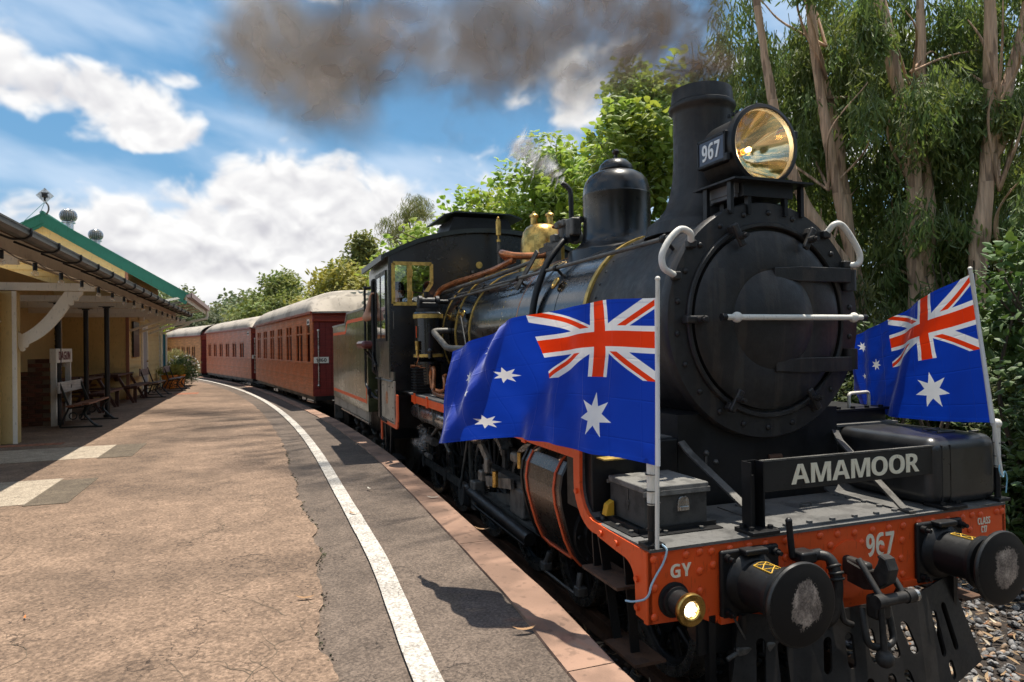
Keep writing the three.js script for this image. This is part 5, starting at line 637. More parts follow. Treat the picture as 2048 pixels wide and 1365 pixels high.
flag('flag', 'australian flag flying from the leaning pole at the right front corner of the engine', { seed: 9, side: 1, plan: [[1.05, -.005], [1.12, -.38], [1.21, -.77], [1.36, -1.12], [1.66, -1.40]], top: [[0, 2.44], [.25, 2.33], [.5, 2.20], [.75, 2.10], [1, 1.98]], bot: [[0, 1.55], [.3, 1.52], [.6, 1.52], [.8, 1.52], [1, 1.52]], waves: [[.045, 1.5, .45, .1, .5], [.022, 3.0, .7, .5, .6], [.010, 6, .8, .1, .5]], pole: [[1.225, 1.22, .0], [.985, 2.47, .0]], hoist: (v) => [lerp(.10, -.055, v), .005] });
// ---------- trees and bushes ----------
const tBark = tex(512, 512, (u, v, i, j) => { const n = fbm(u * 24, v * 5, 5, 0, 601), f = fbm(u * 60, v * 9, 3, 0, 602), p = fbm(u * 5, v * 3, 4, 0, 603); const k = .80 + .30 * (n - .45) + .14 * (f - .5); const d = ss(.58, .68, p) * .20; return [k - d, k - d - .01, k - d - .02]; });
const mBark = std({ color: lin(.86, .58, .39), roughness: .95, map: rep(tBark, 1.4, .7), bumpMap: rep(tBark, 1.4, .7), bumpScale: .03 });
const mBarkD = std({ color: lin(.16, .12, .085), roughness: .95, map: rep(tBark, 1.4, .7), bumpMap: rep(tBark, 1.4, .7), bumpScale: .03 });
const leafMat = (r, g, b, o = {}) => phy({ color: lin(r, g, b), roughness: .9, transmission: .42, thickness: 0, side: THREE.DoubleSide, ior: 1.35, ...o });
function leafGeo(L, W, bend, kind) { // one leaf pointing along +y from its stalk, folded along the midrib
  const P = kind === 'heart' ? [[0, 0], [.42, .04], [.5, .3], [.3, .7], [0, 1]] : kind === 'oval' ? [[0, 0], [.34, .22], [.42, .5], [.25, .82], [0, 1]] : [[0, 0], [.4, .3], [.32, .66], [0, 1]], pos = [], n = P.length;
  const at = (x, t) => { const a = bend * t; return [x * W, Math.cos(a * .5) * t * L, Math.sin(a) * t * L * .5 + Math.abs(x) * W * .35]; };
  for (let i = 0; i < n - 1; i++) for (const s of [-1, 1]) { const a = at(0, P[i][1]), b = at(P[i][0] * s, P[i][1]), c = at(P[i + 1][0] * s, P[i + 1][1]), d = at(0, P[i + 1][1]); const q = s > 0 ? [a, b, c, a, c, d] : [a, c, b, a, d, c]; for (const v of q) pos.push(...v); }
  const g = new THREE.BufferGeometry(); g.setAttribute('position', new THREE.Float32BufferAttribute(pos, 3)); g.computeVertexNormals(); return g;
}
function cluster(seed, kind, n, o) {
  const r = mulberry(seed), gs = [], q = (a, b) => a + (b - a) * r();
  for (let i = 0; i < n; i++) {
    const g = leafGeo(q(.75, 1.2) * o.L, q(.8, 1.2) * o.W, q(.2, 1.0), kind);
    if (kind === 'narrow') { g.rotateY(q(0, 6.3)); g.rotateX(PI + q(-.75, .75)); g.rotateZ(q(-.5, .5)); const t = r(); g.translate(q(-1, 1) * o.R * (.3 + .7 * t), -t * o.D, q(-1, 1) * o.R * (.3 + .7 * t)); }
    else { g.rotateX(q(.9, 2.2)); g.rotateY(q(0, 6.3)); g.rotateZ(q(-.35, .35)); const a = q(0, 6.3), d = Math.sqrt(r()) * o.R; g.translate(Math.cos(a) * d, q(-.5, .5) * o.D, Math.sin(a) * d); }
    gs.push(g);
  }
  if (o.twig) gs.push(rod([0, o.D * .3, 0], [0, -o.D * .6, 0], .006, 4));
  return join(gs, false);
}
const CG = { narrow: [1, 2, 3].map((s) => cluster(700 + s, 'narrow', 17, { L: .17, W: .036, R: .17, D: .34, twig: 1 })), heart: [1, 2, 3].map((s) => cluster(720 + s, 'heart', 13, { L: .16, W: .14, R: .30, D: .34, twig: 1 })), oval: [1, 2].map((s) => cluster(740 + s, 'oval', 24, { L: .11, W: .05, R: .26, D: .3 })), far: [1, 2].map((s) => cluster(760 + s, 'oval', 30, { L: .26, W: .13, R: .55, D: .6 })), fine: [1, 2].map((s) => cluster(780 + s, 'narrow', 34, { L: .20, W: .02, R: .32, D: .4 })), small: [1, 2].map((s) => cluster(790 + s, 'oval', 26, { L: .055, W: .026, R: .15, D: .16 })) };
function crown(parent, kind, mat, blobs, o = {}) { // clusters spread through blobs [x, y, z, rx, ry, rz, n], thinned by noise so that gaps remain
  const lists = CG[kind].map(() => []), nf = o.nf || .9, thr = o.thr ?? .44, sk = o.scale || 1, hang = o.hang ?? 1;
  for (const [x, y, z, rx, ry, rz, n0] of blobs) { const n = n0 * (o.mul || 1) | 0;
    let k = 0, tries = 0;
    while (k < n && tries < n * 30) {
      tries++; const u = R() * 2 - 1, a = R() * 2 * PI, s = Math.sqrt(1 - u * u), d = Math.pow(R(), o.pw || .42); const px = x + Math.cos(a) * s * d * rx, py = y + u * d * ry, pz = z + Math.sin(a) * s * d * rz;
      if (o.keep && !o.keep(px, py, pz)) continue; if (fbm3(px * nf + 3, py * nf, pz * nf + 9, 2) < thr) continue;
      const cl = fbm3(px * 1.7 + 31, py * 1.7, pz * 1.7, 2), t = rnd(.78, 1.22), w = rnd(-.14, .14) + .06 * (cl - .5), c = [t * (1 + w + (o.warm || 0)), t, t * (1 - w)];
      lists[R() * lists.length | 0].push({ p: [px, py, pz], r: hang ? [rnd(-.35, .35), rnd(0, 6.3), rnd(-.35, .35)] : [rnd(-.8, .8), rnd(0, 6.3), rnd(-.8, .8)], s: rnd(.75, 1.3) * sk, c }); k++;
    }
  }
  lists.forEach((l, i) => { if (l.length) { const m = scatter('x', CG[kind][i], mat, l); used.set('x', 0); m.name = 'crown'; parent.add(m); } });
}
function limb(pts, r0, r1, s = 9) { const C = new THREE.CatmullRomCurve3(pts.map(vec)), n = pts.length * 7, P = C.getPoints(n); P.forEach((p, i) => { p.x += .035 * (fbm(i * .3, pts[0][0] * 7, 2) - .5) * 2 * Math.min(1, r0 * 6); p.z += .035 * (fbm(i * .3, pts[0][1] * 5 + 30, 2) - .5) * 2 * Math.min(1, r0 * 6); }); return polyTube(P, (t) => lerp(r0, r1, t) * (1 + .10 * Math.sin(t * 31 + pts[0][0] * 9)), s); }
function barkUV(g) { g = clean(g); const p = g.attributes.position, u = g.attributes.uv; for (let i = 0; i < p.count; i++) u.setXY(i, (p.getX(i) + p.getZ(i)) * 1.0, p.getY(i)); return g; }
function tree(name, label, o) { const t = thing(name, label, 'tree', [0, 0, 0], 0, o.group); const [first, ...rest] = o.limbs; part('trunk', [limb(...first)].map(barkUV)[0], o.bark || mBark, t); rest.forEach((l) => part('branch', barkUV(limb(...l)), o.bark || mBark, t)); crown(t, o.kind, o.mat, o.blobs, o); return t; }
const twigs = (blobs, n, r, from) => { const o = []; for (const b of blobs) for (let i = 0; i < n; i++) { const e = [b[0] + rnd(-.8, .8) * b[3], b[1] + rnd(-.8, .8) * b[4], b[2] + rnd(-.8, .8) * b[5]], f = from(b, i), m = [(e[0] + f[0]) / 2 + rnd(-.2, .2), (e[1] + f[1]) / 2 + rnd(0, .3), (e[2] + f[2]) / 2 + rnd(-.2, .2)]; o.push([[f, m, e], r, r * .3, 6]); } return o; };
const keepClear = (x, y, z) => !(x < 1.75 && y < 4.6 && z > -9) && !(x < 2.3 && y < 2.6) && !(x < 2.6 && z > -1.5);
{
  const L1 = leafMat(.18, .24, .055, { transmission: .55 }), L2 = leafMat(.165, .225, .05, { transmission: .55 }), back = (B, f = .55) => B.map(([x, y, z, a, b, c, n]) => [x + .55, y + .15, z - .75, a, b, c * .9, n * f | 0]);
  const bA = [[5.3, 6.6, -5.0, 1.5, 1.4, 1.5, 420], [4.5, 5.2, -5.6, 1.1, 1.2, 1.2, 300], [4.6, 7.4, -5.4, 1.1, 1.2, 1.1, 200], [5.6, 4.3, -5.6, .9, .9, 1.0, 170], [4.9, 3.4, -5.4, .9, .9, .9, 150], [3.9, 6.9, -4.2, .5, .6, .5, 60], [4.6, 5.2, -3.6, .35, .4, .35, 22], [4.3, 3.9, -4.6, .4, .5, .4, 24]];
  tree('paperbark_tree', 'pale barked tree nearest the smokebox, forking into two slender leaning trunks', { group: 'tall pale barked trees right of the track', kind: 'narrow', mat: L1, limbs: [[[[6.1, -.3, -5.2], [5.75, 1.6, -5.1], [5.55, 3.3, -5.1], [5.25, 4.5, -5.1], [5.05, 5.9, -5.2], [4.95, 7.6, -5.3]], .125, .055, 12], [[[5.6, 3.1, -5.1], [5.5, 4.3, -5.2], [5.45, 5.2, -5.25], [5.2, 6.6, -5.4], [5.15, 8, -5.5]], .10, .05, 10], [[[5.62, 3.0, -5.1], [5.0, 3.9, -5.3], [4.55, 5.0, -5.4], [4.25, 6.6, -5.5], [4.1, 8.2, -5.6]], .11, .04, 10], ...twigs(back(bA), 2, .024, (b) => [5.2, Math.max(3, b[1] - 1), -5.2])], blobs: back(bA, .85), keep: keepClear, thr: .47 });
  const bB = [[6.3, 6.9, -4.6, 1.6, 1.4, 1.5, 420], [5.7, 5.3, -4.3, 1.0, 1.2, 1.0, 250], [6.9, 5.2, -4.8, 1.0, 1.2, 1.1, 240], [6.4, 3.7, -4.4, .9, .9, .9, 170], [5.8, 3.0, -4.2, .8, .9, .8, 130], [6.9, 2.7, -4.4, .9, 1.0, .9, 160], [4.9, 6.6, -3.4, .6, .6, .5, 60], [5.0, 5.2, -3.2, .4, .5, .4, 36], [5.3, 3.7, -3.5, .4, .5, .4, 26]];
  tree('paperbark_tree', 'thick pale barked tree in the middle of the row behind the right flag', { group: 'tall pale barked trees right of the track', kind: 'narrow', mat: L2, limbs: [[[[6.3, -.3, -4.6], [6.2, 1.6, -4.55], [6.15, 3.2, -4.5], [6.1, 4.6, -4.5], [5.75, 6.0, -4.5], [5.4, 7.8, -4.6]], .17, .075, 12], [[[6.25, 2.6, -4.5], [6.42, 3.6, -4.55], [6.45, 5.0, -4.6], [6.7, 7.5, -4.8]], .15, .06, 10], ...twigs(back(bB), 2, .024, (b) => [6.2, Math.max(3, b[1] - 1), -4.6])], blobs: back(bB, .85), keep: keepClear, thr: .47 });
  const bC = [[6.6, 6.4, -3.6, 1.5, 1.4, 1.4, 400], [7.2, 5.0, -3.5, 1.2, 1.3, 1.2, 300], [6.4, 4.1, -3.4, .8, .9, .8, 150], [6.9, 3.2, -3.2, 1.0, .9, .9, 180], [6.2, 5.2, -3.1, .8, .9, .8, 150], [7.6, 2.4, -3.4, 1.0, 1.1, 1.0, 180], [5.6, 6.2, -2.4, .6, .6, .5, 60], [5.8, 5.0, -2.5, .4, .5, .4, 36], [5.6, 4.0, -2.4, .4, .5, .4, 30]];
  tree('paperbark_tree', 'pale barked tree farthest right with a wide fork near the picture edge', { group: 'tall pale barked trees right of the track', kind: 'narrow', mat: L1, limbs: [[[[6.35, -.3, -3.8], [6.4, 2.2, -3.85], [6.55, 3.3, -3.85], [6.85, 4.5, -3.9], [6.9, 5.6, -3.9], [6.95, 7.8, -3.9]], .15, .07, 12], [[[6.9, 4.9, -3.9], [7.2, 5.7, -3.85], [7.55, 6.8, -3.8], [7.8, 8.2, -3.8]], .11, .05, 10], [[[6.85, 4.6, -3.9], [7.4, 5.2, -3.9], [7.9, 5.7, -3.9], [8.3, 6.8, -4]], .08, .03, 10], ...twigs(back(bC), 2, .024, (b) => [6.9, Math.max(3, b[1] - 1), -3.8])], blobs: back(bC, .85), keep: keepClear, thr: .47 });
  const bD = [[9.5, 5.0, -8.5, 2.6, 3.2, 2.2, 520], [7.5, 6.8, -9.5, 2.2, 2.4, 2.0, 420], [11.5, 5.5, -6.5, 2.6, 3.0, 2.2, 420], [8.0, 3.0, -8.5, 1.8, 1.8, 1.6, 300], [10.5, 2.6, -7.0, 2.2, 2.0, 1.6, 320], [6.2, 4.4, -9.0, 1.4, 1.6, 1.4, 240]];
  tree('leafy_tree', 'bushy yellow green tree filling the gap behind the pale trunks', { kind: 'narrow', mat: leafMat(.12, .15, .03), bark: mBarkD, limbs: [[[[9.2, -.3, -8.6], [9.1, 2.5, -8.6], [8.8, 5, -8.8], [8.6, 8, -9]], .2, .07], ...twigs(bD, 5, .045, (b) => [9, Math.max(2, b[1] - 1.6), -8.6])], blobs: bD, keep: keepClear, thr: .40, scale: 1.35, nf: .7 });
  const bE = [[13, 4.5, -3.5, 2.6, 3.6, 2.4, 420], [12.5, 8, -5, 2.8, 2.4, 2.4, 360], [10.5, 3.0, -2.8, 1.6, 2.2, 1.5, 260], [15, 6, -6, 3, 4, 2.6, 380]];
  tree('leafy_tree', 'dark leafy tree at the right picture edge behind the row', { kind: 'narrow', mat: leafMat(.06, .10, .022), bark: mBarkD, limbs: [[[[13, -.3, -4], [12.9, 3, -4], [12.7, 6, -4.3], [12.5, 9, -4.6]], .2, .07], ...twigs(bE, 5, .045, (b) => [12.9, Math.max(2, b[1] - 1.6), -4])], blobs: bE, thr: .40, scale: 1.4, nf: .7 });
  // broad leaved bright trees behind the dome
  const H1 = leafMat(.30, .41, .06, { transmission: .58 }), bF = [[2.9, 5.3, -10.6, 1.2, 1.2, 1.2, 150], [3.9, 4.3, -11.6, 1.6, 1.6, 1.6, 240], [2.4, 3.9, -11.4, 1.3, 1.1, 1.2, 140], [1.0, 4.0, -13.0, 1.5, 1.0, 1.2, 120], [.2, 3.7, -13.8, 1.0, .7, .8, 60], [4.6, 5.8, -11.8, 1.5, 1.3, 1.5, 180], [2.0, 4.9, -12.6, 1.0, .9, 1.0, 90], [3.4, 2.8, -11.4, 1.6, 1.4, 1.4, 180]];
  tree('broadleaf_tree', 'bright green broad leaved tree spreading behind the cab and steam dome', { group: 'bright broad leaved trees behind the engine', kind: 'heart', mat: H1, bark: mBarkD, limbs: [[[[3.8, -.3, -12], [3.6, 2, -11.9], [3.3, 4, -11.7], [3.0, 5.6, -11.3]], .16, .05], ...twigs(bF, 5, .04, (b) => [3.5, Math.max(1.8, b[1] - 1.2), -11.8])], blobs: bF, keep: keepClear, thr: .47, nf: 1.3, scale: .88, hang: 0, mul: 1.15, warm: .05 });
  const bG = [[3.2, 5.2, -7.8, .9, 1.3, .9, 130], [3.9, 4.2, -8.0, 1.1, 1.2, 1.0, 150], [3.0, 3.9, -8.2, .9, .9, .9, 100], [4.2, 5.8, -8.4, 1.1, 1.1, 1.0, 130], [3.6, 3.0, -7.6, 1.2, 1.0, 1.0, 150], [3.7, 6.6, -7.8, .8, .7, .8, 60], [2.9, 6.0, -7.7, .5, .5, .5, 30]];
  tree('broadleaf_tree', 'bright green broad leaved tree between the dome and the chimney', { group: 'bright broad leaved trees behind the engine', kind: 'heart', mat: H1, bark: mBarkD, limbs: [[[[4.2, -.3, -8.4], [4.0, 2, -8.3], [3.7, 4, -8.1], [3.4, 5.9, -7.9]], .13, .04], ...twigs(bG, 5, .035, (b) => [3.9, Math.max(1.8, b[1] - 1.2), -8.2])], blobs: bG, keep: keepClear, thr: .47, nf: 1.4, scale: .82, hang: 0, mul: 1.15, warm: .05 });
  // small trees beyond the train, farther and farther
  const S = (label, x, z, h, r, kind, mat, o = {}) => { const b = []; const n = o.n || 5; for (let i = 0; i < n; i++) { const t = i / (n - 1); b.push([x + rnd(-.5, .5) * r, lerp(o.low || h * .4, h - r * .35, t), z + rnd(-.5, .5) * r, r * (1.05 - (o.cone || .35) * t), r * .6, r * (1.05 - (o.cone || .35) * t), (o.d || 60)]); } tree(o.name || 'small_tree', label, { kind, mat, bark: mBarkD, limbs: [[[[x, -.3, z], [x + .1, h * .4, z], [x, h * .92, z]], h * .02, h * .006], ...twigs(b, 3, h * .007, (q) => [x, Math.max(1, q[1] - r * .7), z])], blobs: b, thr: o.thr ?? .42, nf: 1.6 / r, scale: o.scale || 1, hang: kind === 'fine' ? 1 : 0, warm: o.warm || 0 }); };
  S('slender tree with sparse feathery foliage above the cab roof', 2.55, -24, 8.0, 1.0, 'fine', leafMat(.20, .23, .06), { d: 60, thr: .47, low: 4.6, n: 5, warm: .1 });
  S('pointed dark green tree behind the first carriage', 2.2, -36, 8.3, 1.35, 'far', leafMat(.20, .24, .06), { d: 55, cone: .65, low: 4, warm: .1 });
  S('yellow green spreading tree behind the first carriage roof', .9, -33, 5.9, 2.0, 'far', leafMat(.28, .30, .05), { d: 60, low: 3.2, warm: .12 });
  S('yellow green tree right behind the cab', 3.2, -30, 5.6, 1.9, 'far', leafMat(.28, .30, .05), { d: 60, low: 3, warm: .12 });
  S('light tree with open crown left of the yellow green trees', -1.6, -46, 7.3, 1.7, 'far', leafMat(.22, .26, .06), { d: 34, thr: .48, low: 4.4 });
  S('low rounded tree over the second carriage', -3.0, -50, 5.9, 2.2, 'far', leafMat(.22, .26, .06), { d: 46, low: 3.4 });
  S('olive tree above the far carriage', -7.2, -62, 6.2, 3.0, 'far', leafMat(.17, .20, .08), { d: 60, low: 3, scale: 1.5 });
  S('grey green tree above the far carriage, right of the olive one', -4.2, -66, 6.6, 3.2, 'far', leafMat(.18, .21, .09), { d: 60, low: 3, scale: 1.5 });
  S('dark tree at the end of the curve', -11.2, -66, 6.6, 3.0, 'far', leafMat(.14, .18, .06), { d: 60, low: 3, scale: 1.5 });
  S('olive tree directly behind the roof overhang of the station', -15.4, -64, 6.2, 3.2, 'far', leafMat(.18, .21, .08), { d: 60, low: 3, scale: 1.5 });
  S('bright lime green bushy tree beyond the end of the station', -9.4, -44, 4.4, 1.6, 'far', leafMat(.24, .30, .03), { d: 70, low: 2.0, warm: .08 });
  S('dull green tree filling the gap beside the lime green one', -7.0, -56, 5.0, 2.4, 'far', leafMat(.10, .12, .05), { d: 60, low: 1.6, scale: 1.2 });
  // undergrowth on the right
  const bush = (label, x, z, h, r, kind, mat, d, o = {}) => { const t = thing('bush', label, 'bush', [0, 0, 0], 0, o.group), b = []; for (let i = 0; i < 5; i++) b.push([x + rnd(-.5, .5) * r, -.2 + h * (.25 + .5 * R()), z + rnd(-.5, .5) * r, r * .8, h * .42, r * .8, d]); part('stem', range(0, 6, 1).map((i) => barkUV(limb([[x + rnd(-.2, .2), -.3, z + rnd(-.2, .2)], [x + rnd(-.4, .4) * r, h * .5, z + rnd(-.4, .4) * r], [x + rnd(-.8, .8) * r, h * .9, z + rnd(-.8, .8) * r]], .03, .008, 5))), mBarkD, t); crown(t, kind, mat, b, { keep: o.keep || keepClear, thr: o.thr ?? .40, nf: 1.2, scale: o.scale || 1, hang: o.hang ?? 0, warm: o.warm || 0 }); return t; };
  const V1 = leafMat(.085, .15, .03, { roughness: .85 }), V2 = leafMat(.10, .13, .03), V3 = leafMat(.07, .11, .025);
  bush('climbing bush with broad heart shaped leaves at the right picture edge', 3.95, -1.35, 2.9, .85, 'heart', V1, 85, { scale: .54 });
  bush('small leaved bush beside the right end of the buffer beam', 3.5, -2.4, 2.2, .8, 'small', V2, 230, { warm: .1 });
  bush('dense dark bush under the right flag', 3.7, -3.9, 2.5, 1.0, 'oval', V3, 130);
  bush('tangled olive bush behind the right flag', 4.7, -5.0, 3.3, 1.2, 'narrow', leafMat(.11, .13, .035), 130, { hang: 1 });
  bush('dark green bush left of the right flag', 3.9, -6.6, 2.9, 1.1, 'oval', V3, 150);
  bush('leafy bush at the foot of the pale trunks', 5.6, -3.4, 3.3, 1.2, 'narrow', leafMat(.085, .125, .03), 150, { hang: 1 });
  bush('tall shrub filling the right picture edge below the trees', 5.6, -1.7, 3.5, 1.2, 'oval', V1, 140);
  bush('low bush behind the gravel', 4.6, -2.3, 1.6, 1.0, 'oval', V2, 120);
  bush('green bush between the chimney and the first pale trunk', 4.6, -8.0, 3.6, 1.4, 'narrow', leafMat(.10, .14, .03), 170, { hang: 1 });
  bush('big dark bush behind the engine boiler', 4.6, -10.5, 3.6, 1.8, 'oval', V3, 190, { scale: 1.3 });
  bush('dark bush behind the cab', 4.2, -14.5, 3.2, 1.8, 'far', V3, 70);
  bush('dark bush behind the tender', 3.6, -19.5, 3.0, 1.8, 'far', V3, 70);
  [[-16, 14, 9, 3.6], [-9, 22, 10, 4], [0, 26, 11, 4.2], [9, 20, 9, 3.8], [14, 11, 10, 4]].forEach(([x, z, h, r], i) => S(['bushy tree behind the station forecourt', 'tall tree down the line in front of the engine', 'broad tree across the line far in front of the engine', 'tree on the right far in front of the engine', 'tree on the right bank in front of the engine'][i] + ' outside the picture', x, z, h, r, 'far', leafMat(.10, .14, .035), { d: 70, low: 2.0, scale: 1.7, cone: .25 }));
}
// ---------- station building ----------
{
  const mWB = std({ color: lin(.74, .53, .22), roughness: .7, map: rep(tPaint, .8), bumpMap: tGrit, bumpScale: .0006 }), mCr = std({ color: lin(.88, .81, .68), roughness: .65, map: rep(tPaint, 1.2) }), mTr = std({ color: lin(.62, .46, .20), roughness: .65, map: rep(tPaint, 1) }), mGr = std({ color: lin(.006, .135, .085), roughness: .5, map: rep(tPaint, .8) }), mIron = std({ color: lin(.16, .155, .14), metalness: .3, roughness: .6, map: rep(tPaint, 1) }), mBrn = std({ color: lin(.16, .09, .05), roughness: .8, map: rep(tWood, .8) }), mCorner = std({ color: lin(.30, .13, .075), roughness: .7 }), mDark = std({ color: lin(.012, .012, .013), roughness: .4 });
  const b = thing('station_building', 'cream weatherboard station building with green gable trim and a long platform awning', 'building');
  const ZG = -19.2, XW = -6.46, PK = [-8.47, 5.70], wallY = 4.1, slope = .60;
  // gable end, weatherboard by weatherboard
  for (let y = PY + .02, i = 0; y < 5.6; y += .172, i++) { const y1 = y + .172, xr = Math.min(XW, PK[0] + (PK[1] - y) / slope), xr1 = Math.min(XW, PK[0] + (PK[1] - y1) / slope), xl = Math.max(-12, 2 * PK[0] - xr), xl1 = Math.max(-12, 2 * PK[0] - xr1); const g = ext([[xl, y], [xr, y], [Math.max(xr1, PK[0] + .02), y1 + .01], [Math.min(xl1, PK[0] - .02), y1 + .01]], .016); const p = g.attributes.position; for (let k = 0; k < p.count; k++) p.setZ(k, p.getZ(k) + ZG + .024 * (1 - clamp((p.getY(k) - y) / .172))); g.computeVertexNormals(); part('weatherboard', [g], mWB, b); }
  for (let y = PY + .02; y < 4.35; y += .172) { const g = extX([[-25.6, y], [ZG + .0, y], [ZG + .0, y + .18], [-25.6, y + .18]], 0, .016); const p = g.attributes.position; for (let k = 0; k < p.count; k++) p.setX(k, p.getX(k) + XW - .02 + .024 * (1 - clamp((p.getY(k) - y) / .172))); g.computeVertexNormals(); part('weatherboard', [g], mWB, b); }
  part('wall', [b6(-12, XW - .03, PY - .1, 4.0, -25.6, ZG - .02), ext([[-10.48, 4.0], [-10.48, 4.45], [PK[0], PK[1] - .06], [XW - .02, 4.45], [XW - .02, 4.0]], 6.3).translate(0, 0, -25.55)], mWB, b);
  part('corner_stop', [b6(XW - .05, XW + .03, PY, 4.42, ZG - .02, ZG + .045)], mCorner, b); part('corner_stop', [b6(XW - .05, XW + .03, PY, 3.9, -25.64, -25.58)], mCr, b);
  // window in the gable end wall, door and blackboard on the platform side
  { const w = new THREE.Group(); w.name = 'window'; b.add(w); part('window_frame', [b6(-8.90, -8.82, 1.70, 3.12, ZG + .02, ZG + .06), b6(-8.14, -8.06, 1.70, 3.12, ZG + .02, ZG + .06), b6(-8.82, -8.14, 3.06, 3.12, ZG + .02, ZG + .06), b6(-9.0, -8.0, 1.66, 1.72, ZG + .02, ZG + .10), b6(-8.82, -8.14, 2.37, 2.41, ZG + .024, ZG + .055), b6(-8.50, -8.46, 1.72, 3.06, ZG + .024, ZG + .053)], mCr, w); part('security_bar', range(0, 9, 1).map((i) => cylY(.008, 1.34, -8.78 + i * .068, 2.39, ZG + .075, 6)), mDark, w); parts('pane', [b6(-8.82, -8.14, 1.72, 3.06, ZG + .021, ZG + .026)], std({ color: lin(.01, .01, .012), roughness: .08 }), w); part('sill', [b6(-9.02, -7.98, 1.63, 1.66, ZG + .02, ZG + .12)], mCr, w); }
  { const d = new THREE.Group(); d.name = 'door'; b.add(d); const x = XW + .03; part('door_frame', [b6(x - .02, x + .03, PY, 2.76, -21.55, -21.42), b6(x - .02, x + .03, PY, 2.76, -22.52, -22.40), b6(x - .02, x + .03, 2.76, 2.86, -22.52, -21.42)], mCr, d); part('door_leaf', [b6(x - .02, x + .008, PY, 2.76, -22.40, -21.55)], std({ color: lin(.34, .33, .32), roughness: .6 }), d); part('handle', [sph(.03, x + .04, 1.7, -22.3, 8)], M.brass, d); part('kick_board', [b6(x + .008, x + .02, PY + .02, 1.15, -22.36, -21.6)], std({ color: lin(.25, .3, .36), roughness: .6 }), d); }
  part('notice_board', [b6(XW + .03, XW + .07, 1.86, 2.90, -20.72, -19.72)], mDark, b, { label: 'black notice board hung on the platform wall' }); part('notice_lettering', [text('DAGUN', .8, .16).rotateY(PI / 2).translate(XW + .0705, 2.6, -20.22), text('OPEN', .5, .12).rotateY(PI / 2).translate(XW + .0705, 2.25, -20.22)].slice(0, 1), std({ color: lin(.3, .28, .25), roughness: .8 }), b);
  part('wall_speaker', [rbox(.14, .2, .2, XW + .10, 3.05, -21.0, .03)], mCr, b);
  // gable roof
  const RZ0 = -19.06, RZ1 = -26.7, rs = .60, ridge = [PK[0], 5.82], eave = [-4.90, 5.82 - rs * 3.57], eL = [2 * PK[0] - eave[0], eave[1]];
  const slab = (p, q, t, z0, z1) => { if (q[0] < p[0]) { z0 -= .004; z1 -= .004; }  const dx = q[0] - p[0], dy = q[1] - p[1], l = Math.hypot(dx, dy), nx = -dy / l * t, ny = dx / l * t, s = ny < 0 ? -1 : 1; return ext([p, q, [q[0] - nx * s, q[1] - ny * s], [p[0] - nx * s, p[1] - ny * s]], z0 - z1).translate(0, 0, z1); };
  part('roof', [slab(ridge, eave, .05, RZ0 - .02, RZ1), slab(ridge, eL, .05, RZ0 - .02, RZ1)], mGr, b);
  parts('barge_board', [slab([ridge[0], ridge[1] + .012], [eave[0], eave[1] + .012], .23, RZ0 + .02, RZ0 - .018), slab([ridge[0], ridge[1] + .03], [eave[0] + .04, eave[1] + .01], .045, RZ0 + .035, RZ0 - .06)], mGr, b); parts('barge_board', [slab([ridge[0], ridge[1] + .012], [eL[0], eL[1] + .012], .23, RZ0 + .02, RZ0 - .018), slab([ridge[0], ridge[1] + .03], [eL[0] - .04, eL[1] + .01], .045, RZ0 + .035, RZ0 - .06)], mGr, b);
  parts('barge_lining', [slab([ridge[0], ridge[1] - .22], [eave[0], eave[1] - .22], .10, RZ0 + .0, RZ0 - .03), slab([ridge[0], ridge[1] - .22], [eL[0], eL[1] - .22], .10, RZ0 + .0, RZ0 - .03)], mGr, b);
  part('ridge_cap', [rod([ridge[0], ridge[1] + .03, RZ0 + .03], [ridge[0], ridge[1] + .03, RZ1], .06, 10)], mGr, b);
  parts('roof_gutter', [b6(eave[0] - .02, eave[0] + .12, eave[1] - .10, eave[1] + .01, RZ1, RZ0 + .03), b6(eave[0] + .10, eave[0] + .125, eave[1] - .10, eave[1] + .05, RZ1, RZ0 + .03)], std({ color: lin(.30, .22, .21), roughness: .6 }), b);
  part('eave_fascia', [b6(eave[0] - .05, eave[0] - .025, eave[1] - .22, eave[1] - .03, RZ1, RZ0 - .04)], mCr, b); part('downpipe', [bent([[eave[0] + .05, eave[1] - .1, -26.5], [eave[0] + .05, eave[1] - .4, -26.5], [XW + .05, 2.9, -26.0], [XW + .05, PY, -26.0]], .045, 10, .1)], mCr, b);
  for (let i = 0; i < 6; i++) { const z = -19.1 - i * 1.45; parts('eave_strut', [bar([XW + .02, 3.28 + .0, z], [eave[0] - .12, eave[1] - .10, z], .06, .11, [0, 0, 1])], mCr, b); part('eave_rafter', [bar([XW - .2, eave[1] + (-eave[0] * -1 + 0) * 0 + rs * (eave[0] - XW + .2) - .14, z - .4], [eave[0] - .06, eave[1] - .14, z - .4], .05, .10, [0, 0, 1])], mTr, b); }
  // platform awning
  const GX = -5.03, BX = -5.33, AZ0 = -2.2, AZ1 = -20.8, ay = (x) => 3.08 + Math.min(GX - x, .6) * .52 + Math.max(0, GX - x - .6) * .36;
  part('awning_roof', [ext([[GX + .02, ay(GX) + .02], [GX - .6, ay(GX - .6) + .02], [-8.3, ay(-8.3) + .02], [-8.3, ay(-8.3)], [GX - .6, ay(GX - .6)], [GX + .02, ay(GX)]], AZ0 - AZ1).translate(0, 0, AZ1)], std({ color: lin(.20, .115, .065), roughness: .8, map: rep(tWood, .6) }), b);
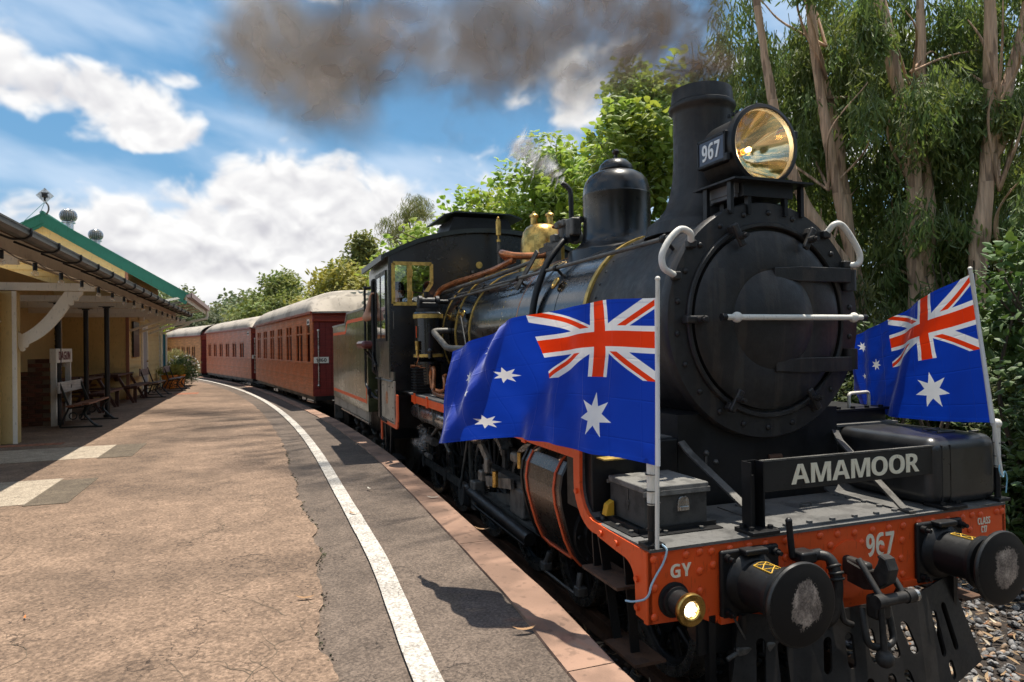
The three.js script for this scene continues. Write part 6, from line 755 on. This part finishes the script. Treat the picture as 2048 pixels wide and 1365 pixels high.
  part('awning_sheeting', [ext([[GX + .03, ay(GX) + .034], [GX - .6, ay(GX - .6) + .034], [-8.6, ay(-8.6) + .034], [-8.6, ay(-8.6) + .022], [GX - .6, ay(GX - .6) + .022], [GX + .03, ay(GX) + .022]], AZ0 - AZ1 + .04).translate(0, 0, AZ1 - .02)], std({ color: lin(.66, .65, .62), roughness: .6, map: rep(tSmudge, .6) }), b);
  part('awning_gutter', [ext([[GX, 3.105], [GX + .03, 3.085], [GX + .09, 3.085], [GX + .125, 3.11], [GX + .125, 3.16], [GX + .11, 3.165], [GX + .108, 3.118], [GX + .08, 3.098], [GX + .03, 3.098], [GX + .012, 3.11], [GX + .012, 3.14], [GX, 3.14]], AZ0 - AZ1).translate(0, 0, AZ1), b6(GX + .105, GX + .13, 3.155, 3.172, AZ1, AZ0)], std({ color: lin(.075, .072, .065), roughness: .5, metalness: .2, map: tSmudge }), b);
  for (let z = AZ0 - .4; z > AZ1; z -= .93) part('gutter_bracket', [bent([[BX + .04, 3.175, z], [GX - .02, 3.075, z], [GX + .09, 3.072, z], [GX + .137, 3.105, z], [GX + .137, 3.175, z]], .011, 6, .03)], mDark, b);
  part('soffit', [ext([[GX - .005, 3.115], [BX - .05, 3.275], [BX - .05, 3.26], [GX - .005, 3.10]], AZ0 - AZ1 - .1).translate(0, 0, AZ1 + .05)], mIron, b);
  parts('awning_beam', [b6(BX - .06, BX + .0, 3.06, 3.262, -13.2, AZ0)], mCr, b); parts('awning_beam', [b6(BX - .06, BX + .0, 3.075, 3.225, AZ1 + .5, -13.2), rbox(.12, .14, .16, BX - .0, 3.09, -13.2, .04)], mCr, b);
  for (const z of [-5.9, -9.58, -12.3, -14.4, -16.8, -19.1]) part('tie_beam', [b6(-8.2, BX - .06, 3.0, 3.12, z - .035, z + .035)], mCr, b);
  for (const z of [-5.4, -7.6, -10.6, -11.4, -13.2, -15.6, -17.8, -20.2]) part('rafter', [bar([BX - .02, ay(BX) - .07, z], [-8.2, ay(-8.2) - .07, z], .05, .11, [0, 0, 1])], mCr, b);
  for (const x of [-5.9, -6.7, -7.5]) part('purlin', [b6(x - .03, x + .03, ay(x) - .16, ay(x) - .12 + .03, AZ1, AZ0)], mCr, b);
  for (const z of [-19.35, -21.2, -23.1, -25.3]) part('wall_bracket', [bar([XW + .03, 2.62, z], [BX - .05, 3.02, z], .06, .10, [0, 0, 1]), b6(XW + .0, BX, 3.02, 3.10, z - .03, z + .03)], mCr, b);
  for (const [x, z] of [[-6.51, -14.39], [-5.95, -13.51], [-6.54, -12.31]]) part('iron_column', [cylY(.05, 2.32, x, PY + 1.16, z, 16), cylY(.075, .03, x, 2.965, z, 16), cylY(.08, .06, x, PY + .03, z, 16), b6(x - .14, x + .14, 2.975, 2.985, z - .05, z + .05)], mDark, b);
  // front room and its corner post
  part('front_room', [b6(-13, -6.62, PY - .1, 2.96, -9.8, -9.36), b6(-13, -8.2, PY, 3.9, -19, -9.8)], mTr, b); part('room_panel', [b6(-12, -6.75, PY + .06, 2.2, -9.36, -9.35), b6(-13, -6.62, PY, PY + .06, -9.37, -9.34)], mWB, b);
  part('corner_post', [b6(-6.62, -6.42, PY, 2.98, -9.68, -9.48, .008)], mTr, b); part('post_facing', [b6(-6.47, -6.415, PY, 2.98, -9.50, -9.47)], mCr, b);
  const knee = (sx) => { const o = []; for (let i = 0; i <= 16; i++) { const t = i / 16; o.push([t * .78, t * .86 - .16 * Math.sin(t * PI)]); } const sc = (cx, cy, r, a0, a1) => arc(cx, cy, r, a0, a1, 6); const P = [[0, .0], [.02, -.06], ...sc(.055, -.05, .035, 180, 360), ...sc(.10, .0, .03, 200, 380), ...o.slice(2, 14).map(([x, y]) => [x + .04, y - .02]), ...sc(.70, .66, .035, 200, 380), ...sc(.77, .73, .035, 200, 380), [.86, .80], [.86, .84], [.62, .84], ...o.slice(2, 12).reverse().map(([x, y]) => [x - .10, y + .10]), [0, .22]]; return ext(P.map(([x, y]) => [x * sx, y]), .05); };
  part('knee_brace', [knee(1).translate(-6.42, 2.15, -9.61)], mCr, b); part('knee_brace', [bar([-6.62, 2.50, -9.42], [-7.1, 2.98, -9.42], .06, .10, [0, 0, 1])], mCr, b);
  for (let i = 0; i < 9; i++) part('slat', [b6(-6.66 - i * .11, -6.70 - i * .11, 2.45, 2.96, -9.35, -9.32)], mCr, b); part('rail', [b6(-8, -6.62, 2.42, 2.46, -9.355, -9.31)], mCr, b);
  // ---------- things about the station ----------
  const vent = (z, s, label) => { const t = thing('roof_ventilator', label, 'roof vent', [ridge[0] + .02, ridge[1] + .02, z], 0, 'spinning roof ventilators'); t.scale.setScalar(s); part('vent_base', [cylY(.15, .2, 0, .1, 0, 20), cylY(.20, .03, 0, .21, 0, 20)], M.steel, t); const fin = []; for (let i = 0; i < 22; i++) { const P = []; for (let k = 0; k <= 8; k++) { const a = lerp(-1.15, 1.25, k / 8), r = .22 * Math.cos(a) + .02; P.push(V(r, .43 + .215 * Math.sin(a), 0)); } const g = polyTube(P, .022, 5); g.scale(1, 1, .35); g.rotateY(i / 22 * 2 * PI); fin.push(g); } part('vane', fin, std({ color: lin(.6, .6, .6), metalness: 1, roughness: .22 }), t, { kind: 'stuff' }); part('vent_core', [lathe([[0, .24], [.14, .24], [.19, .34], [.2, .42], [.17, .52], [.08, .58], [0, .59]], 20)], mIron, t); part('vent_cap', [lathe([[0, .655], [.06, .65], [.11, .60], [.11, .59], [0, .59]], 20)], M.steel, t); };
  vent(-21.7, .95, 'shiny spinning roof ventilator nearer the gable peak'); vent(-25.5, .95, 'shiny spinning roof ventilator farther along the roof ridge');
  { const t = thing('antenna', 'diamond shaped panel antenna on a bent mast at the gable peak', 'antenna', [-8.40, 5.86, -19.05]); part('mast', [polyTube(new THREE.CatmullRomCurve3([[.03, -.05, 0], [.08, .08, 0], [.07, .2, 0], [0, .3, 0]].map(vec)).getPoints(14), .022, 8)], M.dull, t); part('panel', [box(.30, .30, .02).rotateZ(PI / 4).translate(.0, .46, .02)], M.steel, t); part('transmitter', [rbox(.12, .1, .07, 0, .46, .065, .015), rod([-.08, .53, .04], [.09, .53, .04], .015), cylY(.02, .1, 0, .36, .06, 8)], M.black, t); part('stay', [rod([0, .3, 0], [-.62, -.42, .02], .008, 6), rod([0, .3, 0], [-.1, -.03, .06], .008, 6)], std({ color: lin(.12, .3, .33), roughness: .6 }), t); }
  { const t = thing('string_lights', 'string of clear festoon bulbs hung along the awning beam', 'string lights'); const P = []; const n = 17, zb = (i) => -3.95 - i * 1.07; for (let i = 0; i < n; i++) { P.push([BX + .04, 3.055, zb(i)]); if (i < n - 1) P.push([BX + .04, 3.02, zb(i) - .53]); } part('cable', [tube(P, .006, 5, 200)], mDark, t); for (let i = 0; i < n; i++) { const g = new THREE.Group(); g.name = 'bulb'; g.position.set(BX + .04, 3.045, zb(i)); t.add(g); part('socket', [cylY(.023, .085, 0, -.045, 0, 12)], mDark, g); part('globe', [lathe([[.0, -.155], [.018, -.152], [.033, -.138], [.037, -.122], [.032, -.105], [.018, -.088], [0, -.086]], 16)], phy({ color: lin(.95, .93, .88), transmission: .75, thickness: 0, roughness: .05 }), g); part('filament', [rod([-.008, -.09, 0], [-.008, -.12, 0], .0015, 4), rod([.008, -.09, 0], [.008, -.12, 0], .0015, 4), rod([-.008, -.12, 0], [.008, -.12, 0], .002, 4)], M.copper, g); } }
  { const t = thing('station_nameboard', 'white station nameboard with dark red letters on two wide white legs', 'sign', [-6.64, PY, -12.58]); part('board', [rbox(.11, .27, 1.16, .085, 1.31, 0, .01)], M.white, t); part('lettering', [text('DAGUN', .82, .165).rotateY(PI / 2).translate(.1405, 1.31, 0)], std({ color: lin(.12, .008, .010), roughness: .6 }), t); for (const z of [-.50, .53]) part('leg', [b6(.04, .13, 0, 1.175, z - .03, z + .03)], M.white, t); }
  { const t = thing('brick_hearth', 'low red brick hearth with a sloping shoulder beside the station nameboard', 'brickwork', [-7.31, PY, -12.2]); const mb = [0, 1, 2].map((i) => std({ color: lin(.20 - .04 * i, .075 - .012 * i, .042 - .006 * i), roughness: .9, map: rep(tSmudge, 3), bumpMap: tGrit, bumpScale: .002 })), bg = [join([rbox(.222, .068, .105, 0, 0, 0, .005, 1)]), join([rbox(.105, .068, .222, 0, 0, 0, .005, 1)])]; part('mortar', [b6(-.74, .66, 0, 1.0, -.72, -.01), b6(.30, .66, 1.0, 1.25, -.72, -.01)], std({ color: lin(.20, .15, .10), roughness: .95 }), t); for (let r = 0; r < 16; r++) for (let c = 0; c < 6; c++) { const x = -.62 + c * .232 + (r % 2 ? .0 : -.116), y = .04 + r * .078; if (x > .62 || (r > 12 && x < .34)) continue; const m = part('brick', bg[0], mb[(c * 7 + r * 5) % 3], t); m.position.set(x, y, -.04 + rnd(-.003, .003)); } for (let r = 0; r < 16; r++) for (let c = 0; c < 3; c++) { const m = part('brick', bg[1], std === 0 ? null : (c === 0 ? mBrickEdge() : mb[(r + c) % 3]), t); m.position.set(.635 + rnd(-.003, .003), .04 + r * .078, -.11 - c * .232 - (r % 2 ? .0 : .06)); } part('shelf', [b6(-.9, -.25, .62, .68, -.1, .08), b6(-.9, -.35, .28, .32, -.1, .05)], M.white, t); }
  function mBrickEdge() { return mBrickEdge.m || (mBrickEdge.m = std({ color: lin(.38, .22, .08), roughness: .9, map: rep(tSmudge, 3) })); }
  // picnic tables
  const mTab = std({ color: lin(.12, .042, .024), roughness: .6, map: rep(tWood, .9) });
  const table = (label, x, z, L) => { const t = thing('picnic_table', label, 'picnic table', [x, PY, z], 0, 'dark red picnic tables under the awning'); for (let i = 0; i < 4; i++) part('top_plank', [rbox(.165, .045, L, -.27 + i * .178, .745, 0, .006)], mTab, t); for (const s of [-1, 1]) { for (const k of [0, 1]) part('seat_plank', [rbox(.14, .045, L, s * (.56 + k * .15), .44, 0, .006)], mTab, t); } for (const z2 of [-1, 1]) { const zz = z2 * (L / 2 - .3); for (const s of [-1, 1]) part('leg', [bar([s * .28, .72, zz], [s * .66, .0, zz], .06, .10, [0, 0, 1])], mTab, t); part('crosspiece', [b6(-.74, .74, .37, .42, zz - .03, zz + .03), b6(-.36, .36, .68, .72, zz - .03, zz + .03)], mTab, t); part('brace', [bar([0, .70, zz - z2 * .6], [0, .42, zz], .05, .08, [1, 0, 0])], mTab, t); part('post', [b6(.64, .72, 0, .42, zz - .1, zz - .03)], mTab, t); } };
  table('dark red picnic table between the iron columns of the awning', -6.95, -15.5, 2.3); table('dark red picnic table in front of the corner of the weatherboard wall', -6.75, -18.55, 2.4);
  // benches
  const mIr = std({ color: lin(.014, .016, .015), roughness: .5 });
  const bench = (label, x, z, L, m1, m2, pad) => { const t = thing('platform_bench', label, 'bench', [x, PY, z], 0, 'iron framed benches facing the platform'); part('back_plank', [rbox(.03, .20, L, -.335, .735, 0, .008).rotateZ(0)], m1, t).rotation.z = 0; for (let i = 0; i < 3; i++) part('seat_plank', [rbox(.115, .03, L, -.16 + i * .125, .40 + i * .018, 0, .006)], m2, t); for (const s of [-1, 1]) { const zz = s * (L / 2 - .12), f = new THREE.Group(); f.name = 'end_frame'; t.add(f); part('back_stay', [bar([-.35, .86, zz], [-.19, .38, zz], .03, .035), bar([-.19, .38, zz], [-.34, .03, zz], .03, .03)], mIr, f); part('front_leg', [tube([[.17, .42, zz], [.06, .26, zz], [.16, .10, zz], [.26, .015, zz]], .02, 8), rbox(.13, .03, .05, .27, .015, zz, .01)], mIr, f); part('scroll', [T(new THREE.TorusGeometry(.06, .011, 6, 18), -.13, .22, zz), T(new THREE.TorusGeometry(.045, .010, 6, 18), .01, .20, zz), bar([-.33, .02, zz], [.26, .02, zz], .02, .025), rod([-.19, .36, zz], [.17, .40, zz], .016)], mIr, f); } if (pad) part('back_emblem', [T(new THREE.TorusGeometry(.035, .004, 6, 20).rotateY(PI / 2), -.3195, .735, 0), rod([-.3195, .70, -.03], [-.3195, .77, .03], .004, 4), rod([-.3195, .77, -.03], [-.3195, .70, .03], .004, 4)], M.dull, t); return t; };
  const mW1 = std({ color: lin(.62, .57, .52), roughness: .7, map: rep(tWood, 1) }), mS1 = std({ color: lin(.30, .12, .06), roughness: .55, map: rep(tWood, 1) }), mW2 = std({ color: lin(.34, .27, .24), roughness: .7, map: rep(tWood, 1) }), mS2 = std({ color: lin(.20, .13, .09), roughness: .6, map: rep(tWood, 1) });
  bench('nearest bench with a white painted back beside the nameboard', -6.0, -12.25, 1.75, mW1, mS1, true); bench('middle bench with a weathered grey back against the weatherboard wall', -5.86, -20.2, 1.7, mW2, mS2); bench('farthest bench with a grey brown back in front of the orange tubs', -5.60, -23.2, 1.6, mW2, mS2);
  { const t = thing('teal_pillar', 'tall teal and white pillar at the far corner of the station', 'pillar', [-6.38, PY, -26.1]); part('shaft', [b6(-.10, .10, .62, 1.98, -.1, .1)], std({ color: lin(.012, .16, .26), roughness: .5 }), t); part('base', [b6(-.105, .105, 0, .62, -.105, .105)], std({ color: lin(.02, .22, .16), roughness: .6 }), t); part('edge_strip', [b6(-.135, -.10, 0, 1.98, -.1, .11), b6(.10, .135, .3, 1.98, -.1, .11)], M.white, t); }
  const oG = std({ color: lin(.62, .20, .02), roughness: .6, map: tSmudge });
  [[-6.02, -24.7, 'orange plant tub behind the farthest bench, nearer the wall'], [-5.80, -25.2, 'orange plant tub behind the farthest bench, nearer the platform edge']].forEach(([x, z, l], i) => { const t = thing('plant_tub', l, 'plant tub', [x, PY, z], 0, 'orange plant tubs'); part('tub', [lathe([[0, 0], [.20, 0], [.26, .42], [.28, .44], [.28, .48], [.25, .48], [.23, .44], [0, .44]], 24)], oG, t); crown(t, 'small', leafMat(.26, .28, .03), [[0, .62, 0, .34, .22, .34, 60]], { thr: .2, hang: 0, warm: .1 }); });
  { const t = thing('flowering_shrub', 'dark shrub dotted with white flowers beside the orange tubs', 'shrub', [-5.72, PY, -26.4]); part('stem', range(0, 5, 1).map((i) => barkUV(limb([[rnd(-.1, .1), 0, rnd(-.1, .1)], [rnd(-.3, .3), .5, rnd(-.3, .3)], [rnd(-.4, .4), .9, rnd(-.4, .4)]], .02, .006, 5))), mBarkD, t); crown(t, 'small', leafMat(.07, .13, .03), [[0, .6, 0, .55, .55, .6, 260]], { thr: .25, hang: 0 }); const fl = []; for (let i = 0; i < 70; i++) { const a = rnd(0, 6.3), u = rnd(-.6, 1); const s = Math.sqrt(1 - u * u * .8); fl.push({ p: [Math.cos(a) * s * .58, .62 + u * .55, Math.sin(a) * s * .62], r: [rnd(0, 6), rnd(0, 6), 0], s: rnd(.7, 1.3) }); } const m = scatter('x', new THREE.IcosahedronGeometry(.03, 0), M.white, fl); used.set('x', 0); m.name = 'flowers'; t.add(m); }
  { const t = thing('wispy_shrub', 'tall wispy yellow green shrub beside the platform past the station', 'shrub', [-6.2, PY - .2, -28.0]); part('stem', range(0, 9, 1).map(() => barkUV(limb([[rnd(-.2, .2), 0, rnd(-.2, .2)], [rnd(-.6, .6), 1.0, rnd(-.6, .6)], [rnd(-.5, .5), 1.4, rnd(-.5, .5)]], .02, .005, 5))), mBarkD, t); crown(t, 'fine', leafMat(.24, .25, .09), [[0, .95, 0, .62, .7, .7, 150], [.05, 1.3, 0, .5, .45, .5, 60]], { thr: .36, hang: 0, nf: 1.6, scale: .8, warm: .12 }); }
}
// ---------- people in the cab ----------
function blob(bones, c, size, res, k = .02) { // smooth union of tapered capsules [a, b, ra, rb], meshed
  const mc = new MarchingCubes(res, M.dark, false, false, 120000); mc.isolation = 0; const h = res / 2, B = bones.map(([a, b, r, s]) => ({ a, d: [b[0] - a[0], b[1] - a[1], b[2] - a[2]], r, s }));
  for (const q of B) q.l = q.d[0] ** 2 + q.d[1] ** 2 + q.d[2] ** 2 || 1e-9;
  for (let z = 0; z < res; z++) for (let y = 0; y < res; y++) for (let x = 0; x < res; x++) {
    const p = [c[0] + (x - h) / h * size, c[1] + (y - h) / h * size, c[2] + (z - h) / h * size]; let e = 0;
    for (const q of B) { const v = [p[0] - q.a[0], p[1] - q.a[1], p[2] - q.a[2]], t = clamp((v[0] * q.d[0] + v[1] * q.d[1] + v[2] * q.d[2]) / q.l); const d = Math.hypot(v[0] - q.d[0] * t, v[1] - q.d[1] * t, v[2] - q.d[2] * t) - lerp(q.r, q.s, t); e += Math.exp(-Math.max(-8 * k, d) / k); }
    mc.field[x + y * res + z * res * res] = e > 0 ? k * Math.log(e) : -1;
  }
  mc.update(); const n = mc.count !== undefined ? mc.count : mc.geometry.drawRange.count, g = new THREE.BufferGeometry(); g.setAttribute('position', new THREE.Float32BufferAttribute(mc.positionArray.slice(0, n * 3), 3)); g.setAttribute('normal', new THREE.Float32BufferAttribute(mc.normalArray.slice(0, n * 3), 3));
  g.scale(size, size, size); g.translate(...c); g.deleteAttribute('normal'); const w = mergeVertices(g, 1e-5); w.computeVertexNormals(); return w.toNonIndexed();
}
function person(label, J, o) {
  const t = thing('person', label, 'person'), add = (a, b) => [a[0] + b[0], a[1] + b[1], a[2] + b[2]];
  const body = [[J.pelvis, J.chest, .125, .145], [J.chest, J.neck, .13, .06], [J.neck, J.head, .055, .055], [J.chest, J.sR, .11, .07], [J.chest, J.sL, .11, .07], [J.sR, J.eR, .052, .042], [J.eR, J.hR, .043, .029], [J.sL, J.eL, .052, .042], [J.eL, J.hL, .043, .029], [J.pelvis, J.kR, .10, .062], [J.kR, J.fR, .062, .042], [J.pelvis, J.kL, .10, .062], [J.kL, J.fL, .062, .042], [J.fR, add(J.fR, [0, -.03, .16]), .045, .035], [J.fL, add(J.fL, [0, -.03, .16]), .045, .035]];
  const xs = body.flatMap((b) => [b[0], b[1]]), lo = [0, 1, 2].map((i) => Math.min(...xs.map((p) => p[i]))), hi = [0, 1, 2].map((i) => Math.max(...xs.map((p) => p[i]))), c = lo.map((v, i) => (v + hi[i]) / 2), size = Math.max(...hi.map((v, i) => v - lo[i])) / 2 + .16;
  const H = V(...J.head), fw = vec(J.look).normalize(), rt = V().crossVectors(V(0, 1, 0), fw).normalize(), up = V().crossVectors(fw, rt), at = (x, y, z) => H.clone().addScaledVector(rt, x).addScaledVector(up, y).addScaledVector(fw, z).toArray();
  const headB = [[at(0, .045, -.015), at(0, .035, .015), .083, .078], [at(0, -.03, .03), at(0, -.085, .055), .060, .036], [at(0, -.04, -.02), at(0, -.13, -.025), .058, .054], [at(0, .018, .088), at(0, -.022, .104), .010, .015], [at(-.03, .028, .080), at(.03, .028, .080), .012, .012], [at(-.074, .0, -.005), at(-.080, -.03, -.01), .013, .009], [at(.074, .0, -.005), at(.080, -.03, -.01), .013, .009], [at(-.018, -.056, .083), at(.018, -.056, .083), .010, .010], [at(-.042, -.015, .055), at(-.03, -.03, .06), .022, .018], [at(.042, -.015, .055), at(.03, -.03, .06), .022, .018]];
  const hand = (w, e, dir, out, curl) => { const D = vec(dir).normalize(), O = vec(out).normalize(), S = V().crossVectors(D, O), p0 = vec(w), A = (a, b, d) => p0.clone().addScaledVector(D, a).addScaledVector(O, b).addScaledVector(S, d).toArray(), B = [[A(0, 0, 0), A(.06, 0, -.018), .026, .022], [A(0, 0, 0), A(.06, 0, .018), .026, .022], [A(.02, .0, .02), A(.045, .012, .048), .013, .011], [A(.045, .012, .048), A(.065, .03, .052), .011, .009]]; [-.03, -.010, .010, .03].forEach((s, i) => { const l = [.030, .036, .038, .033][i], a1 = [.068, 0, s]; const q = [A(...a1), A(.068 + l, curl * .012, s * 1.05), A(.068 + l + l * .45 * (1 - curl), curl * .040, s), A(.068 + l * .65, curl * .062, s * .95)]; for (let k = 0; k < 3; k++) B.push([q[k], q[k + 1], .0095 - k * .0006, .009 - k * .0006]); }); return B; };
  const hR = hand(J.hR, J.eR, J.dR, J.oR, 1), hL = hand(J.hL, J.eL, J.dL, J.oL, .8), ctr = (w, d) => vec(w).addScaledVector(vec(d).normalize(), .06).toArray();
  const skin = std({ color: lin(.46, .25, .16), roughness: .55 });
  part('body', [blob(body, c, size, 84, .022), blob(headB, at(0, -.02, .01), .19, 64, .010), blob(hR, ctr(J.hR, J.dR), .12, 56, .004), blob(hL, ctr(J.hL, J.dL), .12, 56, .004)], skin, t);
  const mS = std({ color: o.shirt, roughness: .85 }), mP = std({ color: lin(.02, .022, .03), roughness: .9 }), mid = (a, b, k) => a.map((v, i) => lerp(v, b[i], k));
  const sh = [[J.pelvis, J.chest, .145, .165], [J.chest, mid(J.chest, J.neck, .75), .15, .07], [J.chest, J.sR, .125, .082], [J.chest, J.sL, .125, .082], [J.sR, mid(J.sR, J.eR, o.sleeve), .066, .062], [J.sL, mid(J.sL, J.eL, o.sleeve), .066, .062]]; part('shirt', [blob(sh, c, size, 84, .02)], mS, t);
  part('trousers', [blob([[J.pelvis, J.kR, .118, .075], [J.kR, mid(J.kR, J.fR, .85), .075, .058], [J.pelvis, J.kL, .118, .075], [J.kL, mid(J.kL, J.fL, .85), .075, .058]], c, size, 84, .02)], mP, t);
  const hair = std({ color: lin(.018, .014, .012), roughness: .8 }); part('hair', [blob([[at(0, .045, -.035), at(0, .0, -.055), .082, .066], [at(-.04, .02, -.01), at(.04, .02, -.01), .055, .055]], at(0, .03, -.03), .17, 48, .008)], hair, t);
  part('cap', [blob([[at(0, .085, -.015), at(0, .08, .02), .086, .084], [at(-.05, .075, .07), at(.05, .075, .07), .012, .012], [at(-.035, .062, .115), at(.035, .062, .115), .008, .008], [at(0, .07, .09), at(0, .066, .11), .012, .009]], at(0, .09, .02), .2, 56, .008)], std({ color: lin(.012, .012, .015), roughness: .9 }), t);
  for (const s of [-1, 1]) { const e = part('eye', [sph(.0105, ...at(s * .030, .008, .079), 10)], std({ color: lin(.6, .58, .55), roughness: .3 }), t); part('iris', [sph(.0055, ...at(s * .031, .007, .0868), 8)], M.dark, e); }
  part('mouth', [tube([at(-.022, -.058, .088), at(0, -.057, .0935), at(.022, -.058, .088)], .003, 6)], std({ color: lin(.22, .07, .06), roughness: .6 }), t);
  return t;
}
person('person at the cab side window in blue shirt, bare forearm outside gripping the rail', { pelvis: [-.98, 1.94, -6.96], chest: [-1.09, 2.36, -6.80], neck: [-1.14, 2.59, -6.62], head: [-1.165, 2.785, -6.50], look: [-.12, -.03, 1], sR: [-1.28, 2.53, -6.90], eR: [-1.525, 2.48, -7.03], hR: [-1.475, 2.73, -6.97], dR: [.10, .62, .2], oR: [.6, .05, .3], sL: [-.92, 2.50, -6.66], eL: [-.84, 2.14, -6.55], hL: [-.95, 2.02, -6.32], dL: [-.2, -.1, 1], oL: [0, -1, 0], kR: [-1.08, 1.90, -6.55], fR: [-1.08, 1.50, -6.62], kL: [-.88, 1.90, -6.52], fL: [-.88, 1.50, -6.58] }, { shirt: lin(.05, .14, .36), sleeve: .55 });
person('person in dark clothes and cap standing farther inside the cab', { pelvis: [-.52, 2.08, -7.12], chest: [-.57, 2.44, -7.08], neck: [-.62, 2.66, -7.0], head: [-.63, 2.84, -6.94], look: [-.3, -.1, 1], sR: [-.75, 2.57, -7.1], eR: [-.78, 2.30, -7.0], hR: [-.70, 2.16, -6.8], dR: [.1, -.2, 1], oR: [0, -1, 0], sL: [-.40, 2.57, -7.06], eL: [-.30, 2.32, -6.95], hL: [-.28, 2.22, -6.72], dL: [0, -.1, 1], oL: [0, -1, 0], kR: [-.60, 1.76, -7.06], fR: [-.60, 1.47, -7.16], kL: [-.42, 1.76, -7.06], fL: [-.42, 1.47, -7.16] }, { shirt: lin(.02, .024, .035), sleeve: .9 });
// ---------- smoke and steam: soft slices across the drifting plume ----------
{
  const tex1 = (seed, N = 256) => tex(N, N, (u, v) => { const x = (u - .5) * 2, y = (v - .5) * 2, q = fbm(u * 3 + 5, v * 3, 3, 0, seed + 50), n = fbm(u * 3.2 + q * 1.0, v * 3.2 + q * .8, 4, 0, seed), r = Math.hypot(x, y) + (n - .5) * .5; return ss(1, .8, Math.hypot(x, y)) * Math.pow(ss(1, .05, r), 1.2) * (.15 + 1.0 * ss(.34, .64, n)); }, false);
  const tA = [tex1(801), tex1(812), tex1(823), tex1(834)];
  const G = (() => { const g = new THREE.PlaneGeometry(2, 2, 8, 8), p = g.attributes.position; for (let i = 0; i < p.count; i++) { const x = p.getX(i), y = p.getY(i); p.setZ(i, .16 * (x * x + y * y) + .03 * Math.sin(x * 3) * Math.cos(y * 2.4)); } g.computeVertexNormals(); return g; })();
  function plume(name, label, cat, path, rad, n, op, col, o = {}) {
    const C = new THREE.CatmullRomCurve3(path.map(vec)), L = tA.map(() => []), Q = new THREE.Quaternion(), Q2 = new THREE.Quaternion(), E = new THREE.Euler();
    for (let i = 0; i < n; i++) {
      const t = Math.pow((i + R()) / n, o.pw || 1), p = C.getPoint(t), ax = C.getTangent(t), r = lerp(rad[0], rad[1], Math.pow(t, o.rp || .8)), a = R() * 2 * PI, d = r * .55 * Math.sqrt(R());
      const s1 = V().crossVectors(ax, V(0, 1, 0)).normalize(), s2 = V().crossVectors(s1, ax), k = rnd(.75, 1.2); p.addScaledVector(s1, Math.cos(a) * d).addScaledVector(s2, Math.sin(a) * d);
      Q.setFromUnitVectors(V(0, 0, 1), ax); Q2.setFromEuler(E.set(rnd(-.55, .55), rnd(-.55, .55), 0)); Q.multiply(Q2); Q2.setFromEuler(E.set(0, 0, R() * 6.3)); Q.multiply(Q2); E.setFromQuaternion(Q);
      L[i % 4].push({ p: p.toArray(), r: [E.x, E.y, E.z], s: r * rnd(.7, 1.15), c: [k, k, k] });
    }
    const g = new THREE.Group(); g.name = numbered(name); scene.add(g); tag(g, label, cat, null, 'stuff');
    L.forEach((l, i) => { const m = scatter('x', G, std({ color: col, roughness: 1, alphaMap: tA[i], transparent: true, opacity: op, side: THREE.DoubleSide, depthWrite: false }), l); used.set('x', 0); m.name = 'puffs'; g.add(m); });
  }
  plume('smoke_plume', 'brown grey smoke pouring from the chimney and drifting back across the sky', 'smoke', [[0, 3.80, -1.22], [-.02, 4.10, -1.28], [-.10, 4.42, -1.55], [-.28, 4.78, -2.25], [-.60, 5.22, -3.7], [-1.1, 5.9, -6.2], [-1.75, 7.1, -9.6], [-2.4, 8.6, -13.5], [-3.0, 9.8, -16.5]], [.21, 1.9], 78, .62, lin(.41, .35, .305), { pw: 1.15, rp: 1.15 });
  plume('steam_jet', 'white steam blowing back from the thin pipe in front of the steam dome', 'steam', [[-.03, 3.73, -3.56], [-.15, 3.84, -3.60], [-.30, 3.98, -3.66], [-.47, 4.13, -3.74]], [.07, .24], 34, 1, lin(.96, .96, .96), { pw: 1.1 });
  plume('steam_wisp', 'small wisp of steam under the running board behind the silver air reservoir', 'steam', [[-1.12, 1.08, -5.55], [-1.15, .98, -5.35], [-1.16, .90, -5.05]], [.07, .14], 6, .6, lin(.7, .7, .7));
}
renderer.render(scene, camera);
